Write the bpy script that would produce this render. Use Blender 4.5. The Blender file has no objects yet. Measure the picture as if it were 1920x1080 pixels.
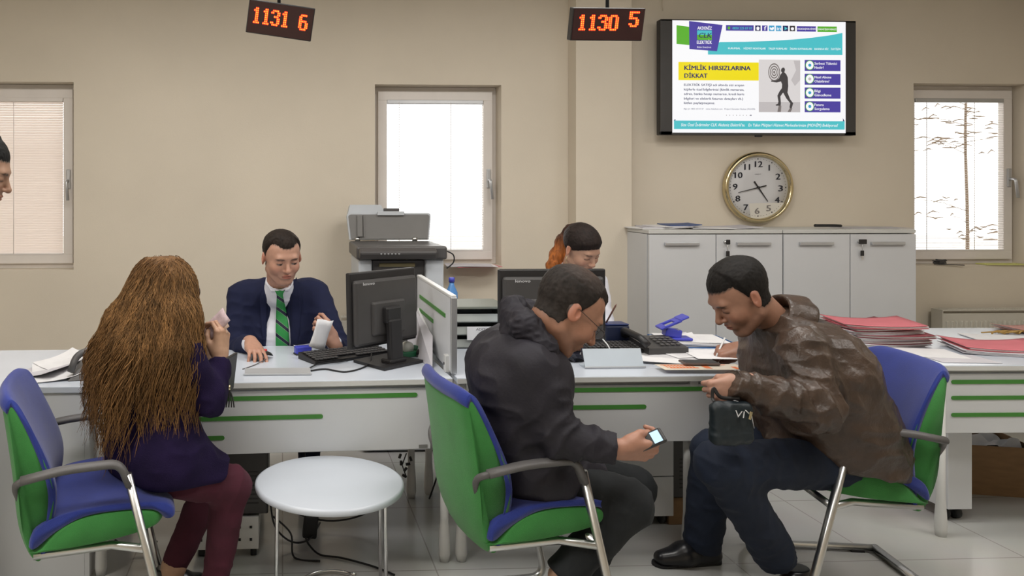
import bpy, bmesh, math, random
import numpy as np
from mathutils import Vector, Matrix, Euler
random.seed(7)
S = bpy.context.scene
PI = math.pi
# ------------------------------------------------------------------ camera, world, lights, exposure
FPX, CXP, CYP, CAMZ, YAW = 1450.0, 593.0, 360.0, 1.478, math.radians(2.5)
cd = bpy.data.cameras.new('camera'); cam = bpy.data.objects.new('camera', cd)
S.collection.objects.link(cam); S.camera = cam
cd.sensor_width = 36.0; cd.lens = 36.0*FPX/1920.0
cd.shift_x = (960-CXP)/1920.0; cd.shift_y = -(540-CYP)/1920.0
cam.location = (0, 0, CAMZ); cam.rotation_euler = (PI/2, 0, -YAW)
cd.clip_start = 0.05
S.view_settings.view_transform = 'Standard'; S.view_settings.look = 'None'
S.view_settings.exposure = 0.0; S.view_settings.gamma = 1.0; S.view_settings.use_curve_mapping = False
w = bpy.data.worlds.new('world'); S.world = w; w.use_nodes = True
bg = w.node_tree.nodes['Background']; bg.inputs[0].default_value = (1.0, 0.97, 0.94, 1); bg.inputs[1].default_value = 3.6
CEIL = 2.95
def area(name, loc, sx, sy, power, col, rot=(0, 0, 0)):
    l = bpy.data.lights.new(name, 'AREA'); l.shape = 'RECTANGLE'; l.size = sx; l.size_y = sy
    l.energy = power; l.color = col
    o = bpy.data.objects.new(name, l); S.collection.objects.link(o); o.location = loc; o.rotation_euler = rot
    return o
for i, (x, y) in enumerate(((-0.6, 1.3), (1.6, 1.3), (-0.6, 3.1), (1.6, 3.1), (3.6, 2.2), (-2.2, 0.9))):
    area('ceiling_lamp_light', (x, y, CEIL-0.05), 1.15, 0.55, 20 if i < 5 else 38, (1.0, 0.975, 0.94))  # the last, stronger one is added to lift the lower left
def PX(px, py, Y):
    """pixel of the 1920x1080 frame -> world point on the plane y = Y"""
    u = (px-CXP)/FPX; v = -(py-CYP)/FPX
    dx = u*math.cos(YAW)+math.sin(YAW); dy = -u*math.sin(YAW)+math.cos(YAW)
    t = Y/dy
    return Vector((dx*t, Y, CAMZ+v*t))
def PZ(px, py, z):
    u = (px-CXP)/FPX; v = -(py-CYP)/FPX
    dx = u*math.cos(YAW)+math.sin(YAW); dy = -u*math.sin(YAW)+math.cos(YAW)
    t = (z-CAMZ)/v
    return Vector((dx*t, dy*t, z))
# ------------------------------------------------------------------ materials
def lin(c): return tuple(((x/255.0)/12.92 if x/255.0 <= 0.04045 else ((x/255.0+0.055)/1.055)**2.4) for x in c)
MATS = {}
def mat(name, col, rough=0.5, metal=0.0, var=0.0, vscale=8.0, bump=0.0, bscale=60.0, emit=0.0, srgb=False,
        col2=None, aniso=None, alpha=1.0, trans=0.0, spec=0.5, attr=None, sheen=0.0, coat=0.0, detail=4.0):
    if name in MATS: return MATS[name]
    if srgb: col = lin(col); col2 = lin(col2) if col2 else None
    m = bpy.data.materials.new(name); m.use_nodes = True; nt = m.node_tree; b = nt.nodes['Principled BSDF']
    b.inputs['Base Color'].default_value = (*col, 1); b.inputs['Roughness'].default_value = rough
    b.inputs['Metallic'].default_value = metal; b.inputs['Specular IOR Level'].default_value = spec
    if sheen: b.inputs['Sheen Weight'].default_value = sheen; b.inputs['Sheen Roughness'].default_value = 0.5
    if coat: b.inputs['Coat Weight'].default_value = coat; b.inputs['Coat Roughness'].default_value = 0.1
    if trans: b.inputs['Transmission Weight'].default_value = trans; b.inputs['IOR'].default_value = 1.45
    if alpha < 1: b.inputs['Alpha'].default_value = alpha
    tc = nt.nodes.new('ShaderNodeTexCoord'); mp = nt.nodes.new('ShaderNodeMapping')
    nt.links.new(tc.outputs['Object'], mp.inputs[0])
    if aniso: mp.inputs['Scale'].default_value = aniso
    src = None
    if attr:
        at = nt.nodes.new('ShaderNodeAttribute'); at.attribute_name = attr
        nt.links.new(at.outputs['Color'], b.inputs['Base Color']); src = at.outputs['Color']
    if var > 0 or col2:
        n = nt.nodes.new('ShaderNodeTexNoise'); n.inputs['Scale'].default_value = vscale; n.inputs['Detail'].default_value = detail
        nt.links.new(mp.outputs[0], n.inputs[0])
        r = nt.nodes.new('ShaderNodeValToRGB'); r.color_ramp.elements[0].position = 0.3; r.color_ramp.elements[1].position = 0.7
        if col2:
            r.color_ramp.elements[0].color = (*col, 1); r.color_ramp.elements[1].color = (*col2, 1)
        else:
            a = 1-var
            r.color_ramp.elements[0].color = (a, a, a, 1) if attr else (*(x*a for x in col), 1)
            r.color_ramp.elements[1].color = (1, 1, 1, 1) if attr else (*(min(1, x*(1+var*0.6)) for x in col), 1)
        nt.links.new(n.outputs['Fac'], r.inputs[0])
        if attr:
            mx = nt.nodes.new('ShaderNodeMix'); mx.data_type = 'RGBA'; mx.blend_type = 'MULTIPLY'; mx.inputs[0].default_value = 1
            nt.links.new(src, mx.inputs[6]); nt.links.new(r.outputs[0], mx.inputs[7]); nt.links.new(mx.outputs[2], b.inputs['Base Color'])
        else:
            nt.links.new(r.outputs[0], b.inputs['Base Color'])
    if bump > 0:
        n2 = nt.nodes.new('ShaderNodeTexNoise'); n2.inputs['Scale'].default_value = bscale; n2.inputs['Detail'].default_value = 5
        nt.links.new(mp.outputs[0], n2.inputs[0])
        bp = nt.nodes.new('ShaderNodeBump'); bp.inputs['Strength'].default_value = bump; bp.inputs['Distance'].default_value = 0.01
        nt.links.new(n2.outputs['Fac'], bp.inputs['Height']); nt.links.new(bp.outputs[0], b.inputs['Normal'])
    if emit:
        b.inputs['Emission Color'].default_value = (*col, 1); b.inputs['Emission Strength'].default_value = emit
    MATS[name] = m
    return m
M_wall = mat('cream_wall_paint', (0.72, 0.645, 0.535), 0.75, var=0.05, vscale=1.5, bump=0.06, bscale=120)
M_ceil = mat('ceiling_white', (0.75, 0.74, 0.70), 0.9, var=0.03)
M_white = mat('white_laminate', (0.64, 0.65, 0.67), 0.38, var=0.03, vscale=3, bump=0.01, bscale=200)
M_top = mat('white_desktop_laminate', (0.56, 0.60, 0.67), 0.27, var=0.03, vscale=3)
M_edge = mat('desk_edge_band', (0.62, 0.62, 0.60), 0.45, var=0.03)
M_green = mat('green_groove_strip', (0.055, 0.23, 0.035), 0.5, var=0.08)
M_wmet = mat('white_powder_coated_metal', (0.66, 0.66, 0.65), 0.35, var=0.04)
M_upvc = mat('white_window_profile', (0.78, 0.73, 0.69), 0.38, var=0.03)
M_chrome = mat('chrome', (0.72, 0.72, 0.72), 0.16, metal=1.0, var=0.03)
M_satin = mat('satin_steel', (0.62, 0.62, 0.61), 0.3, metal=1.0, var=0.05)
M_alu = mat('brushed_aluminium', (0.55, 0.56, 0.58), 0.4, metal=0.7, var=0.05)
M_blue = mat('blue_chair_fabric', (0.010, 0.026, 0.22), 0.85, var=0.12, vscale=14, bump=0.25, bscale=420, sheen=0.25)
M_grn = mat('green_chair_fabric', (0.03, 0.20, 0.035), 0.8, var=0.10, vscale=14, bump=0.25, bscale=420, sheen=0.15)
M_blk = mat('black_plastic', (0.018, 0.017, 0.018), 0.42, var=0.15, bump=0.04, bscale=300)
M_blk2 = mat('dark_grey_plastic', (0.055, 0.052, 0.052), 0.45, var=0.1)
M_arm = mat('grey_armrest_plastic', (0.10, 0.095, 0.095), 0.5, var=0.1, bump=0.08, bscale=200)
M_rub = mat('black_rubber', (0.01, 0.01, 0.012), 0.6, var=0.1)
M_paper = mat('white_paper', (0.78, 0.77, 0.78), 0.8, var=0.04, vscale=20)
M_paper2 = mat('greyish_paper', (0.60, 0.58, 0.62), 0.8, var=0.08, vscale=10)
M_pink = mat('pink_card', (0.62, 0.17, 0.20), 0.75, var=0.08, vscale=8)
M_red = mat('dark_red_card', (0.26, 0.06, 0.075), 0.75, var=0.15, vscale=10)
M_violet = mat('blue_violet_plastic', (0.06, 0.07, 0.48), 0.35, var=0.05)
M_card = mat('brown_cardboard', (0.23, 0.135, 0.065), 0.85, var=0.12, vscale=9, aniso=(1, 1, 5))
M_red_led = mat('red_led', (1.0, 0.03, 0.01), 0.5, emit=2.5)
M_yel_led = mat('yellow_led_core', (1.0, 0.34, 0.02), 0.5, emit=3.0)
M_gold = mat('champagne_gold_metal', (0.62, 0.53, 0.33), 0.18, metal=1.0, var=0.04)
M_text = mat('printed_dark_text', (0.02, 0.02, 0.03), 0.7, var=0.02)
M_lamp = mat('lamp_diffuser', (1.0, 0.96, 0.88), 0.5, emit=3.0)
# ------------------------------------------------------------------ mesh builder
class MB:
    def __init__(s): s.v = []; s.f = []; s.m = []; s.mats = []; s.sm = []
    def mi(s, m):
        if m is None: return 0
        if m not in s.mats: s.mats.append(m)
        return s.mats.index(m)
    def add(s, vs, fs, m=None, T=None, smooth=False):
        o = len(s.v); k = s.mi(m)
        for p in vs:
            p = Vector(p)
            if T is not None: p = T @ p
            s.v.append(tuple(p))
        for f in fs: s.f.append(tuple(i+o for i in f)); s.m.append(k); s.sm.append(smooth)
        return s
    def bm(s, b, m=None, T=None, smooth=False):
        b.verts.index_update()
        s.add([v.co.copy() for v in b.verts], [[v.index for v in f.verts] for f in b.faces], m, T, smooth); b.free(); return s
    def box(s, c, d, m=None, bev=0.0, T=None, seg=2, rot=None):
        b = bmesh.new(); bmesh.ops.create_cube(b, size=1.0)
        for v in b.verts: v.co = Vector((v.co.x*d[0], v.co.y*d[1], v.co.z*d[2]))
        if bev > 0: bmesh.ops.bevel(b, geom=list(b.edges), offset=min(bev, min(d)*0.45), segments=seg, affect='EDGES', profile=0.5)
        X = Matrix.Translation(Vector(c))
        if rot is not None: X = X @ Euler(rot).to_matrix().to_4x4()
        if T is not None: X = T @ X
        return s.bm(b, m, X, smooth=False)
    def tube(s, pts, r, m=None, n=10, T=None, closed=False, flat=1.0, cap=True):
        pts = [Vector(p) for p in pts]; N = len(pts)
        rs = r if isinstance(r, (list, tuple)) else [r]*N
        vs = []; prev = None
        for i in range(N):
            a = pts[(i-1) % N] if (closed or i > 0) else pts[0]
            c = pts[(i+1) % N] if (closed or i < N-1) else pts[-1]
            t = (c-a)
            if t.length < 1e-9: t = Vector((0, 0, 1))
            t.normalize()
            if prev is None:
                u = t.cross(Vector((0, 0, 1)))
                if u.length < 0.05: u = t.cross(Vector((0, 1, 0)))
            else:
                u = prev-t*prev.dot(t)
                if u.length < 1e-6: u = t.cross(Vector((0, 0, 1)))
            u.normalize(); prev = u; v2 = t.cross(u)
            for k in range(n):
                an = 2*PI*k/n
                vs.append(pts[i]+u*math.cos(an)*rs[i]+v2*math.sin(an)*rs[i]*flat)
        fs = []
        for i in range(N if closed else N-1):
            j = (i+1) % N
            for k in range(n):
                k2 = (k+1) % n
                fs.append((i*n+k, i*n+k2, j*n+k2, j*n+k))
        if cap and not closed:
            fs.append(tuple(range(n-1, -1, -1))); fs.append(tuple((N-1)*n+k for k in range(n)))
        return s.add(vs, fs, m, T, smooth=True)
    def cyl(s, a, b, r, m=None, n=20, T=None, r2=None):
        r2 = r if r2 is None else r2
        return s.tube([a, b], [r, r2], m, n, T)
    def lathe(s, prof, m=None, n=32, T=None, smooth=True):
        vs = []; fs = []; N = len(prof)
        for (r, z) in prof:
            for k in range(n):
                a = 2*PI*k/n; vs.append((r*math.cos(a), r*math.sin(a), z))
        for i in range(N-1):
            for k in range(n):
                k2 = (k+1) % n; fs.append((i*n+k, i*n+k2, (i+1)*n+k2, (i+1)*n+k))
        fs.append(tuple(range(n-1, -1, -1))); fs.append(tuple((N-1)*n+k for k in range(n)))
        return s.add(vs, fs, m, T, smooth)
    def prism(s, poly, h, m=None, T=None):
        """2D polygon (x, y) extruded along z by h"""
        n = len(poly); vs = [(p[0], p[1], 0) for p in poly]+[(p[0], p[1], h) for p in poly]
        fs = [tuple(range(n-1, -1, -1)), tuple(range(n, 2*n))]+[(i, (i+1) % n, n+(i+1) % n, n+i) for i in range(n)]
        return s.add(vs, fs, m, T)
    def loft(s, poly, ys, sc, m=None, T=None, smooth=True, shift=None):
        """side profile (x, z) carried along y, scaled about its centroid"""
        cx = sum(p[0] for p in poly)/len(poly); cz = sum(p[1] for p in poly)/len(poly); n = len(poly)
        vs = []; fs = []
        for i, (y, k) in enumerate(zip(ys, sc)):
            dx, dz = shift[i] if shift else (0, 0)
            for p in poly: vs.append((cx+(p[0]-cx)*k+dx, y, cz+(p[1]-cz)*k+dz))
        for i in range(len(ys)-1):
            for k in range(n):
                k2 = (k+1) % n; fs.append((i*n+k, i*n+k2, (i+1)*n+k2, (i+1)*n+k))
        fs.append(tuple(range(n-1, -1, -1))); fs.append(tuple((len(ys)-1)*n+k for k in range(n)))
        return s.add(vs, fs, m, T, smooth)
    def build(s, name, m=None, parent=None, world=False, auto=True):
        me = bpy.data.meshes.new(name); me.from_pydata(s.v, [], s.f)
        ms = s.mats if s.mats else [m]
        if m is not None and s.mats and None in s.mats: pass
        for x in ms: me.materials.append(x)
        if len(ms) > 1: me.polygons.foreach_set('material_index', s.m)
        me.polygons.foreach_set('use_smooth', s.sm); me.update(); me.validate()
        b = bmesh.new(); b.from_mesh(me); bmesh.ops.recalc_face_normals(b, faces=b.faces); b.to_mesh(me); b.free()
        o = bpy.data.objects.new(name, me); S.collection.objects.link(o)
        if parent is not None:
            o.parent = parent
            if world: o.matrix_parent_inverse = base_matrix(parent).inverted()
        return o
def base_matrix(o):
    m = Matrix.Translation(o.location) @ o.rotation_euler.to_matrix().to_4x4()
    if o.parent is not None: m = base_matrix(o.parent) @ o.matrix_parent_inverse @ m
    return m
def tag(o, label=None, cat=None, group=None, kind=None):
    if label: o['label'] = label
    if cat: o['category'] = cat
    if group: o['group'] = group
    if kind: o['kind'] = kind
    return o
def thing(name, label, cat, loc=(0, 0, 0), rz=0.0, group=None):
    o = bpy.data.objects.new(name, None); S.collection.objects.link(o); o.empty_display_size = 0.1
    o.location = loc; o.rotation_euler = (0, 0, rz); return tag(o, label, cat, group)
def struct(mb, name, m=None): return tag(mb.build(name, m), kind='structure')
def copy_tree(o, parent=None):
    c = o.copy(); S.collection.objects.link(c); c.parent = parent
    for ch in list(o.children): copy_tree(ch, c)
    return c
def smooth_path(pts, n=6, closed=False):
    """Catmull-Rom through points"""
    P = [Vector(p) for p in pts]; out = []; N = len(P)
    for i in range(N if closed else N-1):
        p0 = P[(i-1) % N] if (closed or i > 0) else P[0]; p1 = P[i]; p2 = P[(i+1) % N]
        p3 = P[(i+2) % N] if (closed or i+2 < N) else P[-1]
        for k in range(n):
            t = k/n
            out.append(0.5*((2*p1)+(p2-p0)*t+(2*p0-5*p1+4*p2-p3)*t*t+(3*p1-p0-3*p2+p3)*t**3))
    if not closed: out.append(P[-1])
    return out
def rpath(pts, r=0.04, n=5):
    """polyline with rounded corners"""
    P = [Vector(p) for p in pts]; out = [P[0]]
    for i in range(1, len(P)-1):
        a = (P[i-1]-P[i]); b = (P[i+1]-P[i]); d = min(r, a.length*0.45, b.length*0.45)
        a = P[i]+a.normalized()*d; b = P[i]+b.normalized()*d
        for k in range(n+1):
            t = k/n; out.append(a*(1-t)**2+P[i]*2*t*(1-t)+b*t*t)
    out.append(P[-1]); return out
def text_geo(body, size=1.0, bold=0.0, align='LEFT'):
    cu = bpy.data.curves.new('t', 'FONT'); cu.body = body; cu.size = size; cu.resolution_u = 2; cu.offset = bold; cu.align_x = align
    o = bpy.data.objects.new('t', cu); S.collection.objects.link(o)
    me = bpy.data.meshes.new_from_object(o.evaluated_get(bpy.context.evaluated_depsgraph_get()))
    vs = [v.co.copy() for v in me.vertices]; fs = [tuple(p.vertices) for p in me.polygons]
    bpy.data.objects.remove(o); bpy.data.curves.remove(cu); bpy.data.meshes.remove(me)
    return vs, fs
def put_text(mb, body, m, T, x, y, h, w=None, bold=0.0, z=0.0, shear=0.0):
    """text with its baseline-left at (x, y) of frame T, cap height about h, fitted to width w"""
    vs, fs = text_geo(body, 1.0, 0.0)
    if not vs: return
    x0 = min(v.x for v in vs); x1 = max(v.x for v in vs); k = h/0.70
    kx = (w/(x1-x0)) if w else k
    for i, d in enumerate((0,) if bold <= 0 else (-bold*k*0.55, bold*k*0.55)):
        mb.add([((v.x-x0)*kx+x+shear*v.y*k+d, v.y*k+y+d*0.3, z+i*0.00004) for v in vs], fs, m, T)
FACE = Matrix(((1, 0, 0, 0), (0, 0, -1, 0), (0, 1, 0, 0), (0, 0, 0, 1)))   # drawing plane x,y -> wall plane x,z looking to -Y
# ------------------------------------------------------------------ room shell
WY = 5.10
XL, XR, YR = -3.2, 5.2, -1.6
M_floor = bpy.data.materials.new('glossy_grey_floor_tiles'); M_floor.use_nodes = True
nt = M_floor.node_tree; b = nt.nodes['Principled BSDF']; b.inputs['Roughness'].default_value = 0.16
tc = nt.nodes.new('ShaderNodeTexCoord'); br = nt.nodes.new('ShaderNodeTexBrick')
br.offset = 0.0; br.inputs['Scale'].default_value = 1.0; br.inputs['Brick Width'].default_value = 0.6; br.inputs['Row Height'].default_value = 0.6
br.inputs['Mortar Size'].default_value = 0.003; br.inputs['Color1'].default_value = (0.52, 0.52, 0.50, 1); br.inputs['Color2'].default_value = (0.50, 0.50, 0.485, 1)
br.inputs['Mortar'].default_value = (0.33, 0.32, 0.30, 1)
nz = nt.nodes.new('ShaderNodeTexNoise'); nz.inputs['Scale'].default_value = 2.0; nz.inputs['Detail'].default_value = 5
mx = nt.nodes.new('ShaderNodeMix'); mx.data_type = 'RGBA'; mx.blend_type = 'MULTIPLY'; mx.inputs[0].default_value = 0.18
nt.links.new(tc.outputs['Object'], br.inputs[0]); nt.links.new(tc.outputs['Object'], nz.inputs[0])
nt.links.new(br.outputs[0], mx.inputs[6]); nt.links.new(nz.outputs['Color'], mx.inputs[7]); nt.links.new(mx.outputs[2], b.inputs['Base Color'])
struct(MB().box(((XL+XR)/2, (WY+YR)/2, -0.05), (XR-XL+0.4, WY-YR+0.6, 0.1)), 'floor', M_floor)
struct(MB().box(((XL+XR)/2, (WY+YR)/2, CEIL+0.05), (XR-XL+0.4, WY-YR+0.6, 0.1)), 'ceiling', M_ceil)
struct(MB().box((XL-0.1, (WY+YR)/2, CEIL/2), (0.2, WY-YR+0.6, CEIL)), 'wall_left', M_wall)
struct(MB().box((XR+0.1, (WY+YR)/2, CEIL/2), (0.2, WY-YR+0.6, CEIL)), 'wall_right', M_wall)
struct(MB().box(((XL+XR)/2, YR-0.1, CEIL/2), (XR-XL, 0.2, CEIL)), 'wall_rear', M_wall)
# the far wall with its three window openings (reveals are part of the wall)
TH = 0.20
wins = []                      # x0, x1, z0, z1 of each opening at the wall face
for (xa, xb, ya, yb) in ((-160, 138, 152, 506), (703, 940, 158, 498), (1713, 1932, 156, 497)):
    a = PX(xa, ya, WY); c = PX(xb, yb, WY); wins.append((a.x, c.x, c.z, a.z))
mb = MB()
def wallbox(x0, x1, z0, z1): mb.box(((x0+x1)/2, WY+TH/2, (z0+z1)/2), (x1-x0, TH, z1-z0))
xs = XL-0.2
for (x0, x1, z0, z1) in wins:
    wallbox(xs, x0, 0, CEIL); wallbox(x0, x1, 0, z0); wallbox(x0, x1, z1, CEIL); xs = x1
wallbox(xs, XR+0.2, 0, CEIL)
struct(mb, 'wall_back', M_wall)
pa = PX(1080, 300, WY-0.14).x; pb = PX(1185, 300, WY-0.14).x
struct(MB().box(((pa+pb)/2, WY-0.07, CEIL/2), (pb-pa, 0.14, CEIL), bev=0.004), 'trim_1', M_wall)
M_brown = mat('brown_skirting', (0.12, 0.075, 0.05), 0.5, var=0.1)
struct(MB().box(((XL+XR)/2, WY-0.006, 0.04), (XR-XL, 0.012, 0.08)), 'baseboard_back', M_brown)
# ------------------------------------------------------------------ windows and blinds
M_glass = mat('window_glass', (0.95, 0.97, 0.97), 0.02, trans=1.0)
M_slat = mat('white_blind_slat', (0.80, 0.76, 0.74), 0.5, var=0.03)
M_slat_tr = bpy.data.materials.new('backlit_blind_slat'); M_slat_tr.use_nodes = True
nt = M_slat_tr.node_tree; b = nt.nodes['Principled BSDF']; b.inputs['Base Color'].default_value = (0.88, 0.84, 0.81, 1); b.inputs['Roughness'].default_value = 0.6
tr = nt.nodes.new('ShaderNodeBsdfTranslucent'); tr.inputs[0].default_value = (0.98, 0.92, 0.88, 1); ms = nt.nodes.new('ShaderNodeMixShader'); ms.inputs[0].default_value = 0.55
nt.links.new(b.outputs[0], ms.inputs[1]); nt.links.new(tr.outputs[0], ms.inputs[2]); nt.links.new(ms.outputs[0], nt.nodes['Material Output'].inputs[0])
REV = 0.13
def window(n, x0, x1, z0, z1, closed_blind, label):
    yb = WY+REV
    g = bpy.data.objects.new('window_%d' % n, None); S.collection.objects.link(g); g.location = ((x0+x1)/2, yb, z0); g['kind'] = 'structure'
    fr = 0.078; fs = 0.055; d = 0.07
    def ring(name, a0, a1, c0, c1, wd, y, dp, m):
        q = MB()
        q.box(((a0+a1)/2, y, c0+wd/2), (a1-a0, dp, wd), bev=0.004); q.box(((a0+a1)/2, y, c1-wd/2), (a1-a0, dp, wd), bev=0.004)
        q.box((a0+wd/2, y, (c0+c1)/2), (wd, dp, c1-c0-2*wd+0.004), bev=0.004); q.box((a1-wd/2, y, (c0+c1)/2), (wd, dp, c1-c0-2*wd+0.004), bev=0.004)
        return q.build(name, m, g, world=True)
    ring('frame', x0, x1, z0, z1, 0.05, yb+0.03, 0.06, M_upvc)
    ring('sash', x0+0.032, x1-0.032, z0+0.032, z1-0.032, 0.062, yb-0.005, 0.05, M_upvc)
    gx0, gx1, gz0, gz1 = x0+0.09, x1-0.09, z0+0.09, z1-0.09
    MB().box(((gx0+gx1)/2, yb+0.012, (gz0+gz1)/2), (gx1-gx0+0.01, 0.006, gz1-gz0+0.01)).build('glass_pane', M_glass, g, world=True)
    # handle
    hx = x1-0.060; hz = (z0+z1)/2-0.02
    q = MB().box((hx, yb-0.036, hz), (0.028, 0.012, 0.13), bev=0.006)
    q.tube(rpath([(hx, yb-0.04, hz-0.01), (hx, yb-0.085, hz-0.01), (hx+0.012, yb-0.09, hz-0.14)], 0.02), 0.010, n=10)
    q.build('window_handle', M_alu, g, world=True)
    # venetian blind on the sash
    bl = thing('venetian_blind', label, 'blind', ((gx0+gx1)/2, yb-0.012, gz1))
    wx = gx1-gx0-0.012; cx = (gx0+gx1)/2
    MB().box((cx, yb-0.022, gz1-0.014), (wx, 0.026, 0.028), bev=0.003).build('head_rail', M_upvc if closed_blind else M_alu, bl, world=True)
    q = MB(); z = gz1-0.035; ang = math.radians(52 if closed_blind else 4); pitch = 0.0165
    while z > gz0+0.012:
        hw = 0.0105; dy = hw*math.cos(ang); dz = hw*math.sin(ang)
        yc = yb-0.024
        vs = []
        for sx in (-wx/2, wx/2):
            for (yy, zz) in ((-dy, -dz), (0, 0.0016), (dy, dz), (dy, dz-0.0006), (0, 0.001), (-dy, -dz-0.0006)):
                vs.append((cx+sx, yc+yy, z+zz))
        q.add(vs, [(0, 1, 7, 6), (1, 2, 8, 7), (3, 4, 10, 9), (4, 5, 11, 10), (2, 3, 9, 8), (5, 0, 6, 11), (0, 5, 4, 1), (1, 4, 3, 2), (6, 7, 10, 11), (7, 8, 9, 10)])
        z -= pitch
    q.build('slats', M_slat_tr if closed_blind else M_slat, bl, world=True)
    MB().box((cx, yb-0.024, gz0+0.006), (wx, 0.018, 0.01), bev=0.002).build('bottom_rail', M_slat, bl, world=True)
    q = MB()
    for fx in (0.12, 0.66 if not closed_blind else 0.61):
        q.cyl((cx-wx/2+wx*fx, yb-0.037, gz1-0.02), (cx-wx/2+wx*fx, yb-0.037, gz0+0.01), 0.0022, n=6)
    q.build('ladder_cord', M_slat, bl, world=True)
    return bl
window(1, *wins[0], True, 'white venetian blind drawn shut behind the leftmost window')
window(2, *wins[1], False, 'open venetian blind of the middle window behind the photocopier')
window(3, *wins[2], False, 'open venetian blind of the right window above the radiator')
# bare winter trees outside the right and middle windows
M_bark = mat('tree_bark', (0.09, 0.055, 0.028), 0.9, var=0.2)
def slim_tree(x, y, lab, seed):
    random.seed(seed); q = MB(); tw = []
    q.tube(smooth_path([(x, y, -0.55), (x+0.02, y, 1.0), (x-0.01, y, 2.2), (x+0.02, y, 3.4), (x, y, 4.6)], 4), [0.024-0.0009*k for k in range(17)], n=8)
    for (z0, z1, xa, xb, cnt) in ((1.95, 2.62, -0.62, 0.34, 46), (1.15, 1.45, -0.62, -0.2, 9), (0.85, 1.05, -0.1, 0.5, 16), (2.7, 4.4, -0.9, 0.9, 60)):
        for _ in range(cnt):
            z = random.uniform(z0, z1); xx = x+random.uniform(xa, xb); L = random.uniform(0.05, 0.24); yy = y+random.uniform(-0.3, 0.3); dz = random.uniform(-0.03, 0.05)
            q.tube([(x+(xx-x)*0.0, y, z-0.25*abs(xx-x)), (x+(xx-x)*0.5, (y+yy)/2, z-0.08*abs(xx-x)), (xx, yy, z)], [0.006, 0.005, 0.004], n=4) if random.random() < 0.25 else None
            q.tube([(xx-L/2, yy, z), (xx, yy, z+dz), (xx+L/2, yy, z+dz*0.5)], [0.006, 0.011, 0.005], n=5)
    tag(q.build('bare_tree', M_bark), lab, 'tree')
slim_tree(PX(1811, 300, 9.5).x, 9.5, 'slim bare tree seen faintly through the right window blind', 3)
# outdoor ground
struct(MB().box((1, 20.6, -0.6), (60, 30, 0.1)), 'trim_2', mat('pale_outdoor_ground', (0.6, 0.57, 0.52), 0.9, var=0.1))
# ceiling lamps (fixtures over the hall; leftmost one added to brighten counter and floor)
lab = ['rear left', 'rear middle', 'front left', 'front middle', 'rightmost', 'leftmost']
for i, (x, y) in enumerate(((-0.6, 1.3), (1.6, 1.3), (-0.6, 3.1), (1.6, 3.1), (3.6, 2.2), (-2.2, 0.9))):
    t = thing('ceiling_lamp', '%s white rectangular ceiling lamp panel over the service hall' % lab[i], 'lamp', (x, y, CEIL))
    MB().box((0, 0, -0.012), (1.24, 0.64, 0.024), bev=0.005).build('lamp_housing', M_wmet, t)
    MB().box((0, 0, -0.026), (1.16, 0.56, 0.006)).build('lamp_diffuser', M_lamp, t)
# ------------------------------------------------------------------ radiators
def radiator(px0, px1, py, Y, depth, lab):
    a = PX(px0, py, Y); c = PX(px1, py, Y); W = c.x-a.x; h = 0.55; zt = a.z
    t = thing('radiator', lab, 'radiator', ((a.x+c.x)/2, Y+depth/2, zt-h)); M_r = mat('radiator_enamel', (0.60, 0.57, 0.50), 0.4, var=0.03)
    q = MB().box((0, -depth/2+0.006, h/2-0.01), (W, 0.012, h-0.03), bev=0.004); n = int(W/0.034)
    for i in range(n):
        q.box((-W/2+0.03+i*(W-0.06)/max(1, n-1), -depth/2-0.001, h/2-0.02), (0.018, 0.012, h-0.11), bev=0.005)
    q.build('panel', M_r, t)
    q = MB(); 
    q.box((0, 0, h-0.004), (W+0.006, depth, 0.008), bev=0.002)
    for i in range(int(W/0.02)): q.box((-W/2+0.015+i*0.02, 0, h+0.001), (0.008, depth*0.6, 0.004))
    q.build('top_grille', M_r, t)
    MB().box((-W/2, 0, h/2), (0.006, depth, h-0.01)).build('side_cover', M_r, t); MB().box((W/2, 0, h/2), (0.006, depth, h-0.01)).build('side_cover', M_r, t)
    MB().box((0, depth/2+0.01, h/2), (W*0.7, 0.02, 0.3)).build('wall_bracket', M_wmet, t)
    MB().cyl((-W/2+0.05, 0, 0), (-W/2+0.05, 0, -(zt-h)), 0.009, n=10).build('supply_pipe', M_wmet, t)
radiator(1768, 2000, 581, 4.97, 0.09, 'cream panel radiator under the right window')
radiator(640, 925, 594, 4.97, 0.09, 'white panel radiator under the middle window, behind the photocopier')
# ------------------------------------------------------------------ television
TVY = 4.98
a = PX(1238, 36, TVY); c = PX(1604, 254, TVY); W = c.x-a.x; H = a.z-c.z
tv = thing('television', 'wall-mounted flat television showing a Turkish information page above the clock', 'television', ((a.x+c.x)/2, TVY, c.z))
T0 = Matrix.Translation((-W/2, 0, 0)) @ FACE       # drawing coordinates in metres, origin lower left
bz = W*0.059
MB().box((0, 0.03, H/2), (W, 0.05, H), bev=0.006).build('casing', M_blk, tv)
q = MB(); 
for (cx_, cz_, sx_, sz_) in ((-W/2+bz/2, H/2, bz, H), (W/2-bz/2, H/2, bz, H), (0, 0.012, W, 0.024), (0, H-0.006, W, 0.012)):
    q.box((cx_, 0.002, cz_), (sx_, 0.012, sz_), bev=0.002)
q.build('bezel', M_blk2, tv)
MB().box((0, 0.0, -0.006), (0.05, 0.012, 0.014), bev=0.004).build('sensor_tab', M_blk, tv)
MB().box((0, 0.084, H/2), (0.5, 0.058, 0.35)).build('wall_bracket', M_blk, tv)
def em(name, c, st=0.93):
    m = mat(name, c, 0.4, emit=st, srgb=True); m.node_tree.nodes['Principled BSDF'].inputs['Base Color'].default_value = (0.015, 0.015, 0.015, 1); return m
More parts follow.
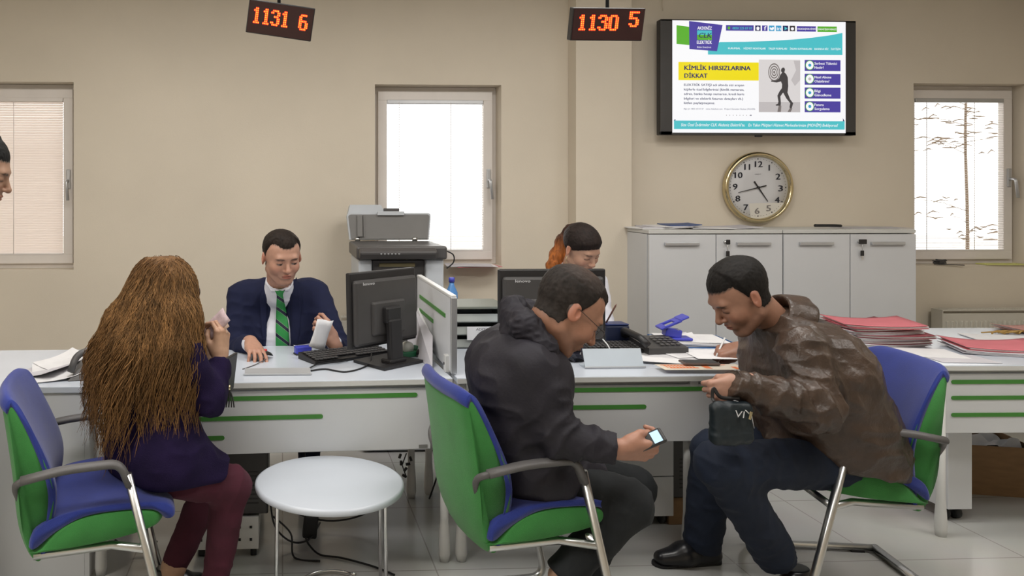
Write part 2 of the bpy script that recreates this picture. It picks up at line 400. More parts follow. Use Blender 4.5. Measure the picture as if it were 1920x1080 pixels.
E_w = em('screen_white', (250, 250, 252), 0.98); E_teal = em('screen_teal', (75, 196, 204)); E_pur = em('screen_purple', (74, 62, 160)); E_grn = em('screen_green', (90, 178, 40))
E_yel = em('screen_yellow', (246, 226, 0)); E_blk = em('screen_dark', (62, 58, 60)); E_gry = em('screen_grey', (196, 190, 190)); E_gry2 = em('screen_pale_grey', (222, 217, 216))
E_nvy = em('screen_navy', (38, 40, 92)); E_cya = em('screen_blue', (58, 160, 208)); E_lns = em('screen_line', (120, 112, 110))
SX = 1727.0; X0c, Y0c = 78.0, 1012.0; KX = W/(1660-78.0); KY = H/(1015-68.0)
def sp(x, y): return ((x-X0c)*KX, (1015-y)*KY)      # from the zoomed crop of the screen
q = MB()
def quad(pts, m, z): q.add([(*sp(*p), z) for p in pts], [tuple(range(len(pts)))], m, T0)
def rect(x0, y0, x1, y1, m, z): quad([(x0, y0), (x0, y1), (x1, y1), (x1, y0)], m, z)
def stext(s_, m, x, y, h, w_=None, z=0.008, bold=0.0, shear=0.0): 
    p = sp(x, y); put_text(q, s_, m, T0, p[0], p[1], h*KY, w_*KX if w_ else None, bold, z, shear)
rect(172, 78, 1575, 997, E_w, 0.005)
quad([(205, 117), (205, 270), (310, 280), (310, 130)], E_grn, 0.0056)
curve = [(1548, 168), (1440, 190), (1300, 210), (1150, 226), (950, 240), (760, 248), (555, 252)]
quad([(456, 300), (458, 356), (1548, 350)]+curve, E_teal, 0.0054)
quad([(305, 82), (308, 312), (530, 328), (575, 112)], E_pur, 0.0060)
rect(370, 158, 488, 205, E_teal, 0.0064); rect(370, 195, 488, 236, E_grn, 0.0065)
stext('AKDENİZ', E_w, 372, 152, 26, 116, 0.0068, 0.03); stext('CLK', E_nvy, 380, 218, 40, 104, 0.0069, 0.04, 0.2); stext('ELEKTRİK', E_w, 368, 268, 26, 120, 0.0068, 0.03); stext('Bizim Enerjimiz', E_w, 370, 302, 14, 112, 0.0068)
rect(602, 112, 826, 158, E_pur, 0.006); stext('0850 225 07 07', E_teal, 655, 147, 20, 158, 0.0065, 0.03)
for i, cc in enumerate((E_nvy, E_pur, E_cya, E_cya, E_nvy, E_blk)):
    x = 838+i*56; rect(x, 113, x+44, 158, cc, 0.006)
stext('f', E_w, 910, 152, 34, 18, 0.0065, 0.04); stext('in', E_w, 1014, 150, 28, 32, 0.0065, 0.03)
quad([(860, 120), (842, 137), (850, 137), (850, 152), (870, 152), (870, 137), (878, 137)], E_w, 0.0065)
quad([(956, 140), (964, 150), (984, 150), (992, 130), (980, 122), (972, 134), (958, 126)], E_w, 0.0065)
quad([(1076, 120), (1076, 151), (1100, 136)], E_teal, 0.0065)
rg = [(1140+13*math.cos(t*PI/6), 138-13*math.sin(t*PI/6)) for t in range(12)]; quad(rg, E_w, 0.0065)
rg = [(626+11*math.cos(t*PI/6), 136-13*math.sin(t*PI/6)) for t in range(12)]; quad(rg, E_grn, 0.0065)
rect(1176, 116, 1332, 160, E_pur, 0.006); stext('ONLINE BAŞVURU SİSTEMİ', E_w, 1181, 145, 13, 148, 0.0065, 0.03)
rect(1344, 116, 1502, 162, E_grn, 0.006); stext('ONLINE İŞLEM MERKEZİ', E_w, 1349, 146, 13, 148, 0.0065, 0.03)
for (s_, x, w_) in (('KURUMSAL', 620, 98), ('HİZMET NOKTALARI', 746, 176), ('TALEP FORMLARI', 946, 150), ('İNSAN KAYNAKLARI', 1120, 178), ('BASINDA BİZ', 1320, 114), ('İLETİŞİM', 1454, 78)):
    stext(s_, E_w, x, 310, 15, w_, 0.006, 0.02)
rect(220, 418, 867, 567, E_yel, 0.006); stext('KİMLİK HIRSIZLARINA', E_nvy, 268, 483, 36, 532, 0.0065, 0.07); stext('DİKKAT', E_nvy, 268, 547, 36, 184, 0.0065, 0.07)
for (s_, y, w_) in (('ELEKTRİK SATIŞI adı altında sizi arayan', 614, 484), ('kişilerle özel bilgilerinizi (kimlik numarası,', 651, 484), ('adres, banka hesap numarası, kredi kartı', 688, 484), ('bilgileri ve elektrik faturası detayları vb.)', 726, 476), ('lütfen paylaşmayınız.', 762, 250)):
    stext(s_, E_nvy, 264, y, 19, w_, 0.006, 0.04)
stext('Bilgi için: 0850 225 07 07    www.clkakdeniz.com   Müşteri Hizmetleri Merkezi (MOHİM)', E_nvy, 262, 807, 11, 574, 0.006, 0.01, 0.2)
for i in range(8): rect(604+i*27, 850, 609+i*27, 856, E_lns, 0.006)
rect(800, 848, 808, 858, E_nvy, 0.006)
rect(868, 394, 1204, 826, E_gry2, 0.0056); rect(868, 742, 1204, 826, E_gry, 0.0058); quad([(1150, 400), (1204, 400), (1204, 560), (1160, 610), (1130, 560), (1170, 480)], E_gry, 0.0058)
for k in range(7):   # big fingerprint, ovals within ovals
    r1 = 1-k*0.14; pts = [(992+48*r1*math.cos(t*PI/12), 497-74*r1*math.sin(t*PI/12)) for t in range(24)]
    quad(pts, E_lns if k % 2 == 0 else E_gry2, 0.006+k*0.00005)
man = [(1062, 458), (1050, 468), (1046, 486), (1056, 500), (1040, 520), (1030, 548), (1008, 566), (968, 566), (966, 574), (1012, 582), (1046, 572), (1056, 596), (1054, 628), (1034, 656), (1018, 690), (1026, 740), (1022, 756), (1004, 764), (1006, 772), (1044, 772), (1046, 752), (1042, 696), (1064, 664), (1090, 712), (1122, 752), (1116, 784), (1120, 794), (1134, 792), (1146, 752), (1122, 720), (1100, 664), (1106, 610), (1102, 540), (1090, 512), (1074, 498), (1080, 476), (1074, 460)]
quad(man, E_blk, 0.0066); quad([(1028, 772), (1050, 772), (1046, 824), (1018, 824)], E_lns, 0.0062); quad([(1118, 794), (1140, 792), (1126, 824), (1100, 824)], E_lns, 0.0062)
for i, (s1, s2) in enumerate((('Serbest Tüketici', 'Nedir?'), ('Nasıl Abone', 'Olabilirim?'), ('Bilgi', 'Güncelleme'), ('Fatura', 'Sorgulama'))):
    y0 = 394+i*113.5; rect(1240, y0, 1532, y0+91, E_pur, 0.006)
    quad([(1281+36*math.cos(t*PI/10), y0+43-40*math.sin(t*PI/10)) for t in range(20)], E_grn, 0.0062)
    quad([(1281+31*math.cos(t*PI/10), y0+43-35*math.sin(t*PI/10)) for t in range(20)], E_w, 0.0064)
    quad([(1281+13*math.cos(t*PI/5), y0+43-13*math.sin(t*PI/5)) for t in range(10)], E_cya if i != 1 else E_gry, 0.0066)
    stext(s1, E_w, 1320, y0+38, 21, (182, 136, 48, 74)[i], 0.0065, 0.03); stext(s2, E_w, 1320, y0+72, 21, (74, 120, 136, 122)[i], 0.0065, 0.03)
rect(184, 898, 1566, 968, E_teal, 0.006); quad([(182, 898), (196, 884), (196, 898)], E_nvy, 0.006); quad([(1566, 898), (1552, 872), (1552, 898)], E_nvy, 0.006)
stext('Size Özel İndirimler CLK Akdeniz Elektrik\'te.   En Yakın Müşteri Hizmet Merkezlerimize (MOHİM) Bekliyoruz!', E_w, 240, 944, 24, 1268, 0.0065, 0.012, 0.15)
q.build('screen', None, tv)
tag(MB().tube(smooth_path([PX(1243, 20, TVY+0.11), PX(1241, -30, TVY+0.11), Vector((PX(1240, -60, TVY+0.11).x, TVY+0.11, CEIL))], 4), 0.003, n=6).build('cable', M_wall), 'thin cable running up the wall from the television', 'cable')
# ------------------------------------------------------------------ wall clock
cp = PX(1427, 351.5, 5.03); R = 0.240
ck = thing('wall_clock', 'round wall clock with gold rim showing about twenty to five', 'clock', (cp.x, WY-0.002, cp.z))
KC = Matrix.Rotation(0.0, 4, 'Y') @ Matrix.Rotation(PI/2, 4, 'X')   # lathe z -> -Y
MB().lathe([(R*0.9, 0), (R*0.98, 0.012), (R, 0.03), (R*0.985, 0.05), (R*0.94, 0.06), (R*0.895, 0.056), (R*0.872, 0.04), (R*0.872, 0.028), (R*0.5, 0.028)], n=64, T=KC).build('rim', M_gold, ck)
M_dial = mat('silver_white_dial', (0.66, 0.66, 0.68), 0.5, var=0.03)
dial = MB().lathe([(R*0.875, 0.028), (R*0.875, 0.032), (R*0.4, 0.0325)], n=64, T=KC).build('dial', M_dial, ck)
q = MB(); TK = Matrix.Translation((0, 0, 0)) @ FACE; M_fade = mat('faded_print', (0.22, 0.20, 0.19), 0.7)
tilt = math.radians(-2.0)
for h in range(1, 13):
    an = PI/2-h*PI/6+tilt; x = 0.655*R*math.cos(an); y = 0.655*R*math.sin(an); s_ = str(h)
    hh = 0.145*R*1.15; wd = 0.115*R*1.1*(1 if len(s_) == 1 else 1.7)
    if s_ == '11': wd *= 0.72
    qn = MB(); put_text(qn, s_, M_text if h not in (5, 6) else M_fade, TK, x-(wd/2 if s_ != '1' else 0.008), y-hh/2, hh, wd if s_ != '1' else None, 0.07, 0.034); qn.build('numeral', None, ck)
for k in range(60):
    an = k*PI/30; r0 = 0.80*R; x = r0*math.cos(an); y = r0*math.sin(an); s2 = 0.004 if k % 5 == 0 else 0.0018
    q.add([(x-s2, y-s2, 0.034), (x+s2, y-s2, 0.034), (x+s2, y+s2, 0.034), (x-s2, y+s2, 0.034)], [(0, 1, 2, 3)], M_text, TK)
put_text(q, 'ORIENT', mat('grey_print', (0.2, 0.2, 0.22), 0.6), TK, -0.022, 0.085, 0.008, 0.044, 0.0, 0.034)
q.build('minute_marks', None, ck)
q = MB(); q.add([(-0.065, -R*0.80, 0.036), (0.168, -R*0.5, 0.036), (0.168, -R*0.44, 0.036), (-0.085, -R*0.45, 0.036), ], [(0, 1, 2, 3)], None, TK)
q = MB(); pts = [(-0.062, -0.445*R)]+[( R*0.868*math.cos(a_), R*0.868*math.sin(a_)) for a_ in [math.radians(-29.5-i*(74)/9) for i in range(10)]]
pts = [(-0.062, -0.445*R), (R*0.735, -0.425*R)]+pts[1:]
q.prism(pts, 0.0006, None, TK @ Matrix.Translation((0, 0, 0.0325))); tag(q.build('paper_slip', mat('cream_slip', (0.72, 0.69, 0.63), 0.6), ck), 'pale paper slip behind the five and the six')
def hand(an, L, back, w_, z):
    q = MB(); T = TK @ Matrix.Translation((0, 0, z)) @ Matrix.Rotation(an, 4, 'Z')
    q.prism([(-back, -w_), (-back, w_), (0, w_*0.9), (L, w_*0.4), (L, -w_*0.4), (0, -w_*0.9)], 0.0015, None, T); return q.build('clock_hand', M_blk, ck)
hand(math.radians(-55), 0.115, 0.05, 0.0052, 0.038); hand(math.radians(193.5), 0.145, 0.055, 0.0042, 0.042)
MB().lathe([(0.008, 0.036), (0.008, 0.048), (0.003, 0.05)], n=16, T=KC).build('hand_pivot', M_blk, ck)
# ------------------------------------------------------------------ queue number displays
DIG = {'1': ["00110", "01110", "00110", "00110", "00110", "00110", "00110", "01111"],
       '3': ["01111 ", "110011", "000011", "001110", "000011", "000011", "110011", "011110"],
       '0': ["011110", "110011", "110011", "110011", "110011", "110011", "110011", "011110"],
       '6': ["011110", "110000", "110000", "111110", "110011", "110011", "110011", "011110"],
       '5': ["111111", "110000", "110000", "111110", "000011", "000011", "110011", "011110"]}
def display(px, py, wpx, digits, roll, lab, last_dy):
    Y = 3.0; p = PX(px, py, Y); s_ = FPX/Y; W = wpx/s_; H = 60.5/s_/math.cos(math.radians(10))
    t = thing('queue_display', lab, 'display', (p.x, p.y, p.z)); 
    TT = Matrix.Rotation(roll, 4, 'Y') @ Matrix.Rotation(math.radians(16), 4, 'X')
    MB().box((0, 0.022, 0), (W, 0.04, H), bev=0.003, T=TT).build('housing', M_blk, t)
    fc = MB().box((0, 0.0, 0), (W*0.97, 0.004, H*0.94), T=TT).build('front_glass', mat('smoked_red_glass', (0.035, 0.008, 0.010), 0.25, coat=0.3), t)
    q = MB(); g = W/43.0; gy = H/15.5; TF = TT @ FACE
    xs_ = [3.5, 9.7, 15.6, 22.0, 34.0]
    for ch, x0, dy in zip(digits, xs_, (0, 0, 0, 0, last_dy)):
        q = MB()
        for r_, row in enumerate(DIG[ch]):
            for c_, v in enumerate(row):
                if v != '1': continue
                x = (x0+c_)*g-W/2; y = (4.4-r_)*gy*0.92+dy*gy
                for (hs, m_, z) in ((0.60, M_red_led, 0.0026), (0.20, M_yel_led, 0.0032)):
                    hx, hy = g*hs, gy*hs*(0.95 if hs > 0.5 else 1.5)
                    q.add([(x+hx*math.cos(k*PI/4), y+hy*math.sin(k*PI/4), z) for k in range(8)], [tuple(range(8))], m_, TF)
        q.build('led_digit', None, t)
    MB().cyl((0.01 if roll == 0 else -0.005, 0.03, H/2-0.01), (0.01 if roll == 0 else -0.005, 0.03, CEIL-p.z), 0.007, n=10).build('hanging_rod', M_blk, t)
    MB().box((0.003, 0.03, CEIL-p.z-0.01), (0.08, 0.08, 0.02)).build('ceiling_plate', M_blk, t)
    return t
display(525.5, 38.5, 124, '11316', math.radians(7.9), 'tilted queue number display reading 1131 6, left of the two', -0.2)
display(1140, 46, 140, '11305', 0.0, 'queue number display reading 1130 5 beside the television', 1.8)
# ------------------------------------------------------------------ desks
DZ = 0.74
def leg_mb(x, y, zt, sgn=0):
    q = MB(); q.tube([(x, y, zt), (x, y, 0.16), (x, y, 0.09), (x, y, 0.03), (x, y, 0.0)], [0.017, 0.017, 0.022, 0.024, 0.019], n=14); return q
def stripe(q, x0, x1, z, y, h=0.017):
    r = h/2; pts = []
    for k in range(9): a = -PI/2+PI*k/8; pts.append((x1-r+r*math.cos(a), z+r*math.sin(a)))
    for k in range(9): a = PI/2+PI*k/8; pts.append((x0+r+r*math.cos(a), z+r*math.sin(a)))
    q.prism(pts, 0.003, M_green, Matrix.Translation((0, y, 0)) @ FACE)
def desk(name, label, cat, corner, W, D, rz, stripes, pz0, panel_x, side_beam=False, tagplate=False, leg_x=None):
    t = thing(name, label, cat, (corner[0], corner[1], 0), rz)
    q = MB().box((W/2, D/2, DZ-0.0115), (W, D, 0.023), M_top, bev=0.003); q.box((W/2, 0.0005, DZ-0.013), (W-0.004, 0.003, 0.019), M_edge)
    q.build('desktop', None, t)
    x0, x1 = panel_x
    MB().box(((x0+x1)/2, 0.030, (pz0+0.700)/2), (x1-x0, 0.018, 0.700-pz0), bev=0.002).build('front_panel', M_white, t)
    MB().box(((x0+x1)/2, 0.05, 0.690), (x1-x0, 0.02, 0.05)).build('panel_bracket', M_wmet, t)
    q = MB()
    for (a, b_, z) in stripes: stripe(q, a, b_, z, 0.0205)
    tag(q.build('green_stripe', None, t), 'green groove strips with rounded ends')
    if tagplate: MB().box((x1-0.03, 0.0195, pz0+0.012), (0.035, 0.003, 0.012)).build('maker_plate', mat('grey_plate', (0.2, 0.2, 0.19), 0.5), t)
    for lx in (leg_x or (0.025, W-0.025)):
        for ly in (0.075 if leg_x and lx > 0.5 and W < 1.3 else 0.035, D-0.035): leg_mb(lx, ly, 0.70).build('leg', M_wmet, t)
        MB().box((lx, D/2, 0.700), (0.035, D-0.04, 0.030), bev=0.004).build('side_rail', M_wmet if not side_beam else mat('dark_grey_rail', (0.10, 0.10, 0.105), 0.4), t)
    MB().box((W/2, D-0.06, 0.69), (W-0.06, 0.03, 0.04)).build('rear_rail', M_wmet, t)
    return t
# left desk: its front right corner is the pivot
pr = PX(849, 712, 3.04); pl_w = 1.40; rzL = math.radians(2.2)
cL = Vector((pr.x-pl_w*math.cos(rzL), pr.y-pl_w*math.sin(rzL), 0))
dl = desk('service_desk', 'white service desk with green stripes under the clerk in the green tie', 'desk', cL, pl_w, 0.72, rzL,
          ((0.14, 1.262, 0.672), (0.14, 0.885, 0.595), (0.14, 0.50, 0.520)), 0.455, (0.10, 1.315), tagplate=True)
pr2 = PX(855, 712, 3.04)
dr = desk('service_desk', 'white service desk in the middle, between the hooded man and the leather-jacket man', 'desk', (pr2.x+0.004, 3.04, 0), 1.18, 0.76, 0,
          ((0.12, 1.08, 0.682), (0.12, 0.775, 0.612), (0.12, 0.36, 0.540)), 0.47, (0.09, 1.12), leg_x=(0.025, 0.975))
pt = PX(1767, 697, 3.17)
dt = desk('side_table', 'white table with three green stripes at the right edge, under pink folders', 'desk', (pt.x, 3.17, 0), 1.6, 0.90, math.radians(-1.5),
          ((0.055, 1.5, 0.665), (0.055, 1.5, 0.597), (0.055, 1.5, 0.524)), 0.445, (0.005, 1.59), side_beam=True, leg_x=(0.022, 1.575))
# neighbouring desk at the far left
nx = cL.x-0.012
t = thing('white_counter', 'plain white closed counter at the left edge behind the blue chair', 'desk', (nx-0.85, 2.98, 0))
MB().box((0, 0.35, 0.725), (1.70, 0.70, 0.025), bev=0.003).build('countertop', M_top, t)
MB().box((0.84, 0.35, 0.357), (0.018, 0.68, 0.714)).build('side_panel', M_white, t); MB().box((-0.84, 0.35, 0.357), (0.018, 0.68, 0.714)).build('side_panel', M_white, t)
MB().box((0, 0.02, 0.357), (1.66, 0.018, 0.714)).build('front_panel', M_white, t)
MB().box((0.06, 0.006, 0.40), (0.05, 0.012, 0.12), bev=0.003).build('cable_cover', M_wmet, t)
# ------------------------------------------------------------------ partition panel
p0 = PX(852, 555, 3.10); p1 = PX(785, 515, 3.88)
sc = thing('desk_partition', 'white desk partition with two short green stripes between the two service desks', 'partition', (p0.x-0.004, 3.10, DZ))
L = 0.78; Hh = 0.318
MB().box((0, L/2, Hh/2+0.004), (0.022, L, Hh-0.008), bev=0.004).build('panel', M_white, sc)
MB().box((0, L/2, Hh-0.004), (0.026, L, 0.014), bev=0.004).build('top_cap', M_wmet, sc)
MB().box((0, -0.006, Hh/2), (0.026, 0.014, Hh-0.01), bev=0.003).build('front_cap', M_alu, sc)
q = MB(); TS = Matrix(((0, 0, -1, -0.0112), (-1, 0, 0, 0), (0, 1, 0, 0), (0, 0, 0, 1)))
for (ya, yb_, z) in ((0.10, 0.70, 0.222), (0.36, 0.70, 0.155)):
    q.box((-0.0125, (ya+yb_)/2, z), (0.003, yb_-ya, 0.017), M_green)
q.build('green_stripe', None, sc)
MB().box((-0.012, 0.05, 0.035), (0.03, 0.035, 0.07), bev=0.003).build('mounting_clamp', M_wmet, sc)
MB().box((-0.028, 0.05, 0.035), (0.003, 0.008, 0.010)).build('clamp_screw', M_blk, sc)
# ------------------------------------------------------------------ cabinets
CY = 4.67
def cabinet(pxs, label, keys):
    x0 = PX(pxs[0], 500, CY).x; x1 = PX(pxs[2], 500, CY).x; xm = (x0+x1)/2; zt = PX(1400, 431, CY).z; W = x1-x0; D = WY-0.01-CY-0.0
    t = thing('filing_cabinet', label, 'cabinet', (xm, CY, 0))
    MB().box((0, D/2+0.01, zt/2-0.01), (W-0.004, D-0.02, zt-0.03)).build('body', M_white, t)
    MB().box((0, D/2-0.004, zt-0.011), (W-0.002, D+0.006, 0.022), bev=0.002).build('top', M_edge, t)
    for i, s_ in enumerate((-1, 1)):
        dw = W/2-0.004
        d = MB().box((s_*W/4, -0.001, (zt-0.028)/2+0.03), (dw-0.002, 0.018, zt-0.028-0.06), bev=0.0015).build('door', M_white, t)
        hx = s_*W/4+0.03*(0 if i == 0 else 1)-0.01
        MB().box((hx, -0.022, zt-0.085), (0.215, 0.016, 0.02), bev=0.003).build('handle', M_alu, d)
        if i == 1:
            q = MB(); kx = s_*W/4-dw/2+0.055; kz = zt-0.085
            q.cyl((kx, -0.008, kz+0.01), (kx, -0.024, kz+0.01), 0.011, M_satin, n=14); q.box((kx+0.004, -0.036, kz+0.012), (0.026 if keys else 0.05, 0.008, 0.03), M_blk, bev=0.004)
            q.build('lock_key', None, d)
            q = MB(); q.tube([(kx+0.003, -0.034, kz), (kx+0.005, -0.030, kz-0.03), (kx+0.008, -0.027, kz-0.045)], 0.0015, M_satin, n=6)
            q.box((kx+0.008, -0.026, kz-0.06), (0.022, 0.006, 0.034), M_blk, bev=0.003); q.box((kx+0.008, -0.026, kz-0.088), (0.006, 0.002, 0.026), M_satin)
            q.build('spare_key', None, d)
    MB().box((0, 0.03, 0.015), (W-0.02, 0.04, 0.03)).build('plinth', M_blk2, t)
    return zt
zc = cabinet((1215, 1341, 1466), 'white two-door filing cabinet below the clock, left of the pair', True)
cabinet((1467, 1594, 1716), 'white two-door filing cabinet beside the right window', False)
# ------------------------------------------------------------------ visitor chairs
def make_chair(label, loc, rz, grp):
    t = thing('visitor_chair', label, 'chair', loc, rz, grp); kx = 0.73
    def sx(poly): return [(p[0]*kx, p[1]) for p in poly]
    ys = [-0.235, -0.232, -0.222, -0.205, -0.17, -0.09, 0, 0.09, 0.17, 0.205, 0.222, 0.232, 0.235]
    scs = [0.80, 0.88, 0.95, 0.985, 1, 1, 1, 1, 1, 0.985, 0.95, 0.88, 0.80]
    g = smooth_path([(x, 0, z) for x, z in ((-.265, .388), (-.10, .392), (.08, .405), (.24, .428), (.285, .455), (.262, .486), (.11, .497), (-.05, .489), (-.16, .458), (-.235, .400))], 4, True)
    MB().loft([(p.x*kx, p.z) for p in g], ys, scs).build('seat_shell', M_grn, t)
    g = smooth_path([(x, 0, z) for x, z in ((-.262, .402), (-.17, .450), (-.05, .489), (.1, .497), (.25, .488), (.305, .456), (.335, .460), (.325, .490), (.27, .508), (.11, .516), (-.05, .510), (-.17, .493), (-.25, .455))], 4, True)
    s2 = [(s_*0.3+0.7) for s_ in scs]
    MB().loft([(p.x*kx, p.z) for p in g], [y*0.99 for y in ys], s2).build('seat_cushion', M_blue, t)
    # backrest, slightly wrapped around the sitter
    yb = [-0.23, -0.226, -0.214, -0.195, -0.16, -0.09, 0, 0.09, 0.16, 0.195, 0.214, 0.226, 0.23]
    gp = smooth_path([(x, 0, z) for x, z in ((-.255, .345), (-.292, .365), (-.33, .45), (-.352, .60), (-.375, .72), (-.397, .835), (-.385, .855), (-.355, .835), (-.285, .745), (-.218, .64), (-.190, .56), (-.205, .47), (-.232, .39))], 4, True)
    def back(poly, grow, name, m, colr):
        q = MB(); vs = []; fs = []; n = len(poly)
        for y in yb:
            e = abs(y)/0.23; wrap = 0.035*e*e; top = 0.852-0.02*e**6*0-0.05*max(0, (e-0.72)/0.28)**2
            cx = -0.29*1; 
            sh = 1-0.14*max(0, (e-0.85)/0.15)**2
            for p in poly:
                x = (p.x-cx)*sh+cx; z = p.z
                z = 0.60+(z-0.60)*(1-(0.055*max(0, (e-0.7)/0.3)**2 if z > 0.6 else 0.05*max(0, (e-0.7)/0.3)**2))
                # narrower towards the top
                yy = y*(1.0-0.07*max(0, (p.z-0.6)/0.25)-0.10*max(0, (0.5-p.z)/0.15))
                vs.append((x*kx+wrap*0.8-0.0, yy*grow, z))
        for i in range(len(yb)-1):
            for k in range(n):
                k2 = (k+1) % n; fs.append((i*n+k, i*n+k2, (i+1)*n+k2, (i+1)*n+k))
        fs.append(tuple(range(n-1, -1, -1))); fs.append(tuple((len(yb)-1)*n+k for k in range(n)))
        q.add(vs, fs, None, None, True); return q.build(name, m, t)
    back(gp, 1.0, 'backrest_shell', M_grn, 0)
    fp = smooth_path([(x, 0, z) for x, z in ((-.245, .350), (-.222, .39), (-.196, .47), (-.182, .56), (-.208, .645), (-.275, .752), (-.345, .845), (-.385, .868), (-.408, .845), (-.400, .825), (-.386, .846), (-.36, .828), (-.30, .745), (-.24, .64), (-.215, .56), (-.225, .47), (-.248, .39))], 4, True)
    back(fp, 1.004, 'backrest_cushion', M_blue, 1)
    # frame
    for s_ in (-1, 1):
        y = s_*0.272
        MB().tube(rpath([(0.095, y, 0.62), (0.240, y, 0.016), (-0.29, y, 0.016)], 0.07, 7), 0.017, n=12, flat=0.8).build('leg_tube', M_satin, t)
        q = MB(); q.tube(rpath([(-0.21, y, 0.628), (-0.09, y, 0.650), (0.073, y, 0.655), (0.100, y, 0.585)], 0.05, 6), 0.021, n=12, flat=0.62)
        q.build('armrest', M_arm, t)
        MB().tube(rpath([(-0.20, y, 0.628), (-0.235, s_*0.225, 0.60), (-0.21, s_*0.19, 0.52)], 0.03, 4), 0.011, n=8).build('arm_bracket', M_arm, t)
        MB().tube([(0.151, y, 0.385), (0.05, s_*0.20, 0.378), (-0.18, s_*0.2, 0.372)], 0.013, n=10).build('seat_rail', M_satin, t)
    MB().tube([(-0.29, -0.272, 0.016), (-0.29, 0.272, 0.016)], 0.017, n=12).build('floor_bar', M_chrome, t)
    MB().tube([(0.151, -0.272, 0.385), (0.151, 0.272, 0.385)], 0.013, n=10).build('cross_bar', M_satin, t)
    for s_ in (-1, 1): MB().box((-0.22, s_*0.272, 0.004), (0.05, 0.03, 0.012)).build('floor_glide', M_rub, t)
    return t
GR = 'blue and green visitor chairs in front of the desks'
ch1 = make_chair('blue and green visitor chair under the long-haired woman, leftmost', (-0.625, 2.62, 0), math.radians(13), GR)
ch2 = copy_tree(ch1); ch2.location = (0.795, 2.60, 0); ch2.rotation_euler.z = math.radians(7); ch2['label'] = 'blue and green visitor chair seen from behind under the hooded-jacket man'
ch3 = copy_tree(ch1); ch3.location = (2.10, 2.85, 0); ch3.rotation_euler.z = math.radians(171); ch3['label'] = 'blue and green visitor chair under the man in the brown leather jacket'
# ------------------------------------------------------------------ round stool table
sp_ = PX(617.5, 903, 2.76)
st = thing('round_side_table', 'low round white table on thin chrome legs in front of the left desk', 'table', (sp_.x, 2.76, 0)); R = 0.266; zt = 0.448
MB().lathe([(R-0.012, zt-0.026), (R-0.002, zt-0.022), (R, zt-0.013), (R-0.002, zt-0.003), (R-0.010, zt), (R*0.5, zt+0.0002)], n=72).build('tabletop', M_top, st)
MB().tube([(0.205*math.cos(a_), 0.205*math.sin(a_), zt-0.034) for a_ in [k*PI/24 for k in range(48)]], 0.008, n=8, closed=True).build('ring_frame', M_chrome, st)
for (a_, spread) in ((math.radians(205), 1), (math.radians(155), 1), (math.radians(-22), 1), (math.radians(22), 1)):
    x, y = 0.205*math.cos(a_), 0.205*math.sin(a_); k = 1.0
    MB().tube(rpath([(x*0.75, y*0.75, zt-0.036), (x, y, zt-0.036), (x*1.02, y*1.03, 0.0)], 0.02, 4), 0.0068, n=10).build('leg', M_chrome, st)
MB().tube([(0.13*math.cos(a_)+0.02, 0.13*math.sin(a_)+0.10, 0.012) for a_ in [PI*0.25+k*PI/20 for k in range(14)]], 0.006, n=8).build('floor_arc', M_chrome, st)
# ------------------------------------------------------------------ computer tower, pedestals, boxes under the desks
def tower(x, y, w_, d, h, z0, lab, name='computer_tower', holder=True):
    t = thing(name, lab, 'computer', (x, y, z0))
    MB().box((0, d/2, h/2), (w_, d, h), bev=0.006).build('case', M_blk, t)
    MB().box((0, -0.004, h/2), (w_-0.01, 0.012, h-0.01), bev=0.004).build('front_bezel', M_blk2, t)
    q = MB()
    for k in range(8): q.box((0, -0.011, 0.05+k*0.018), (w_*0.6, 0.002, 0.006))
    q.build('vent_grille', M_blk, t)
    return t
xa = PX(445, 900, 3.16)
tower(xa.x+0.03, 3.16, 0.19, 0.42, 0.33, 0.165, 'black computer tower on the white rolling stand under the left desk')
t = thing('tower_stand', 'white rolling stand with square holes under the black computer', 'stand', (PX(424, 1000, 3.14).x, 3.14, 0))
q = MB().box((0, 0.0, 0.1), (0.262, 0.014, 0.13), bev=0.002); q.box((0, 0.17, 0.15), (0.262, 0.34, 0.014)); q.box((-0.124, 0.17, 0.1), (0.014, 0.34, 0.12)); q.box((0.124, 0.17, 0.1), (0.014, 0.34, 0.12))
q.build('tray', M_wmet, t); q = MB()
for xx in (-0.10, -0.055, 0.055, 0.10):
    for zz in (0.075, 0.125): q.box((xx, -0.008, zz), (0.010, 0.004, 0.010))
q.build('square_holes', M_rub, t)
for xx in (-0.10, 0.11):
    for yy in (0.02, 0.30):
        MB().cyl((xx-0.012, yy, 0.02), (xx+0.012, yy, 0.02), 0.020, n=16).build('caster', M_rub, t)
def pedestal(x0, x1, y, d, z0, z1, lab, drawers=3):
    t = thing('drawer_pedestal', lab, 'drawer unit', ((x0+x1)/2, y, 0)); w_ = x1-x0
    MB().box((0, d/2+0.01, (z0+z1)/2), (w_, d-0.02, z1-z0), bev=0.002).build('body', M_white, t); n = drawers; h = (z1-z0)/n
    for k in range(n):
        dr_ = MB().box((0, 0.0, z0+h*(k+0.5)), (w_-0.004, 0.018, h-0.004), bev=0.002).build('drawer', M_white, t)
        MB().box((0, -0.012, z0+h*(k+1)-0.03), (0.09, 0.008, 0.010), bev=0.002).build('handle', M_alu, dr_)
    for sx_ in (-1, 1):
        for yy in (0.05, d-0.05): MB().cyl((sx_*(w_/2-0.03)-0.01, yy, z0/2), (sx_*(w_/2-0.03)+0.01, yy, z0/2), z0/2, n=14).build('caster', M_rub, t)
    return t
pedestal(PX(1050, 900, 3.34).x, PX(1262, 900, 3.34).x, 3.34, 0.42, 0.05, 0.58, 'white drawer pedestal under the middle desk', 3)
pq = PX(1765, 900, 3.33).x
pedestal(pq+0.022, PX(1808, 900, 3.33).x+0.03, 3.33, 0.45, 0.06, 0.62, 'narrow white pedestal under the left end of the right table', 1)
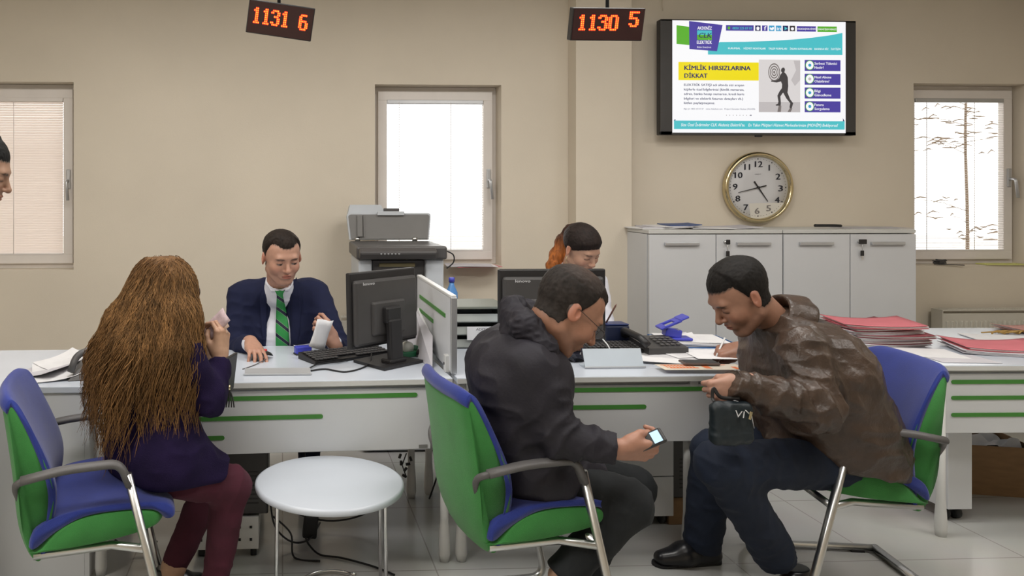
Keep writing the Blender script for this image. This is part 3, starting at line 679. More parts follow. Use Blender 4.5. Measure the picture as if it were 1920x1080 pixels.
tower(PX(1285, 900, 3.34).x+0.03, 3.36, 0.17, 0.38, 0.40, 0.12, 'dark computer tower under the middle desk beside the white pedestal')
tag(MB().box((PX(1285, 900, 3.34).x+0.03, 3.54, 0.06), (0.19, 0.36, 0.12), bev=0.004).build('cardboard_box', M_card), 'flat cardboard box under the dark computer of the middle desk', 'box')
# open cardboard box on the floor at the right
bx0 = PX(1815, 935, 3.55); t = thing('cardboard_box', 'open brown cardboard box with crumpled white paper under the right table', 'box', (bx0.x+0.16, 3.78, 0), math.radians(-14))
w_, d_, h_ = 0.50, 0.30, 0.24; q = MB()
q.box((0, 0, 0.004), (w_, d_, 0.008)); q.box((0, -d_/2, h_/2), (w_, 0.006, h_)); q.box((0, d_/2, h_/2), (w_, 0.006, h_)); q.box((-w_/2, 0, h_/2), (0.006, d_, h_)); q.box((w_/2, 0, h_/2), (0.006, d_, h_))
q.build('box_walls', M_card, t); q = MB()
q.box((0, d_/2+0.05, h_-0.03), (w_, 0.11, 0.005), rot=(-0.7, 0, 0)); q.box((-w_/2-0.05, 0, h_-0.03), (0.11, d_, 0.005), rot=(0, -0.7, 0)); q.build('flaps', M_card, t)
vs = []; fs = []; N_ = 14
for i in range(N_):
    for j in range(N_): vs.append(((i/(N_-1)-0.5)*w_*0.94, (j/(N_-1)-0.5)*d_*0.92, h_-0.03+0.035*math.sin(i*0.9)*math.cos(j*0.7)+random.uniform(-0.012, 0.02)))
for i in range(N_-1):
    for j in range(N_-1): a_ = i*N_+j; fs.append((a_, a_+N_, a_+N_+1, a_+1))
tag(MB().add(vs, fs, None, Matrix.Translation(t.location) @ Matrix.Rotation(math.radians(-14), 4, 'Z'), True).build('crumpled_paper', M_paper), 'crumpled white paper filling the cardboard box on the floor', 'paper')
# ------------------------------------------------------------------ cables
def cable(pts, r, lab, m=M_rub, n=6): return tag(MB().tube(smooth_path(pts, 7), r, n=8).build('cable', m), lab, 'cable')
zf = 0.006
cable([PX(506, 930, 3.3), PX(515, 985, 3.25), PX(545, 1015, 3.22), PX(578, 1012, 3.2), PX(600, 980, 3.35)], 0.004, 'black cable looping down behind the round table, left one')
cable([PX(512, 968, 3.2), PX(545, 1000, 3.18), PZ(552, 1045, zf), PZ(600, 1052, zf)], 0.004, 'black cable dropping to the floor beside the back table leg')
cable([PX(573, 1008, 3.2), PX(580, 1022, 3.18), PZ(600, 1040, zf), PZ(640, 1046, zf), PZ(700, 1062, zf), PZ(740, 1078, zf)], 0.004, 'black cable lying on the floor under the round table')
cable([PX(500, 940, 3.45), PX(600, 975, 3.4), PX(680, 965, 3.4), PX(730, 920, 3.45)], 0.004, 'black cable sagging below the left desk')
cable([PX(808, 790, 3.5), PX(818, 830, 3.55), PX(822, 880, 3.6), PZ(805, 935, zf)], 0.004, 'black cable hanging between the two desks')
q = MB(); q.box(PX(582, 985, 3.25), (0.06, 0.04, 0.10), rot=(0, 0.1, 0), bev=0.008); q.tube([PX(580, 960, 3.25), PX(575, 900, 3.35), PX(570, 840, 3.45)], 0.004, n=6); tag(q.build('power_adapter', M_rub), 'black power adapter hanging by its cord below the left desk', 'adapter')
q = MB()
for k, (px, py) in enumerate(((752, 868), (760, 880), (765, 870), (758, 892), (770, 860), (750, 855))): q.box(PX(px, py, 3.62), (0.012, 0.01, 0.022), rot=(0, k*0.7, 0), bev=0.002)
q.tube([PX(762, 850, 3.62), PX(754, 872, 3.62), PX(762, 895, 3.62)], 0.003, n=6); tag(q.build('cable_tie_chain', M_blk), 'black jointed cable guide hanging under the left desk', 'cable guide')
cable([PX(148, 728, 3.0), PX(158, 760, 2.965), PX(170, 790, 2.965), PX(178, 805, 2.965), PX(184, 840, 2.968)], 0.003, 'thin grey cable hanging down the white counter', M_arm)
cable([PX(215, 1012, 3.2), PX(235, 1022, 3.2), PX(270, 1025, 3.2), PX(295, 1015, 3.2)], 0.004, 'black cable behind the leftmost chair')
# ------------------------------------------------------------------ monitors
def text_on(t, s_, m, T, x, y, h, w_, bold=0.0, name='lettering'):
    q = MB(); put_text(q, s_, m, T, x, y, h, w_, bold); return q.build(name, None, t)
def monitor(label, loc, rz, W, H, zb, tilt, mark):
    """back side looks to local -Y"""
    t = thing('computer_monitor', label, 'monitor', (loc[0], loc[1], DZ+0.001), rz); T = Matrix.Translation((0, 0, zb+H/2-DZ)) @ Matrix.Rotation(tilt, 4, 'X')
    MB().box((0, 0.02, 0), (W, 0.028, H), bev=0.006, T=T).build('frame', M_blk, t)
    q = MB(); q.box((0, 0.0, -0.01), (W*0.94, 0.03, H*0.86), bev=0.012, T=T); q.box((0, -0.016, -0.04), (W*0.5, 0.02, H*0.45), bev=0.010, T=T); q.build('rear_shell', M_blk2, t)
    MB().box((0, 0.0355, 0.004), (W-0.03, 0.002, H-0.045), T=T).build('screen', mat('lit_screen', (0.55, 0.62, 0.72), 0.3, emit=0.6), t)
    MB().box((0, -0.02, -H*0.0+0.0), (0.001, 0.001, 0.001), T=T)
    neck = MB(); neck.box((0, -0.055, (zb+H*0.35-DZ)/2+0.005), (0.075, 0.03, zb+H*0.35-DZ), bev=0.008, rot=(-0.06, 0, 0)); neck.build('stand_neck', M_blk, t)
    MB().box((0, -0.03, (zb+H*0.42-DZ)), (0.09, 0.05, 0.07), bev=0.008).build('tilt_hinge', M_blk, t)
    q = MB(); q.prism([(-0.12, -0.11), (0.12, -0.11), (0.105, 0.09), (-0.105, 0.09)], 0.012, None); q.box((0, -0.05, 0.018), (0.1, 0.06, 0.02), bev=0.006); q.build('stand_base', M_blk, t)
    text_on(t, mark, mat('silver_print', (0.6, 0.6, 0.62), 0.4), T @ Matrix.Translation((0, -0.0152 if W < 0.43 else -0.0152, 0)) @ FACE, -W*0.36, H*0.33, 0.013, 0.068, 0.03)
    return t
ml = PX(657, 520, 3.20); mr = PX(783, 502, 3.46); mc = (ml+mr)/2
monitor('black monitor seen from behind in front of the clerk with the green tie', (mc.x, mc.y, 0), math.atan2(mr.y-ml.y, mr.x-ml.x), 0.405, 0.32, 0.818, -0.03, 'lenovo')
ml = PX(936, 510, 3.42); mr = PX(1137, 512, 3.42); mc = (ml+mr)/2
monitor('black monitor seen from behind in front of the woman clerk', (mc.x, 3.42, 0), 0.0, mr.x-ml.x, 0.33, 0.80, 0.0, 'lenovo')
# ------------------------------------------------------------------ keyboards, mouse
def keyboard(lab, loc, rz, W=0.42):
    t = thing('keyboard', lab, 'keyboard', loc, rz)
    q = MB(); q.loft([(-0.075, 0.0), (0.075, 0.0), (0.075, 0.022), (0.06, 0.026), (-0.07, 0.012)], [0], [1]) if False else None
    vs = [(-W/2, -0.075, 0), (W/2, -0.075, 0), (W/2, 0.075, 0), (-W/2, 0.075, 0), (-W/2, -0.075, 0.012), (W/2, -0.075, 0.012), (W/2, 0.075, 0.028), (-W/2, 0.075, 0.028)]
    MB().add(vs, [(0, 3, 2, 1), (4, 5, 6, 7), (0, 1, 5, 4), (1, 2, 6, 5), (2, 3, 7, 6), (3, 0, 4, 7)]).build('key_tray', M_blk, t)
    q = MB()
    for r_ in range(5):
        y = -0.058+r_*0.026; z = 0.0155+(y+0.075)*0.107
        n = 20
        for c_ in range(n):
            if r_ == 0 and 5 < c_ < 11: continue
            q.box((-W/2+0.018+c_*(W-0.036)/(n-1), y, z+0.002), (0.0165, 0.020, 0.007), bev=0.002, seg=1)
    tag(q.build('keys', M_blk2, t), kind=None); return t
kb = PZ(655, 672, DZ+0.02); keyboard('black keyboard beside the left monitor, in front of the suited clerk', (PX(640, 670, 3.43).x+0.02, 3.45, DZ+0.001), math.radians(28), 0.40)
keyboard('black keyboard behind the folded sign on the middle desk', (PX(1165, 650, 3.42).x, 3.54, DZ+0.001), math.radians(0), 0.42)
mp = PZ(492, 668, DZ+0.012)
t = thing('computer_mouse', 'black mouse with a red glow under the suited clerk\'s hand', 'mouse', (mp.x, mp.y, DZ+0.001), math.radians(65))
q = MB(); vs = []; fs = []
for i in range(9):
    u = -1+2*i/8
    for j in range(9):
        v = -1+2*j/8; rr = max(0.0, 1-u*u)*max(0.0, 1-v*v*0.8)
        vs.append((u*0.055, v*0.031*(1-0.15*u*u), 0.004+0.030*rr**0.4 if rr > 0 else 0.004))
for i in range(8):
    for j in range(8): a_ = i*9+j; fs.append((a_, a_+9, a_+10, a_+1))
MB().add(vs, fs, None, None, True).build('shell', M_blk, t); MB().cyl((0.03, -0.004, 0.028), (0.03, 0.004, 0.028), 0.010, n=14).build('scroll_wheel', mat('red_wheel', (0.5, 0.02, 0.02), 0.4, emit=0.3), t)
cable([mp+Vector((0.02, -0.05, 0)), PZ(478, 684, DZ+0.003), PZ(455, 692, DZ+0.003)], 0.002, 'mouse cable curling on the left desk', M_arm)
cable([PZ(583, 695, DZ+0.004), PZ(610, 692, DZ+0.004), PZ(650, 697, DZ+0.004), PZ(690, 684, DZ+0.006), PX(697, 660, 3.4)], 0.0035, 'black cable curving over the left desk to the monitor')
cable([PZ(580, 690, DZ+0.006), PZ(600, 682, DZ+0.006), PZ(640, 678, DZ+0.006), PZ(670, 668, DZ+0.006)], 0.003, 'black keyboard cable across the left desk')
# ------------------------------------------------------------------ folded name signs
def vsign(px0, px1, pyt, pyb, lab, m, hgt):
    a = PZ(px0, pyb, DZ+0.002); c = PZ(px1, pyb, DZ+0.002); W = c.x-a.x; Y = (a.y+c.y)/2
    t = thing('desk_sign', lab, 'sign', ((a.x+c.x)/2, Y, DZ+0.001))
    vs = [(-W/2, 0, 0), (W/2, 0, 0), (W/2, hgt*0.45, hgt), (-W/2, hgt*0.45, hgt), (-W/2, 0.004, 0), (W/2, 0.004, 0), (W/2, hgt*0.45+0.004, hgt), (-W/2, hgt*0.45+0.004, hgt)]
    MB().add(vs, [(0, 1, 2, 3), (7, 6, 5, 4), (3, 2, 6, 7), (1, 5, 6, 2), (0, 3, 7, 4), (0, 4, 5, 1)]).build('face', m, t)
    MB().box((0, hgt*0.45, 0.002), (W, hgt*0.95, 0.004)).build('foot', m, t)
    MB().box((0, -0.002, 0.004), (W+0.01, 0.008, 0.008), bev=0.002).build('front_rail', M_alu, t)
    return t
vsign(459, 582, 688, 703, 'low silver sign holder lying on the left desk', mat('silver_sign', (0.42, 0.42, 0.43), 0.4, var=0.04), 0.026)
vsign(1097, 1209, 660, 690, 'pale blue-grey tilted sign holder on the middle desk', mat('pale_blue_sign', (0.50, 0.56, 0.62), 0.4, var=0.03), 0.075)
# ------------------------------------------------------------------ left desk small things
def sheet(name, lab, c, w_, d, rz, m, z=DZ, th=0.0012, curl=0.0, cat='paper', grp=None, ink=None):
    t_ = MB(); N_ = 6; vs = []; fs = []
    for i in range(N_):
        for j in range(N_):
            x = (i/(N_-1)-0.5)*w_; y = (j/(N_-1)-0.5)*d; vs.append((x, y, curl*((i/(N_-1))**3)*1.0+curl*0.6*((j/(N_-1))**4)))
    top = [(v[0], v[1], v[2]+th) for v in vs]; o_ = len(vs); vs += top
    for i in range(N_-1):
        for j in range(N_-1):
            a_ = i*N_+j; fs.append((a_, a_+1, a_+N_+1, a_+N_)); fs.append((o_+a_, o_+a_+N_, o_+a_+N_+1, o_+a_+1))
    for i in range(N_-1):
        for (a_, b_) in ((i, i+1), ((N_-1)*N_+i+1, (N_-1)*N_+i), ((i+1)*N_, i*N_), (i*N_+N_-1, (i+1)*N_+N_-1)): fs.append((a_, b_, o_+b_, o_+a_))
    T = Matrix.Translation((c[0], c[1], z)) @ Matrix.Rotation(rz, 4, 'Z')
    t_.add(vs, fs, m, T, False)
    if ink:
        for (x0, y0, x1, y1, mm) in ink: t_.add([(x0*w_, y0*d, th+0.0006), (x1*w_, y0*d, th+0.0006), (x1*w_, y1*d, th+0.0006), (x0*w_, y1*d, th+0.0006)], [(0, 1, 2, 3)], mm, T)
    return tag(t_.build(name, m if not ink else None), lab, cat, grp)
p = PZ(568, 656, DZ+0.02); t = thing('ink_stamp', 'blue-violet self-inking stamp on the left desk beside the keyboard', 'stamp', (p.x, p.y, DZ+0.001), 0.3)
MB().box((0, 0, 0.02), (0.075, 0.04, 0.036), bev=0.006).build('body', M_violet, t); MB().box((0, 0, 0.003), (0.08, 0.045, 0.006), bev=0.002).build('base', M_blk, t)
p = PZ(580, 652, DZ); sheet('paper_sheet', 'small white paper curling behind the blue-violet stamp', (p.x-0.01, p.y+0.05), 0.13, 0.09, 0.4, M_paper, DZ+0.001, curl=0.03)
p = PZ(768, 664, DZ+0.01); t = thing('tape_dispenser', 'green tape dispenser on the left desk beside the partition', 'dispenser', (p.x, p.y, DZ+0.001), 0.4)
M_dg = mat('dark_green_plastic', (0.02, 0.13, 0.06), 0.4); MB().box((0, 0, 0.012), (0.10, 0.05, 0.024), bev=0.005).build('base', M_dg, t)
MB().cyl((-0.012, 0.012, 0.04), (-0.012, -0.012, 0.04), 0.027, n=24).build('tape_roll', mat('clear_tape', (0.6, 0.6, 0.55), 0.3), t); MB().box((0.035, 0, 0.03), (0.012, 0.035, 0.03), bev=0.003).build('cutter', M_dg, t)
p = PZ(795, 662, DZ+0.01); t = thing('stapler', 'black stapler on the left desk right of the green dispenser', 'stapler', (p.x, p.y, DZ+0.001), 1.1)
MB().box((0, 0, 0.006), (0.13, 0.035, 0.012), bev=0.004).build('base', M_blk, t); MB().box((0.0, 0, 0.032), (0.125, 0.03, 0.02), bev=0.006, rot=(0, -0.12, 0)).build('top_arm', M_blk, t); MB().cyl((-0.055, -0.016, 0.02), (-0.055, 0.016, 0.02), 0.012, n=12).build('hinge', M_blk, t)
# papers leaning against the partition
for k in range(2):
    pA = PX(779-k*2, 585+k*8, 3.55); q = MB(); y0, y1 = 3.22-k*0.03, 3.62; xw = sc.location.x-0.018
    q.add([(xw-0.05, y0, DZ+0.002), (xw-0.09, y1, DZ+0.002+0.0), (xw-0.03-0.02*k, y1+0.02, DZ+0.19), (xw-0.006, y0+0.22, DZ+0.10), (xw-0.0515, y0, DZ+0.002), (xw-0.0915, y1, DZ+0.002), (xw-0.0315-0.02*k, y1+0.02, DZ+0.19), (xw-0.0075, y0+0.22, DZ+0.10)], [(0, 1, 2, 3), (7, 6, 5, 4), (0, 3, 7, 4), (1, 5, 6, 2), (3, 2, 6, 7), (0, 4, 5, 1)])
    tag(q.build('paper_sheet', M_paper2 if k else M_paper), ('outer' if k == 0 else 'inner')+' white sheet leaning against the partition behind the left monitor', 'paper')
# counter at the left: telephone, paper
p = PZ(150, 712, 0.74); t = thing('desk_telephone', 'grey telephone with beige cover on the white counter behind the long-haired woman', 'telephone', (PX(188, 700, 3.12).x-0.02, 3.16, DZ), 0.2)
M_bei = mat('beige_cloth_plastic', (0.36, 0.31, 0.17), 0.7, var=0.08)
q = MB(); q.add([(-0.11, -0.08, 0), (0.10, -0.08, 0), (0.10, 0.10, 0), (-0.11, 0.10, 0), (-0.05, -0.03, 0.055), (0.09, -0.03, 0.085), (0.09, 0.10, 0.10), (-0.05, 0.10, 0.06)], [(0, 3, 2, 1), (4, 5, 6, 7), (0, 1, 5, 4), (1, 2, 6, 5), (2, 3, 7, 6), (3, 0, 4, 7)]); q.build('body', M_arm, t)
MB().add([(-0.045, 0.0, 0.10), (0.06, -0.05, 0.11), (0.09, 0.09, 0.11), (0.0, 0.09, 0.10), (0.05, 0.0, 0.21), (0.075, -0.01, 0.21), (0.08, 0.05, 0.21), (0.05, 0.05, 0.21)], [(0, 3, 2, 1), (4, 5, 6, 7), (0, 1, 5, 4), (1, 2, 6, 5), (2, 3, 7, 6), (3, 0, 4, 7)]).build('tent_cover', M_bei, t)
MB().tube(rpath([(-0.10, -0.06, 0.03), (-0.08, -0.03, 0.09), (0.06, 0.02, 0.13)], 0.03), 0.014, n=10).build('handset', M_arm, t)
q = MB(); q.add([(0, 0, 0), (0.16, -0.01, 0), (0.17, 0.05, 0.13), (0.09, 0.03, 0.13), (0, 0.002, 0), (0.16, -0.008, 0), (0.17, 0.052, 0.13), (0.09, 0.032, 0.13)], [(0, 1, 2, 3), (7, 6, 5, 4), (0, 3, 7, 4), (1, 5, 6, 2), (3, 2, 6, 7), (0, 4, 5, 1)], None, Matrix.Translation((PX(170, 730, 2.99).x, 2.99, DZ)))
tag(q.build('paper_sheet', M_paper), 'white sheet standing askew on the corner of the white counter', 'paper')
for k, (px, py, rz, mm) in enumerate(((105, 745, 0.3, M_paper), (85, 748, -0.4, M_paper2), (118, 742, 0.9, M_paper))):
    c = PX(px, py, 3.15); sheet('paper_sheet', ('bent sheet on the white counter, nearest the phone', 'grey sheet on the white counter, leftmost', 'sheet lying crosswise on the white counter')[k], (c.x, 3.18+k*0.05), 0.2, 0.26, rz, mm, DZ+0.001+k*0.003, curl=0.03)
# ------------------------------------------------------------------ copier behind the left desk
CYY = 4.35; a = PX(668, 490, CYY); c = PX(838, 490, CYY); W = c.x-a.x
cp_ = thing('photocopier', 'light grey office photocopier with raised lid under the middle window', 'photocopier', ((a.x+c.x)/2, CYY, 0))
M_cg = mat('copier_light_grey', (0.55, 0.58, 0.62), 0.45, var=0.04); M_cd = mat('copier_dark_grey', (0.075, 0.07, 0.07), 0.4, var=0.08); M_lid = mat('copier_lid_underside', (0.20, 0.195, 0.19), 0.5, var=0.04)
zA = PX(700, 462, CYY).z; zB = PX(700, 487, CYY).z
MB().box((0, 0.24, 0.30), (W*0.86, 0.46, 0.58), bev=0.01).build('paper_trays', M_cg, cp_)
q = MB(); q.box((-W*0.40, 0.24, (0.58+zB)/2), (W*0.15, 0.46, zB-0.58), bev=0.01); q.box((W*0.37, 0.24, (0.58+zB)/2), (W*0.20, 0.46, zB-0.58), bev=0.01); q.box((0, 0.42, (0.58+zB)/2), (W*0.8, 0.1, zB-0.58)); q.build('side_columns', M_cg, cp_)
MB().box((0.0, 0.2, (0.60+zB)/2), (W*0.62, 0.30, zB-0.62)).build('output_bay', M_cd, cp_)
MB().box((-0.02, 0.05, zB-0.035), (W*0.4, 0.02, 0.02), bev=0.003).build('output_label', M_bei, cp_)
q = MB(); q.box((0, 0.235, (zA+zB)/2), (W, 0.50, zA-zB), bev=0.012); q.build('scanner_bed', M_cd, cp_)
q = MB(); q.box((-W*0.05, -0.03, (zA+zB)/2-0.0), (W*0.85, 0.06, 0.05), bev=0.012, rot=(0.5, 0, 0)); q.build('control_panel', M_cd, cp_)
q = MB()
for k in range(6): q.cyl((-W*0.24+k*0.02, -0.055, zB+0.035), (-W*0.24+k*0.02, -0.063, zB+0.040), 0.006, n=10)
q.build('buttons', M_alu, cp_)
MB().box((W*0.30, -0.045, zB+0.045), (0.03, 0.01, 0.02)).build('status_light', mat('orange_button', (0.9, 0.25, 0.05), 0.4, emit=0.6), cp_)
# lid, raised about 70 degrees at the back hinge
zt_ = PX(700, 402, CYY+0.45).z; LH = zt_-zA; T = Matrix.Translation((-0.005, 0.47, zA+0.01)) @ Matrix.Rotation(math.radians(-8), 4, 'X')
def rrect(w0, w1, h, r, n=6):
    pts = []
    for (cx_, cy_, a0) in ((w1/2-r, h-r, 0), (-w1/2+r, h-r, PI/2)):
        for k in range(n+1): a_ = a0+PI/2*k/n; pts.append((cx_+r*math.cos(a_), cy_+r*math.sin(a_)))
    pts += [(-w0/2, 0), (w0/2, 0)]; return pts
q = MB(); sk = Matrix(((1, 0.02, 0, 0), (0, 1, 0, 0), (0, 0, 1, 0), (0, 0, 0, 1)))
q.prism(rrect(W*0.97, W*1.03, LH, 0.02), 0.045, None, T @ Matrix.Translation((0, 0.045, 0)) @ FACE); lid = q.build('lid', M_cg, cp_)
q = MB(); q.prism(rrect(W*0.93, W*0.99, LH-0.015, 0.015), 0.006, None, T @ Matrix.Translation((0, 0.0, 0.004)) @ FACE); q.build('lid_underside', M_lid, lid)
q = MB(); q.box((-W*0.36, -0.012, LH*0.5), (0.035, 0.014, LH*0.82), bev=0.004, T=T); q.box((-W*0.31, -0.010, LH*0.5), (0.006, 0.012, LH*0.82), T=T); q.build('document_scan_strip', M_lid, lid)
MB().box((0.01, -0.008, LH-0.005), (0.17, 0.03, 0.026), bev=0.004, T=T).build('lid_grip', M_cg, lid)
q = MB(); q.add([(-W*0.50, 0.03, LH-0.01), (-W*0.02, 0.03, LH-0.01), (-W*0.02, 0.12, LH-0.01), (-W*0.50, 0.12, LH-0.01), (-W*0.47, 0.03, LH+0.055), (-W*0.09, 0.03, LH+0.055), (-W*0.09, 0.12, LH+0.055), (-W*0.47, 0.12, LH+0.055)], [(0, 3, 2, 1), (4, 5, 6, 7), (0, 1, 5, 4), (1, 2, 6, 5), (2, 3, 7, 6), (3, 0, 4, 7)], None, T); q.build('document_feeder', M_cg, lid)
MB().box((W*0.04, 0.06, LH+0.022), (0.10, 0.08, 0.02), bev=0.004, T=T).build('feeder_tray', M_cd, lid)
for xx in (-W*0.40, W*0.30): MB().cyl((xx-0.015, 0.47, zA+0.012), (xx+0.015, 0.47, zA+0.012), 0.014, n=12).build('hinge', M_satin, cp_)
cable([PX(836, 470, 4.6), PX(850, 478, 4.6), PX(850, 492, 4.62), PX(838, 503, 4.6)], 0.004, 'black cord looping out behind the photocopier')
# window sill things, middle window
zs = wins[1][2]
for k, (px, w_, rz, mm) in enumerate(((892, 0.30, 0.15, M_pink), (885, 0.31, -0.05, M_paper), (880, 0.30, -0.25, M_paper2))):
    c = PX(px, 500, 5.06); sheet('paper_sheet', ('pink folder', 'printed sheet', 'greyish sheet')[k]+' lying on the middle window sill', (c.x-0.005*k, 5.07-0.012*k), w_, 0.19, rz*0.6, mm, zs+0.001+k*0.004, th=0.003)
# small shelf cabinet below that window with blue bottle
c = PX(842, 560, 4.3); t = thing('bottle', 'clear bottle with a blue cap behind the partition', 'bottle', (PX(847, 560, 4.17).x, 4.17, 0.0))
zb_ = PX(841, 575, 4.25).z; t.location.z = zb_-0.02
MB().lathe([(0.028, 0), (0.032, 0.01), (0.032, 0.11), (0.014, 0.15), (0.012, 0.17)], n=20).build('bottle_body', mat('pale_blue_plastic', (0.10, 0.28, 0.62), 0.25, var=0.05), t)
MB().lathe([(0.016, 0.165), (0.016, 0.19), (0.01, 0.192)], n=16).build('cap', M_violet, t)
a = PX(850, 590, 4.22); c2 = PX(945, 590, 4.22)
t2 = thing('low_cabinet', 'low pale cabinet behind the two desks holding the blue bottle', 'cabinet', ((a.x+c2.x)/2+0.05, 4.20, 0)); hh = zb_-0.02
MB().box((0, 0, hh/2), (c2.x-a.x+0.1, 0.25, hh)).build('body', M_edge, t2); MB().box((0, 0, hh-0.011), (c2.x-a.x+0.12, 0.27, 0.02), bev=0.002).build('top', M_edge, t2)
# letter trays on the middle desk
TY = 3.62; a = PX(861, 665, TY); c = PX(935, 665, TY)
t = thing('letter_tray', 'grey stacked letter tray with a printed card beside the partition', 'letter tray', ((a.x+c.x)/2+0.01, TY, DZ+0.001)); W = c.x-a.x+0.06; ht = PX(880, 577, TY).z-DZ
M_tr = mat('grey_green_tray', (0.36, 0.38, 0.36), 0.4, var=0.05)
for k in range(3):
    z = 0.006+k*(ht-0.012)/3; q = MB(); h1 = (ht-0.012)/3
    q.box((0, 0.12, z), (W, 0.26, 0.006)); q.box((-W/2+0.003, 0.12, z+h1/2), (0.006, 0.26, h1)); q.box((W/2-0.003, 0.12, z+h1/2), (0.006, 0.26, h1)); q.box((0, 0.248, z+h1/2), (W, 0.006, h1))
    q.box((0, -0.006, z+h1*0.3), (W, 0.006, h1*0.6), rot=(-0.3, 0, 0)); q.build('tray', M_tr, t)
MB().box((0, 0.12, ht), (W+0.01, 0.27, 0.012), bev=0.003).build('top_rim', mat('tray_rim', (0.17, 0.18, 0.15), 0.5), t)
q = MB().box((0.005, -0.022, ht*0.38), (W*0.62, 0.002, ht*0.33), M_paper); TT = Matrix.Translation((0, -0.0235, 0)) @ FACE
put_text(q, 'ADIYA', M_text, TT, -0.03, ht*0.45, 0.012, 0.06); put_text(q, '0', M_text, TT, -0.005, ht*0.27, 0.018, 0.012); q.build('card', None, t)
# ------------------------------------------------------------------ middle desk small things
p = PX(1222, 640, 3.55)
t = thing('desk_telephone', 'black desk telephone behind the pale sign on the middle desk', 'telephone', (p.x+0.01, 3.52, DZ+0.001), math.radians(4))
MB().add([(-0.09, -0.09, 0), (0.10, -0.09, 0), (0.10, 0.09, 0), (-0.09, 0.09, 0), (-0.09, -0.09, 0.03), (0.10, -0.09, 0.03), (0.10, 0.09, 0.055), (-0.09, 0.09, 0.055)], [(0, 3, 2, 1), (4, 5, 6, 7), (0, 1, 5, 4), (1, 2, 6, 5), (2, 3, 7, 6), (3, 0, 4, 7)]).build('base', M_blk2, t)
q = MB()
for i in range(4):
    for j in range(4): q.box((-0.01+i*0.026, -0.06+j*0.03, 0.037+(j*0.03+0.03)*0.139), (0.018, 0.016, 0.006), bev=0.002, seg=1)
q.build('keypad', M_arm, t)
MB().tube(rpath([(-0.10, -0.10, 0.045), (-0.12, -0.075, 0.075), (-0.12, 0.075, 0.085), (-0.10, 0.10, 0.055)], 0.04, 5), 0.020, n=12, flat=0.8).build('handset', M_blk, t)
p = PX(1158, 630, 3.62); t = thing('card_reader', 'dark blue box-shaped reader beside the right monitor', 'reader', (p.x, 3.66, DZ+0.001))
MB().box((0, 0, 0.05), (0.115, 0.09, 0.10), bev=0.008).build('body', mat('dark_navy_plastic', (0.012, 0.018, 0.05), 0.35), t); MB().box((0, 0, 0.104), (0.11, 0.085, 0.008), bev=0.003).build('lid', mat('navy_blue_plastic', (0.02, 0.035, 0.13), 0.35), t)
cable([PX(1130, 636, 3.36), PX(1140, 648, 3.34), PX(1146, 662, 3.33), PX(1147, 668, 3.34)], 0.003, 'white cable hanging from the right monitor to the sign', M_wmet)
# crumpled bag and papers behind the hooded man's face
q = MB(); b_ = bmesh.new(); bmesh.ops.create_icosphere(b_, subdivisions=3, radius=1.0); random.seed(4)
for v in b_.verts: k = 1+random.uniform(-0.22, 0.22); v.co = Vector((v.co.x*0.075*k, v.co.y*0.06*k, max(0.0, 0.035+v.co.z*0.045*k)))
pp = PX(1070, 668, 3.33); q.bm(b_, None, Matrix.Translation((pp.x, 3.34, DZ+0.002))); tag(q.build('plastic_bag', mat('black_shiny_plastic', (0.02, 0.02, 0.03), 0.2)), 'crumpled black plastic bag on the middle desk behind the hooded man', 'bag')
# in-tray with papers and hole punch
p = PZ(1283, 640, DZ); t = thing('document_tray', 'flat blue-rimmed document tray heaped with white papers on the middle desk', 'letter tray', (p.x-0.005, 3.66, DZ+0.001), math.radians(-6))
M_bt = mat('blue_tray_plastic', (0.04, 0.12, 0.30), 0.4)
q = MB(); q.box((0, 0, 0.003), (0.33, 0.25, 0.006), bev=0.002); q.box((0, 0.125, 0.012), (0.33, 0.005, 0.024)); q.box((0.165, 0, 0.012), (0.005, 0.25, 0.024)); q.build('tray', M_bt, t)
for k in range(6):
    sheet('paper_sheet', ('lowest', 'second lowest', 'third lowest', 'third highest', 'second highest', 'topmost')[k]+' white sheet in the blue-rimmed tray under the hole punch', (p.x-0.005+random.uniform(-0.01, 0.01), 3.66+random.uniform(-0.01, 0.01)), 0.29, 0.215, math.radians(-6)+random.uniform(-0.08, 0.08), M_paper, DZ+0.008+k*0.004, th=0.003, grp='papers stacked in the blue-rimmed tray')
p = PX(1272, 630, 3.60); zz = DZ+0.034; t = thing('hole_punch', 'blue hole punch with its lever up on the papers', 'hole punch', (p.x, 3.62, zz), math.radians(-8))
MB().box((0, 0, 0.006), (0.125, 0.085, 0.012), bev=0.004).build('base', M_violet, t)
q = MB(); q.box((-0.02, 0, 0.032), (0.075, 0.06, 0.04), bev=0.006, rot=(0, 0.15, 0)); q.build('punch_head', M_violet, t)
q = MB(); T = Matrix.Translation((-0.07, 0, 0.058)) @ Matrix.Rotation(math.radians(-24), 4, 'Y')
q.box((0.075, 0, 0.0), (0.03, 0.085, 0.012), bev=0.004, T=T); q.box((0.0, 0, 0), (0.03, 0.085, 0.012), bev=0.004, T=T); q.box((0.04, -0.036, 0), (0.08, 0.013, 0.012), bev=0.003, T=T); q.box((0.04, 0.036, 0), (0.08, 0.013, 0.012), bev=0.003, T=T); q.box((0.105, 0, 0.004), (0.045, 0.085, 0.011), bev=0.004, T=T)
q.build('lever', M_violet, t); MB().cyl((0.0, -0.02, 0.012), (0.0, -0.02, 0.05), 0.008, n=12).build('punch_pin', M_satin, t); MB().cyl((0.0, 0.02, 0.012), (0.0, 0.02, 0.05), 0.008, n=12).build('punch_pin', M_satin, t)
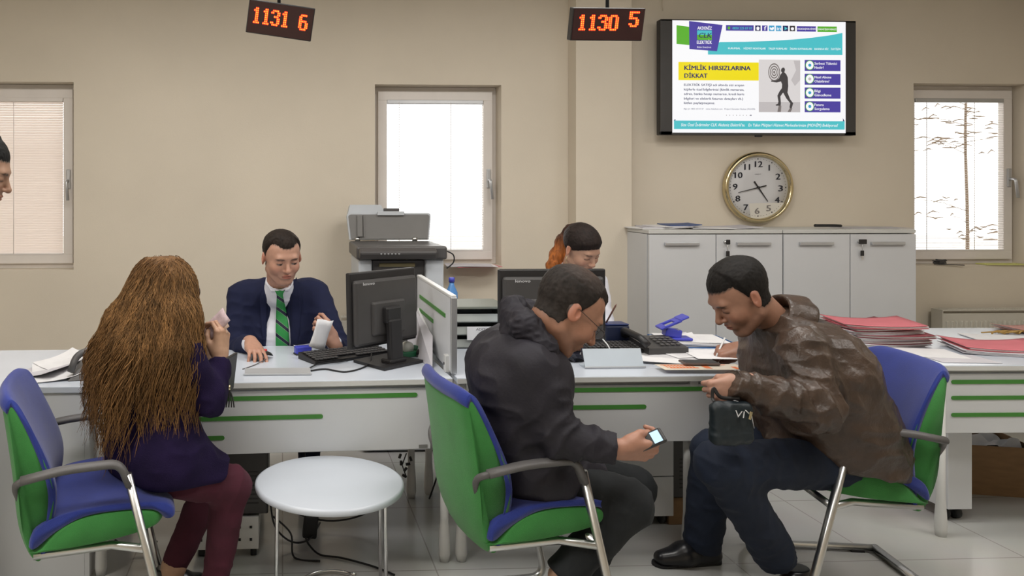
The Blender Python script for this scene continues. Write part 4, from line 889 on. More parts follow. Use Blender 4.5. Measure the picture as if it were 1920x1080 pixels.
# papers beside the phone
for k in range(3):
    c = PZ(1235, 634, DZ); sheet('paper_sheet', ('lowest white sheet', 'grey middle sheet', 'topmost white sheet')[k]+' of the papers behind the black telephone', (c.x+0.01*k, 3.73-0.01*k), 0.2, 0.12, 0.1-0.15*k, (M_paper, M_paper2, M_paper)[k], DZ+0.052+k*0.004 if False else DZ+0.001+k*0.004, th=0.003, curl=0.02, grp='papers behind the black telephone')
ruled = [(-0.42, y, 0.42, y+0.012, M_paper2) for y in [-0.4+0.06*i for i in range(13)]]
for k, (px, py, w_, d, rz, lab_) in enumerate(((1262, 668, 0.30, 0.21, -0.25, 'printed white form on the middle desk, beneath the others'), (1300, 662, 0.30, 0.21, 0.12, 'printed white form in front of the writing hand'), (1345, 668, 0.25, 0.20, -0.1, 'blank white sheet under the writing hand'), (1245, 684, 0.18, 0.10, -0.4, 'white slip at the right of the sign holder'))):
    c = PZ(px, py, DZ); sheet('paper_sheet', lab_, (c.x, c.y+(0.04 if k == 3 else 0)), w_, d, rz, M_paper, DZ+0.001+0.0035*k, ink=ruled if k < 2 else None)
M_or = mat('orange_print', (0.75, 0.20, 0.07), 0.6)
c = PZ(1310, 692, DZ); ink = [(-0.45, 0.30, 0.35, 0.40, M_or), (-0.40, -0.25, -0.05, -0.1, M_or), (0.02, -0.30, 0.10, 0.45, M_or), (0.36, -0.45, 0.42, 0.0, M_or)]+[(-0.42+0.04*i, -0.1, -0.40+0.04*i, 0.28, M_or) for i in range(9)]
sheet('paper_form', 'orange-printed bill at the front edge of the middle desk', (c.x-0.01, 3.115), 0.34, 0.10, -0.03, mat('cream_paper', (0.70, 0.62, 0.52), 0.7), DZ+0.016, ink=ink)
c = PZ(1323, 687, DZ+0.02); t = thing('mobile_phone', 'dark mobile phone lying on the orange-printed bill', 'phone', (c.x, 3.16, DZ+0.019), -0.1)
MB().box((0, 0, 0.006), (0.145, 0.07, 0.010), bev=0.004).build('body', mat('bronze_phone_body', (0.13, 0.10, 0.09), 0.3), t); MB().box((0, 0, 0.0115), (0.135, 0.06, 0.001)).build('screen', M_blk, t)
# ------------------------------------------------------------------ folders on the right table
random.seed(11)
def folder(lab, c, z, rz, m, w_=0.33, d=0.25, th=0.012, grp=None, curl=0.012):
    t = thing('card_folder', lab, 'folder', (c[0], c[1], z), rz, grp)
    def lay(z0, m_, ww, dd, dx, cu, nm, tk=0.0012):
        q = MB(); N_ = 8; vs = []; fs = []
        for i in range(N_):
            for j in range(N_):
                u = i/(N_-1); v = j/(N_-1); vs.append(((u-0.5)*ww+dx, (v-0.5)*dd, z0+cu*(u-0.5)**2*4*(0.5+0.5*v)))
        o_ = len(vs); vs += [(a, b__, c__+tk) for a, b__, c__ in vs]
        for i in range(N_-1):
            for j in range(N_-1):
                a_ = i*N_+j; fs += [(a_, a_+1, a_+N_+1, a_+N_), (o_+a_, o_+a_+N_, o_+a_+N_+1, o_+a_+1)]
        for i in range(N_-1):
            for (a_, b__) in ((i, i+1), ((N_-1)*N_+i+1, (N_-1)*N_+i), ((i+1)*N_, i*N_), (i*N_+N_-1, (i+1)*N_+N_-1)): fs.append((a_, b__, o_+b__, o_+a_))
        q.add(vs, fs, None, None, True); return q.build(nm, m_, t)
    lay(0, m, w_, d, 0, curl, 'back_cover'); lay(0.0025, M_paper, w_*0.96, d*0.95, 0.008, curl, 'paper_block', th-0.005); lay(th-0.001, m, w_, d, -0.004, curl*1.3, 'front_cover')
    return t
cs = PX(1655, 645, 3.62); n_ = 7
for k in range(n_):
    folder(('pink folder on top of the left pile' if k == n_-1 else ('dark red card folder' if k % 2 else 'greyish folder')+' in the left pile, '+('lowest of the pile', 'second from the bottom', 'third from the bottom', 'in the middle', 'third from the top', 'just under the pink one', '')[k]), (cs.x+random.uniform(-0.02, 0.02)-0.004*k, 3.66+random.uniform(-0.02, 0.02)), DZ+0.001+k*0.0145, random.uniform(-0.22, 0.18)-0.05, M_pink if k == n_-1 else (M_red if k % 2 else M_paper2), 0.36, 0.26, 0.013, None if k == n_-1 else 'folders in the left pile')
for k in range(3):
    c = PX(1600, 655, 3.55); sheet('paper_sheet', ('leftmost', 'middle', 'rightmost')[k]+' loose sheet slipping out under the left folder pile', (c.x+0.03*k-0.01, 3.60+0.02*k), 0.28, 0.2, 0.3+0.2*k, M_paper, DZ+0.0005+0.001*k+0.1*0, grp='loose sheets under the left folder pile')
cs = PX(1868, 664, 3.42)
folder('white folder directly under the right pink folder', (cs.x+0.02, 3.44), DZ+0.0015, -0.35, M_paper2, 0.36, 0.26, 0.012)
folder('pink folder lying at the right edge of the table', (cs.x+0.035, 3.455), DZ+0.015, -0.28, M_pink, 0.36, 0.26, 0.012)
c = PX(1890, 640, 3.7); sheet('paper_sheet', 'white sheet behind the right pink folder', (c.x, 3.72), 0.30, 0.21, -0.3, M_paper, DZ+0.003, th=0.003)
c = PX(1905, 625, 3.95); folder('salmon folder at the far right corner of the table', (c.x+0.10, 3.94), DZ+0.001, 0.1, mat('salmon_card', (0.50, 0.25, 0.22), 0.7), 0.33, 0.2, 0.012)
c = PX(1885, 630, 3.85); q = MB()
for k in range(9): q.tube(smooth_path([(c.x-0.10+0.02*k+random.uniform(-0.02, 0.02), 3.86+random.uniform(-0.03, 0.03), DZ+0.008), (c.x-0.06+0.02*k, 3.86+random.uniform(-0.03, 0.03), DZ+0.016), (c.x-0.02+0.02*k, 3.85+random.uniform(-0.03, 0.03), DZ+0.006)], 4), 0.004, n=6)
tag(q.build('string_tangle', mat('golden_brown_string', (0.40, 0.24, 0.06), 0.6, var=0.2)), 'tangle of golden-brown strings on the right table', 'string')
c = PX(1800, 683, 3.28); sheet('paper_sheet', 'grey-violet sheet at the front edge of the right table', (c.x-0.0, 3.29), 0.24, 0.17, -0.12, M_paper2, DZ+0.001)
c = PX(1725, 668, 3.42); sheet('paper_sheet', 'large white sheet in front of the left folder pile', (c.x, 3.42), 0.30, 0.21, -0.25, M_paper, DZ+0.002)
# ------------------------------------------------------------------ on the cabinets
for k, (px, rz, mm, w_) in enumerate(((1215, 0.1, M_paper, 0.30), (1232, -0.2, M_paper2, 0.30), (1250, 0.25, M_paper, 0.28), (1265, -0.1, mat('blue_card', (0.05, 0.09, 0.24), 0.6), 0.2))):
    c = PX(px, 425, 4.85); sheet('paper_sheet', ('bottom sheet of', 'grey sheet in', 'white sheet in', 'dark blue card in')[k]+' the paper pile on the left cabinet', (c.x+0.05, 4.86+0.01*k), w_, 0.21, rz, mm, zc+0.001+0.006*k, th=0.005, curl=0.006)
c = PX(1365, 425, 4.85); sheet('paper_sheet', 'grey sheet lying on the cabinet below the clock', (c.x, 4.86), 0.34, 0.22, 0.05, M_paper2, zc+0.001, th=0.003, curl=0.01)
c = PX(1325, 425, 4.85); sheet('paper_sheet', 'white sheet lying on the cabinet left of the clock', (c.x, 4.80), 0.25, 0.2, -0.3, M_paper, zc+0.0045, th=0.003)
a = PX(1553, 417, 4.85); t = thing('letter_knife', 'long knife with a black handle on the right cabinet', 'knife', (a.x, 4.85, zc+0.006), math.radians(-4))
MB().tube(smooth_path([(-0.085, 0, 0.012), (-0.04, 0, 0.012), (0.03, 0, 0.012), (0.08, 0, 0.010)], 4), 0.013, n=12, flat=0.7).build('handle', M_blk, t); MB().prism([(0.08, -0.015), (0.38, -0.004), (0.41, 0.0), (0.38, 0.012), (0.08, 0.015)], 0.003, None, Matrix.Translation((0, 0, 0.006))).build('blade', M_satin, t)
c = PX(1640, 422, 4.85); sheet('paper_sheet', 'grey sheet under the knife blade on the right cabinet', (c.x, 4.88), 0.42, 0.2, 0.0, M_paper2, zc+0.001, th=0.002)
# right window sill
zs = wins[2][2]; c = PX(1765, 492, 5.09)
q = MB(); random.seed(2)
for k in range(7):
    q.tube(smooth_path([(c.x+random.uniform(-0.05, 0.05), 5.10+random.uniform(-0.015, 0.02), zs+0.006+random.uniform(0, 0.035)) for _ in range(5)], 5), 0.0035, n=6)
q.tube(smooth_path([(c.x, 5.09, zs+0.008), (c.x+0.08, 5.085, zs+0.006), (c.x+0.15, 5.075, zs+0.004)], 4), 0.0035, n=6)
tag(q.build('cable_bundle', M_blk2), 'bundle of dark cable on the right window sill', 'cable')
c = PX(1885, 494, 5.10); sheet('paper_pad', 'yellow-green paper pad on the right window sill', (c.x, 5.13), 0.28, 0.09, -0.05, mat('yellow_green_paper', (0.62, 0.62, 0.22), 0.7), zs+0.001, th=0.008)
# ------------------------------------------------------------------ organic surfaces: smooth unions meshed with surface nets
def A3(v): return np.array([v[0], v[1], v[2]], dtype=np.float64)
class Field:
    def __init__(s, lo, hi, res):
        s.lo = A3(lo); s.h = res; s.n = np.maximum(4, np.ceil((A3(hi)-s.lo)/res).astype(int)+1)
        s.ax = [s.lo[i]+np.arange(s.n[i])*res for i in range(3)]
        s.f = np.full(tuple(s.n), 0.5, dtype=np.float32)
    def block(s, lo, hi):
        a = np.clip(np.floor((A3(lo)-s.lo)/s.h).astype(int), 0, s.n-1); b = np.clip(np.ceil((A3(hi)-s.lo)/s.h).astype(int)+1, 1, s.n)
        if np.any(b <= a): return None
        sl = tuple(slice(a[i], b[i]) for i in range(3))
        X = s.ax[0][sl[0]][:, None, None]; Y = s.ax[1][sl[1]][None, :, None]; Z = s.ax[2][sl[2]][None, None, :]
        return sl, X, Y, Z
    def comb(s, sl, d, k, mode):
        f = s.f[sl]; d = d.astype(np.float32)
        if mode == 'u':
            if k > 0: h = np.maximum(k-np.abs(f-d), 0)/k; r = np.minimum(f, d)-h*h*k*0.25
            else: r = np.minimum(f, d)
        elif mode == 's':
            d = -d
            if k > 0: h = np.maximum(k-np.abs(f-d), 0)/k; r = np.maximum(f, d)+h*h*k*0.25
            else: r = np.maximum(f, d)
        s.f[sl] = r
    def cone(s, a, b, ra, rb, k=0.02, mode='u', clip=None):
        a, b = A3(a), A3(b); m = max(ra, rb)+k+3*s.h+0.01
        r = s.block(np.minimum(a, b)-m, np.maximum(a, b)+m)
        if r is None: return s
        sl, X, Y, Z = r; ba = b-a; L2 = max(1e-12, ba@ba)
        t = np.clip(((X-a[0])*ba[0]+(Y-a[1])*ba[1]+(Z-a[2])*ba[2])/L2, 0, 1)
        d = np.sqrt((X-a[0]-t*ba[0])**2+(Y-a[1]-t*ba[1])**2+(Z-a[2]-t*ba[2])**2)-(ra+(rb-ra)*t)
        if clip is not None:
            L = math.sqrt(L2); u = ba/L
            if 'b' in clip: d = np.maximum(d, (X-b[0])*u[0]+(Y-b[1])*u[1]+(Z-b[2])*u[2])
            if 'a' in clip: d = np.maximum(d, -((X-a[0])*u[0]+(Y-a[1])*u[1]+(Z-a[2])*u[2]))
        s.comb(sl, d, k, mode); return s
    def ell(s, c, r, R=None, k=0.02, mode='u'):
        c = A3(c); rr = A3(r) if not isinstance(r, (int, float)) else np.array([r]*3, float); m = rr.max()+k+3*s.h+0.01
        q = s.block(c-m, c+m)
        if q is None: return s
        sl, X, Y, Z = q; x = X-c[0]; y = Y-c[1]; z = Z-c[2]
        if R is not None:
            R = np.array(R); x, y, z = (x*R[0, 0]+y*R[1, 0]+z*R[2, 0]), (x*R[0, 1]+y*R[1, 1]+z*R[2, 1]), (x*R[0, 2]+y*R[1, 2]+z*R[2, 2])
        k0 = np.sqrt((x/rr[0])**2+(y/rr[1])**2+(z/rr[2])**2); k1 = np.sqrt((x/rr[0]**2)**2+(y/rr[1]**2)**2+(z/rr[2]**2)**2)+1e-9
        s.comb(sl, k0*(k0-1)/k1, k, mode); return s
    def half(s, p, n, k=0.0):
        """keep the side the normal points away from"""
        p, n = A3(p), A3(n); n = n/np.linalg.norm(n)
        d = (s.ax[0][:, None, None]-p[0])*n[0]+(s.ax[1][None, :, None]-p[1])*n[1]+(s.ax[2][None, None, :]-p[2])*n[2]
        s.comb((slice(None),)*3, -d, k, 's'); return s
    def chain(s, pts, rs, k=0.02, mode='u', clip=None):
        for i in range(len(pts)-1):
            c = ''
            if clip and 'a' in clip and i == 0: c += 'a'
            if clip and 'b' in clip and i == len(pts)-2: c += 'b'
            s.cone(pts[i], pts[i+1], rs[i], rs[i+1], k, mode, c or None)
        return s
    def mesh(s):
        f = s.f.copy(); f[0] = f[-1] = 0.5; f[:, 0] = f[:, -1] = 0.5; f[:, :, 0] = f[:, :, -1] = 0.5
        ins = f < 0; c = np.zeros(tuple(s.n-1), dtype=np.int8)
        for dx in (0, 1):
            for dy in (0, 1):
                for dz in (0, 1): c += ins[dx:s.n[0]-1+dx, dy:s.n[1]-1+dy, dz:s.n[2]-1+dz]
        act = (c > 0) & (c < 8); I = np.argwhere(act); 
        if len(I) == 0: return np.zeros((0, 3)), []
        idx = np.full(act.shape, -1, dtype=np.int64); idx[act] = np.arange(len(I))
        acc = np.zeros((len(I), 3)); cnt = np.zeros(len(I))
        cor = [(x, y, z) for x in (0, 1) for y in (0, 1) for z in (0, 1)]
        for a in cor:
            for ax in range(3):
                if a[ax]: continue
                b = list(a); b[ax] = 1
                fa = f[I[:, 0]+a[0], I[:, 1]+a[1], I[:, 2]+a[2]]; fb = f[I[:, 0]+b[0], I[:, 1]+b[1], I[:, 2]+b[2]]
                m = (fa < 0) != (fb < 0); t = np.where(m, fa/np.where(m, fa-fb, 1), 0)
                p = np.tile(np.array(a, float), (len(I), 1)); p[:, ax] += t
                acc[m] += p[m]; cnt[m] += 1
        V = s.lo+(I+acc/cnt[:, None])*s.h
        F = []
        for ax in range(3):
            u, v = [(1, 2), (2, 0), (0, 1)][ax]
            sl0 = [slice(None)]*3; sl1 = [slice(None)]*3; sl0[ax] = slice(0, -1); sl1[ax] = slice(1, None)
            e = ins[tuple(sl0)] != ins[tuple(sl1)]; E = np.argwhere(e); E = E[(E[:, u] > 0) & (E[:, v] > 0) & (E[:, u] < s.n[u]-1) & (E[:, v] < s.n[v]-1)]
            du = np.zeros(3, int); dv = np.zeros(3, int); du[u] = 1; dv[v] = 1
            g = lambda P: idx[P[:, 0], P[:, 1], P[:, 2]]
            q = np.stack([g(E-du-dv), g(E-dv), g(E), g(E-du)], 1)
            si = ins[E[:, 0], E[:, 1], E[:, 2]]; q[~si] = q[~si][:, ::-1]
            F.append(q[(q >= 0).all(1)])
        F = np.concatenate(F)
        return V, F
_rs = np.random.RandomState(5); _G = _rs.rand(32, 32, 32)
def noise3(P, scale=1.0, seed=0):
    """value noise in -1..1"""
    p = np.asarray(P)*scale+seed*7.31; i = np.floor(p).astype(int); t = p-i; t = t*t*(3-2*t); r = 0
    for dx in (0, 1):
        for dy in (0, 1):
            for dz in (0, 1):
                w_ = (t[:, 0] if dx else 1-t[:, 0])*(t[:, 1] if dy else 1-t[:, 1])*(t[:, 2] if dz else 1-t[:, 2])
                r = r+w_*_G[(i[:, 0]+dx) % 32, (i[:, 1]+dy) % 32, (i[:, 2]+dz) % 32]
    return r*2-1
def vnormals(V, F):
    n = np.cross(V[F[:, 2]]-V[F[:, 0]], V[F[:, 3]]-V[F[:, 1]]); N = np.zeros_like(V)
    for k in range(4): np.add.at(N, F[:, k], n)
    return N/(np.linalg.norm(N, axis=1)[:, None]+1e-12)
def smoothv(V, F, it=1, lam=0.5):
    for _ in range(it):
        A = np.zeros_like(V); c = np.zeros(len(V))
        for a, b in ((0, 1), (1, 2), (2, 3), (3, 0)):
            np.add.at(A, F[:, a], V[F[:, b]]); np.add.at(c, F[:, a], 1); np.add.at(A, F[:, b], V[F[:, a]]); np.add.at(c, F[:, b], 1)
        V = V+(A/np.maximum(c, 1)[:, None]-V)*lam
    return V
def seg_t(V, a, b):
    a, b = A3(a), A3(b); ba = b-a; t = ((V-a)@ba)/(ba@ba); tc = np.clip(t, 0, 1)
    return t, np.linalg.norm(V-a-tc[:, None]*ba, axis=1)
def folds(V, F, amp=0.005, scale=9.0, seed=0, joints=(), fine=0.0, crease=0.6):
    """cloth folds: broad ridged noise plus creases across the limbs near each joint (p, axis, radius, amp)"""
    N = vnormals(V, F); W = V.copy(); W = W+0.03*np.stack([noise3(V, 5, seed+1), noise3(V, 5, seed+2), noise3(V, 5, seed+3)], 1)
    n = noise3(W*np.array((1.0, 1.0, 0.62)), scale, seed); n2 = noise3(W*np.array((1.0, 0.8, 1.3)), scale*2.1, seed+13); r = 0.75*(1-3.0*np.abs(n)**0.8)+0.65*(1-3.0*np.abs(n2)**0.8)
    d = amp*(crease*r+(1-crease)*noise3(W, scale*0.5, seed+9))
    for (p, ax, rad, am) in joints:
        p, ax = A3(p), A3(ax); ax = ax/np.linalg.norm(ax); q = V-p; t = q@ax; w_ = np.exp(-(np.linalg.norm(q, axis=1)/rad)**2)
        ph = t*95+2.2*noise3(V, 14, seed+4); d = d+1.5*am*w_*(1-2*np.abs(np.sin(ph*0.6))**0.7)
    if fine: d = d+fine*noise3(W, scale*4, seed+5)
    return V+N*d[:, None]
def mesh_obj(name, V, F, m, parent=None, col=None, world=True, smooth=True):
    me = bpy.data.meshes.new(name); V = np.asarray(V, dtype=np.float32)
    F = np.asarray(F) if not isinstance(F, list) else F
    if isinstance(F, list): me.from_pydata(V.tolist(), [], F)
    else:
        me.vertices.add(len(V)); me.vertices.foreach_set('co', V.ravel()); me.loops.add(F.size); me.loops.foreach_set('vertex_index', F.ravel().astype(np.int32))
        me.polygons.add(len(F)); me.polygons.foreach_set('loop_start', np.arange(0, F.size, F.shape[1], dtype=np.int32))
        try: me.polygons.foreach_set('loop_total', np.full(len(F), F.shape[1], dtype=np.int32))
        except Exception: pass
        me.update(calc_edges=True)
    if smooth: me.polygons.foreach_set('use_smooth', [True]*len(me.polygons))
    if col is not None:
        at = me.color_attributes.new('tint', 'FLOAT_COLOR', 'POINT'); c4 = np.ones((len(V), 4), dtype=np.float32); c4[:, :3] = col; at.data.foreach_set('color', c4.ravel())
    me.materials.append(m); me.update()
    o = bpy.data.objects.new(name, me); S.collection.objects.link(o)
    if parent is not None:
        o.parent = parent
        if world: o.matrix_parent_inverse = base_matrix(parent).inverted()
    return o
def join(parts):
    """[(V, F, col)] -> one"""
    Vs, Fs, Cs, o = [], [], [], 0
    for V, F, C in parts:
        Vs.append(V); Fs.append(F+o); Cs.append(np.broadcast_to(C, (len(V), 3))); o += len(V)
    return np.concatenate(Vs), np.concatenate(Fs), np.concatenate(Cs)
def bbox(pts, m):
    P = np.array([A3(p) for p in pts]); return P.min(0)-m, P.max(0)+m
M_skin = mat('skin', (0.5, 0.3, 0.2), 0.48, attr='tint', var=0.10, vscale=60, bump=0.04, bscale=350)
M_hair = mat('hair', (0.02, 0.015, 0.01), 0.6, attr='tint', var=0.35, vscale=160, bump=0.25, bscale=900, aniso=(1, 1, 0.4), spec=0.2)
# ------------------------------------------------------------------ head
def Rmat(fwd, up):
    f = Vector(fwd).normalized(); u = Vector(up); u = (u-f*u.dot(f)).normalized(); l = u.cross(f)
    return Matrix((f, l, u)).transposed()           # columns: forward, left, up
def ss(x, a, b): t = np.clip((x-a)/(b-a), 0, 1); return t*t*(3-2*t)
def head(c, R, s, neck, o):
    """returns skin (V,F,C) and hair (V,F,C) in world coordinates. neck: world point of the neck base"""
    wy = o.get('wy', 1.0); nk = R.transposed() @ ((Vector(neck)-Vector(c))/s); nk.y /= wy; H = 0.0026
    lo = np.minimum(np.array([-0.145, -0.11, -0.155]), A3(nk)-0.02); hi = np.array([0.15, 0.11, 0.155]); lo = np.maximum(lo, -0.24)
    f = Field(lo, hi, H); j = o.get('jaw', 1.0); fem = o.get('fem', 0)
    f.ell((-0.012, 0, 0.034), (0.100, 0.077, 0.088), k=0.01)
    f.ell((0.030, 0, -0.030), (0.062, 0.058*j, 0.078), k=0.03)
    f.cone((0.0, 0.046*j, -0.060), (0.058, 0.020*j, -0.098), 0.020, 0.017, 0.025); f.cone((0.0, -0.046*j, -0.060), (0.058, -0.020*j, -0.098), 0.020, 0.017, 0.025)
    f.ell((0.070, 0, -0.100), (0.018, 0.022, 0.017), k=0.02)
    f.cone((0.080, -0.032, 0.024), (0.080, 0.032, 0.024), 0.012-0.004*fem, 0.012-0.004*fem, 0.022)
    for sg in (-1, 1): f.ell((0.060, sg*0.038, -0.028), (0.027, 0.022, 0.024), k=0.025)
    for sg in (-1, 1): f.ell((0.103, sg*0.031, 0.006), (0.020, 0.020, 0.013), k=0.014, mode='s')
    for sg in (-1, 1): f.ell((0.0775, sg*0.0315, 0.004), (0.0125, 0.0155, 0.0115), k=0.003)
    n = o.get('nose', 1.0)
    f.cone((0.088, 0, 0.012), (0.088+0.022*n, 0, -0.026), 0.0065, 0.0100, 0.010); f.ell((0.088+0.020*n, 0, -0.030), (0.0125, 0.0115, 0.0100), k=0.006)
    for sg in (-1, 1): f.ell((0.094, sg*0.0115, -0.033), (0.0115, 0.0075, 0.0072), k=0.005)
    f.ell((0.082, 0, -0.062), (0.013, 0.030, 0.020), k=0.012)
    f.ell((0.0945, 0, -0.0570), (0.0060, 0.0200, 0.0048), k=0.004); f.ell((0.0930, 0, -0.0675), (0.0066, 0.0180, 0.0056), k=0.004)
    f.ell((0.101, 0, -0.0622), (0.009, 0.024, 0.0013), k=0.002, mode='s')
    f.cone(nk, (-0.022, 0, -0.045), o.get('nr', 0.058)*0.86, o.get('nr', 0.058)*0.95, 0.02)
    fh = f.f.copy()
    for sg in (-1, 1):
        Re = np.array(Euler((0, math.radians(-12), math.radians(sg*22))).to_matrix())
        f.ell((-0.006, sg*0.080, -0.004), (0.018, 0.0065, 0.030*o.get('ear', 1.0)), Re, 0.006); f.ell((-0.010, sg*0.075, 0.002), (0.016, 0.010, 0.024), Re, 0.006)
        f.ell((0.000, sg*0.0885, 0.004), (0.0085, 0.006, 0.017), Re, 0.004, 's')
    V, F = f.mesh(); V = smoothv(V, F, 1, 0.3)
    skin = np.array(o['skin']); C = np.tile(skin, (len(V), 1)); x, y, z = V[:, 0], V[:, 1], V[:, 2]; ay = np.abs(y)
    def mixc(C, w_, c): return C*(1-w_[:, None])+np.array(c)*w_[:, None]
    nzv = noise3(V, 90, 3)
    C = mixc(C, 0.25*np.exp(-(((x-0.10)/0.02)**2+(y/0.016)**2+((z+0.03)/0.014)**2)), skin*np.array((1.1, 0.65, 0.6)))     # nose tint
    C = mixc(C, 0.35*np.exp(-(((ay-0.045)/0.02)**2+((z+0.028)/0.02)**2))*(x > 0.03), skin*np.array((1.08, 0.72, 0.66)))
    C = mixc(C, 0.5*(ay > 0.074)*(z < 0.035)*(z > -0.045), skin*np.array((1.1, 0.68, 0.6)))                                 # ears
    lipc = o.get('lip', skin*np.array((0.95, 0.52, 0.50)))
    C = mixc(C, 0.85*ss(-((ay/0.0215)**2+((z+0.0622)/0.0105)**2), -1.15, -0.8)*(x > 0.078), lipc)
    C = mixc(C, 0.9*np.exp(-((z+0.0622)/0.0014)**2)*(ay < 0.021)*(x > 0.08), skin*0.25)
    # brows, lids, lashes
    brow = ss(-((((ay-0.031)/0.0185)**2)+((z-0.0235-0.10*(0.031-np.minimum(ay, 0.031))*-1+0.12*np.maximum(0, ay-0.038))/(0.0052-0.0018*fem))**2), -1.3, -0.6)*(x > 0.05)
    C = mixc(C, 0.92*brow*(0.85+0.15*nzv), o.get('browc', np.array((0.015, 0.010, 0.008))))
    lid = o.get('lid', -0.0035)
    C = mixc(C, 0.35*np.exp(-(((ay-0.0315)/0.019)**2+((z-0.006)/0.011)**2))*(x > 0.06), skin*np.array((0.62, 0.52, 0.48)))
    if o.get('open'):
        e = ss(-(((ay-0.0315)/0.0125)**2+((z-lid)/0.0042)**2), -1.1, -0.9)*(x > 0.07); C = mixc(C, e, (0.24, 0.20, 0.18))  # eye whites painted dark, standing in for the shade over the eyes
        g = o.get('gaze', 0.0); e2 = ss(-((((np.where(y > 0, y-0.0315, y+0.0315))-g)/0.0056)**2+((z-lid)/0.0046)**2), -1.1, -0.9)*(x > 0.07); C = mixc(C, e2*e, (0.02, 0.012, 0.008))
        C = mixc(C, 0.9*np.exp(-((z-lid-0.0040)/0.0012)**2)*(ay > 0.018)*(ay < 0.045)*(x > 0.06), (0.02, 0.012, 0.01))
    else:
        C = mixc(C, 0.9*np.exp(-((z-lid+0.10*(ay-0.031)**2*20)/0.0016)**2)*(ay > 0.017)*(ay < 0.046)*(x > 0.06), (0.015, 0.010, 0.008))
    if o.get('stubble'):
        w_ = o['stubble']*ss(-z, 0.036, 0.060)*ss(x, -0.03, 0.01)*(1-np.exp(-(((z+0.0622)/0.012)**2+(ay/0.024)**2)))*(z > -0.135)*(0.75+0.25*nzv)
        C = mixc(C, np.clip(w_, 0, 1), skin*np.array((0.40, 0.42, 0.45)))
    # hair line: region kept by the hair, plus faded sides painted on the skin
    line = o.get('line', 0.060); fx = o.get('fx', 0.062)
    def hairmask(X, Y, Z):
        aY = np.abs(Y)
        front = Z-(line+0.0*X)-o.get('recess', 0.0)*np.exp(-((aY-0.045)/0.018)**2)     # forehead line
        g1 = np.maximum(-front, (X-fx))                                                # above the line or behind fx
        side_front = 0.016-0.010*0+o.get('temple', 0.0)
        back = front+np.maximum(0, 0.030-X)*2.6
        low = Z-(o.get('low', -0.055)+np.maximum(0, X+0.02)*1.15)                       # nape and around the ears
        if o.get('swept'): return -0.55*X+0.83*Z+o['swept']
        return np.minimum(np.minimum(back*0.9+0.0, low), 1.0)+0.0022*np.sin(Y*420+X*160)*np.sin(X*260+Z*330)
    mk = hairmask(x, y, z)
    fade = o.get('fade', 0.35)
    hc = np.array(o['hair'])
    wd = np.where(x > 0.03, 0.006, o.get('fadew', 0.022)); C = mixc(C, 0.93*ss(mk/wd, -0.6, 1.0)*(x < 0.088)*((ay < 0.0765) | (z > 0.034)), hc*1.1+0.004)
    out = [(V, F, C)]
    # hair volume
    Vh = Fh = None
    if o.get('vol', 1):
        g = Field(lo, hi, H); g.f = fh.copy()
        X = g.ax[0][:, None, None]; Y = g.ax[1][None, :, None]; Z = g.ax[2][None, None, :]
        mkf = hairmask(X+0*Y+0*Z, Y+0*X+0*Z, Z+0*X+0*Y)
        th = o.get('th', 0.012); topk = np.clip((Z-o.get('t0', 0.02))/0.07, 0, 1)*np.clip(1.0-0*X, 0, 1)
        thick = o.get('ths', 0.002)+(th-o.get('ths', 0.002))*topk+o.get('quiff', 0)*np.exp(-((X-0.07)/0.035)**2)*topk
        thick = np.minimum(thick, -0.0012+mkf*o.get('soft', 0.35))
        g.f = np.maximum(fh-thick, -mkf+0*X).astype(np.float32)
        g.f = np.maximum(g.f, (-(fh+0.006)).astype(np.float32)) if False else g.f
        g.f = np.where(X+0*Y+0*Z < -0.14, 0.5, g.f).astype(np.float32)
        Vh, Fh = g.mesh()
        if len(Vh):
            Vh = smoothv(Vh, Fh, 2, 0.5); N = vnormals(Vh, Fh); P2 = Vh*np.array((30, 90, 45)); Vh = Vh+N*(0.0006*noise3(P2*1.0, 3.0, 2)+0.0007*noise3(Vh, 140, 4))[:, None]
            nn = noise3(Vh*np.array((1, 3, 1)), 55, 8); Ch = hc*(1+0.35*nn[:, None])
            if o.get('bald'):
                bw = o['bald']*np.exp(-(((Vh[:, 0]+0.03)/0.05)**2+(Vh[:, 1]/0.05)**2))*(Vh[:, 2] > 0.08); Ch = Ch*(1-bw[:, None])+skin*0.55*bw[:, None]
    M = np.array(R)@np.diag([s, s*wy, s]); cc = A3(c)
    sk = (V@M.T+cc, F, C); hr = (Vh@M.T+cc, Fh, np.clip(Ch, 0, 1)) if Vh is not None and len(Vh) else None
    return sk, hr
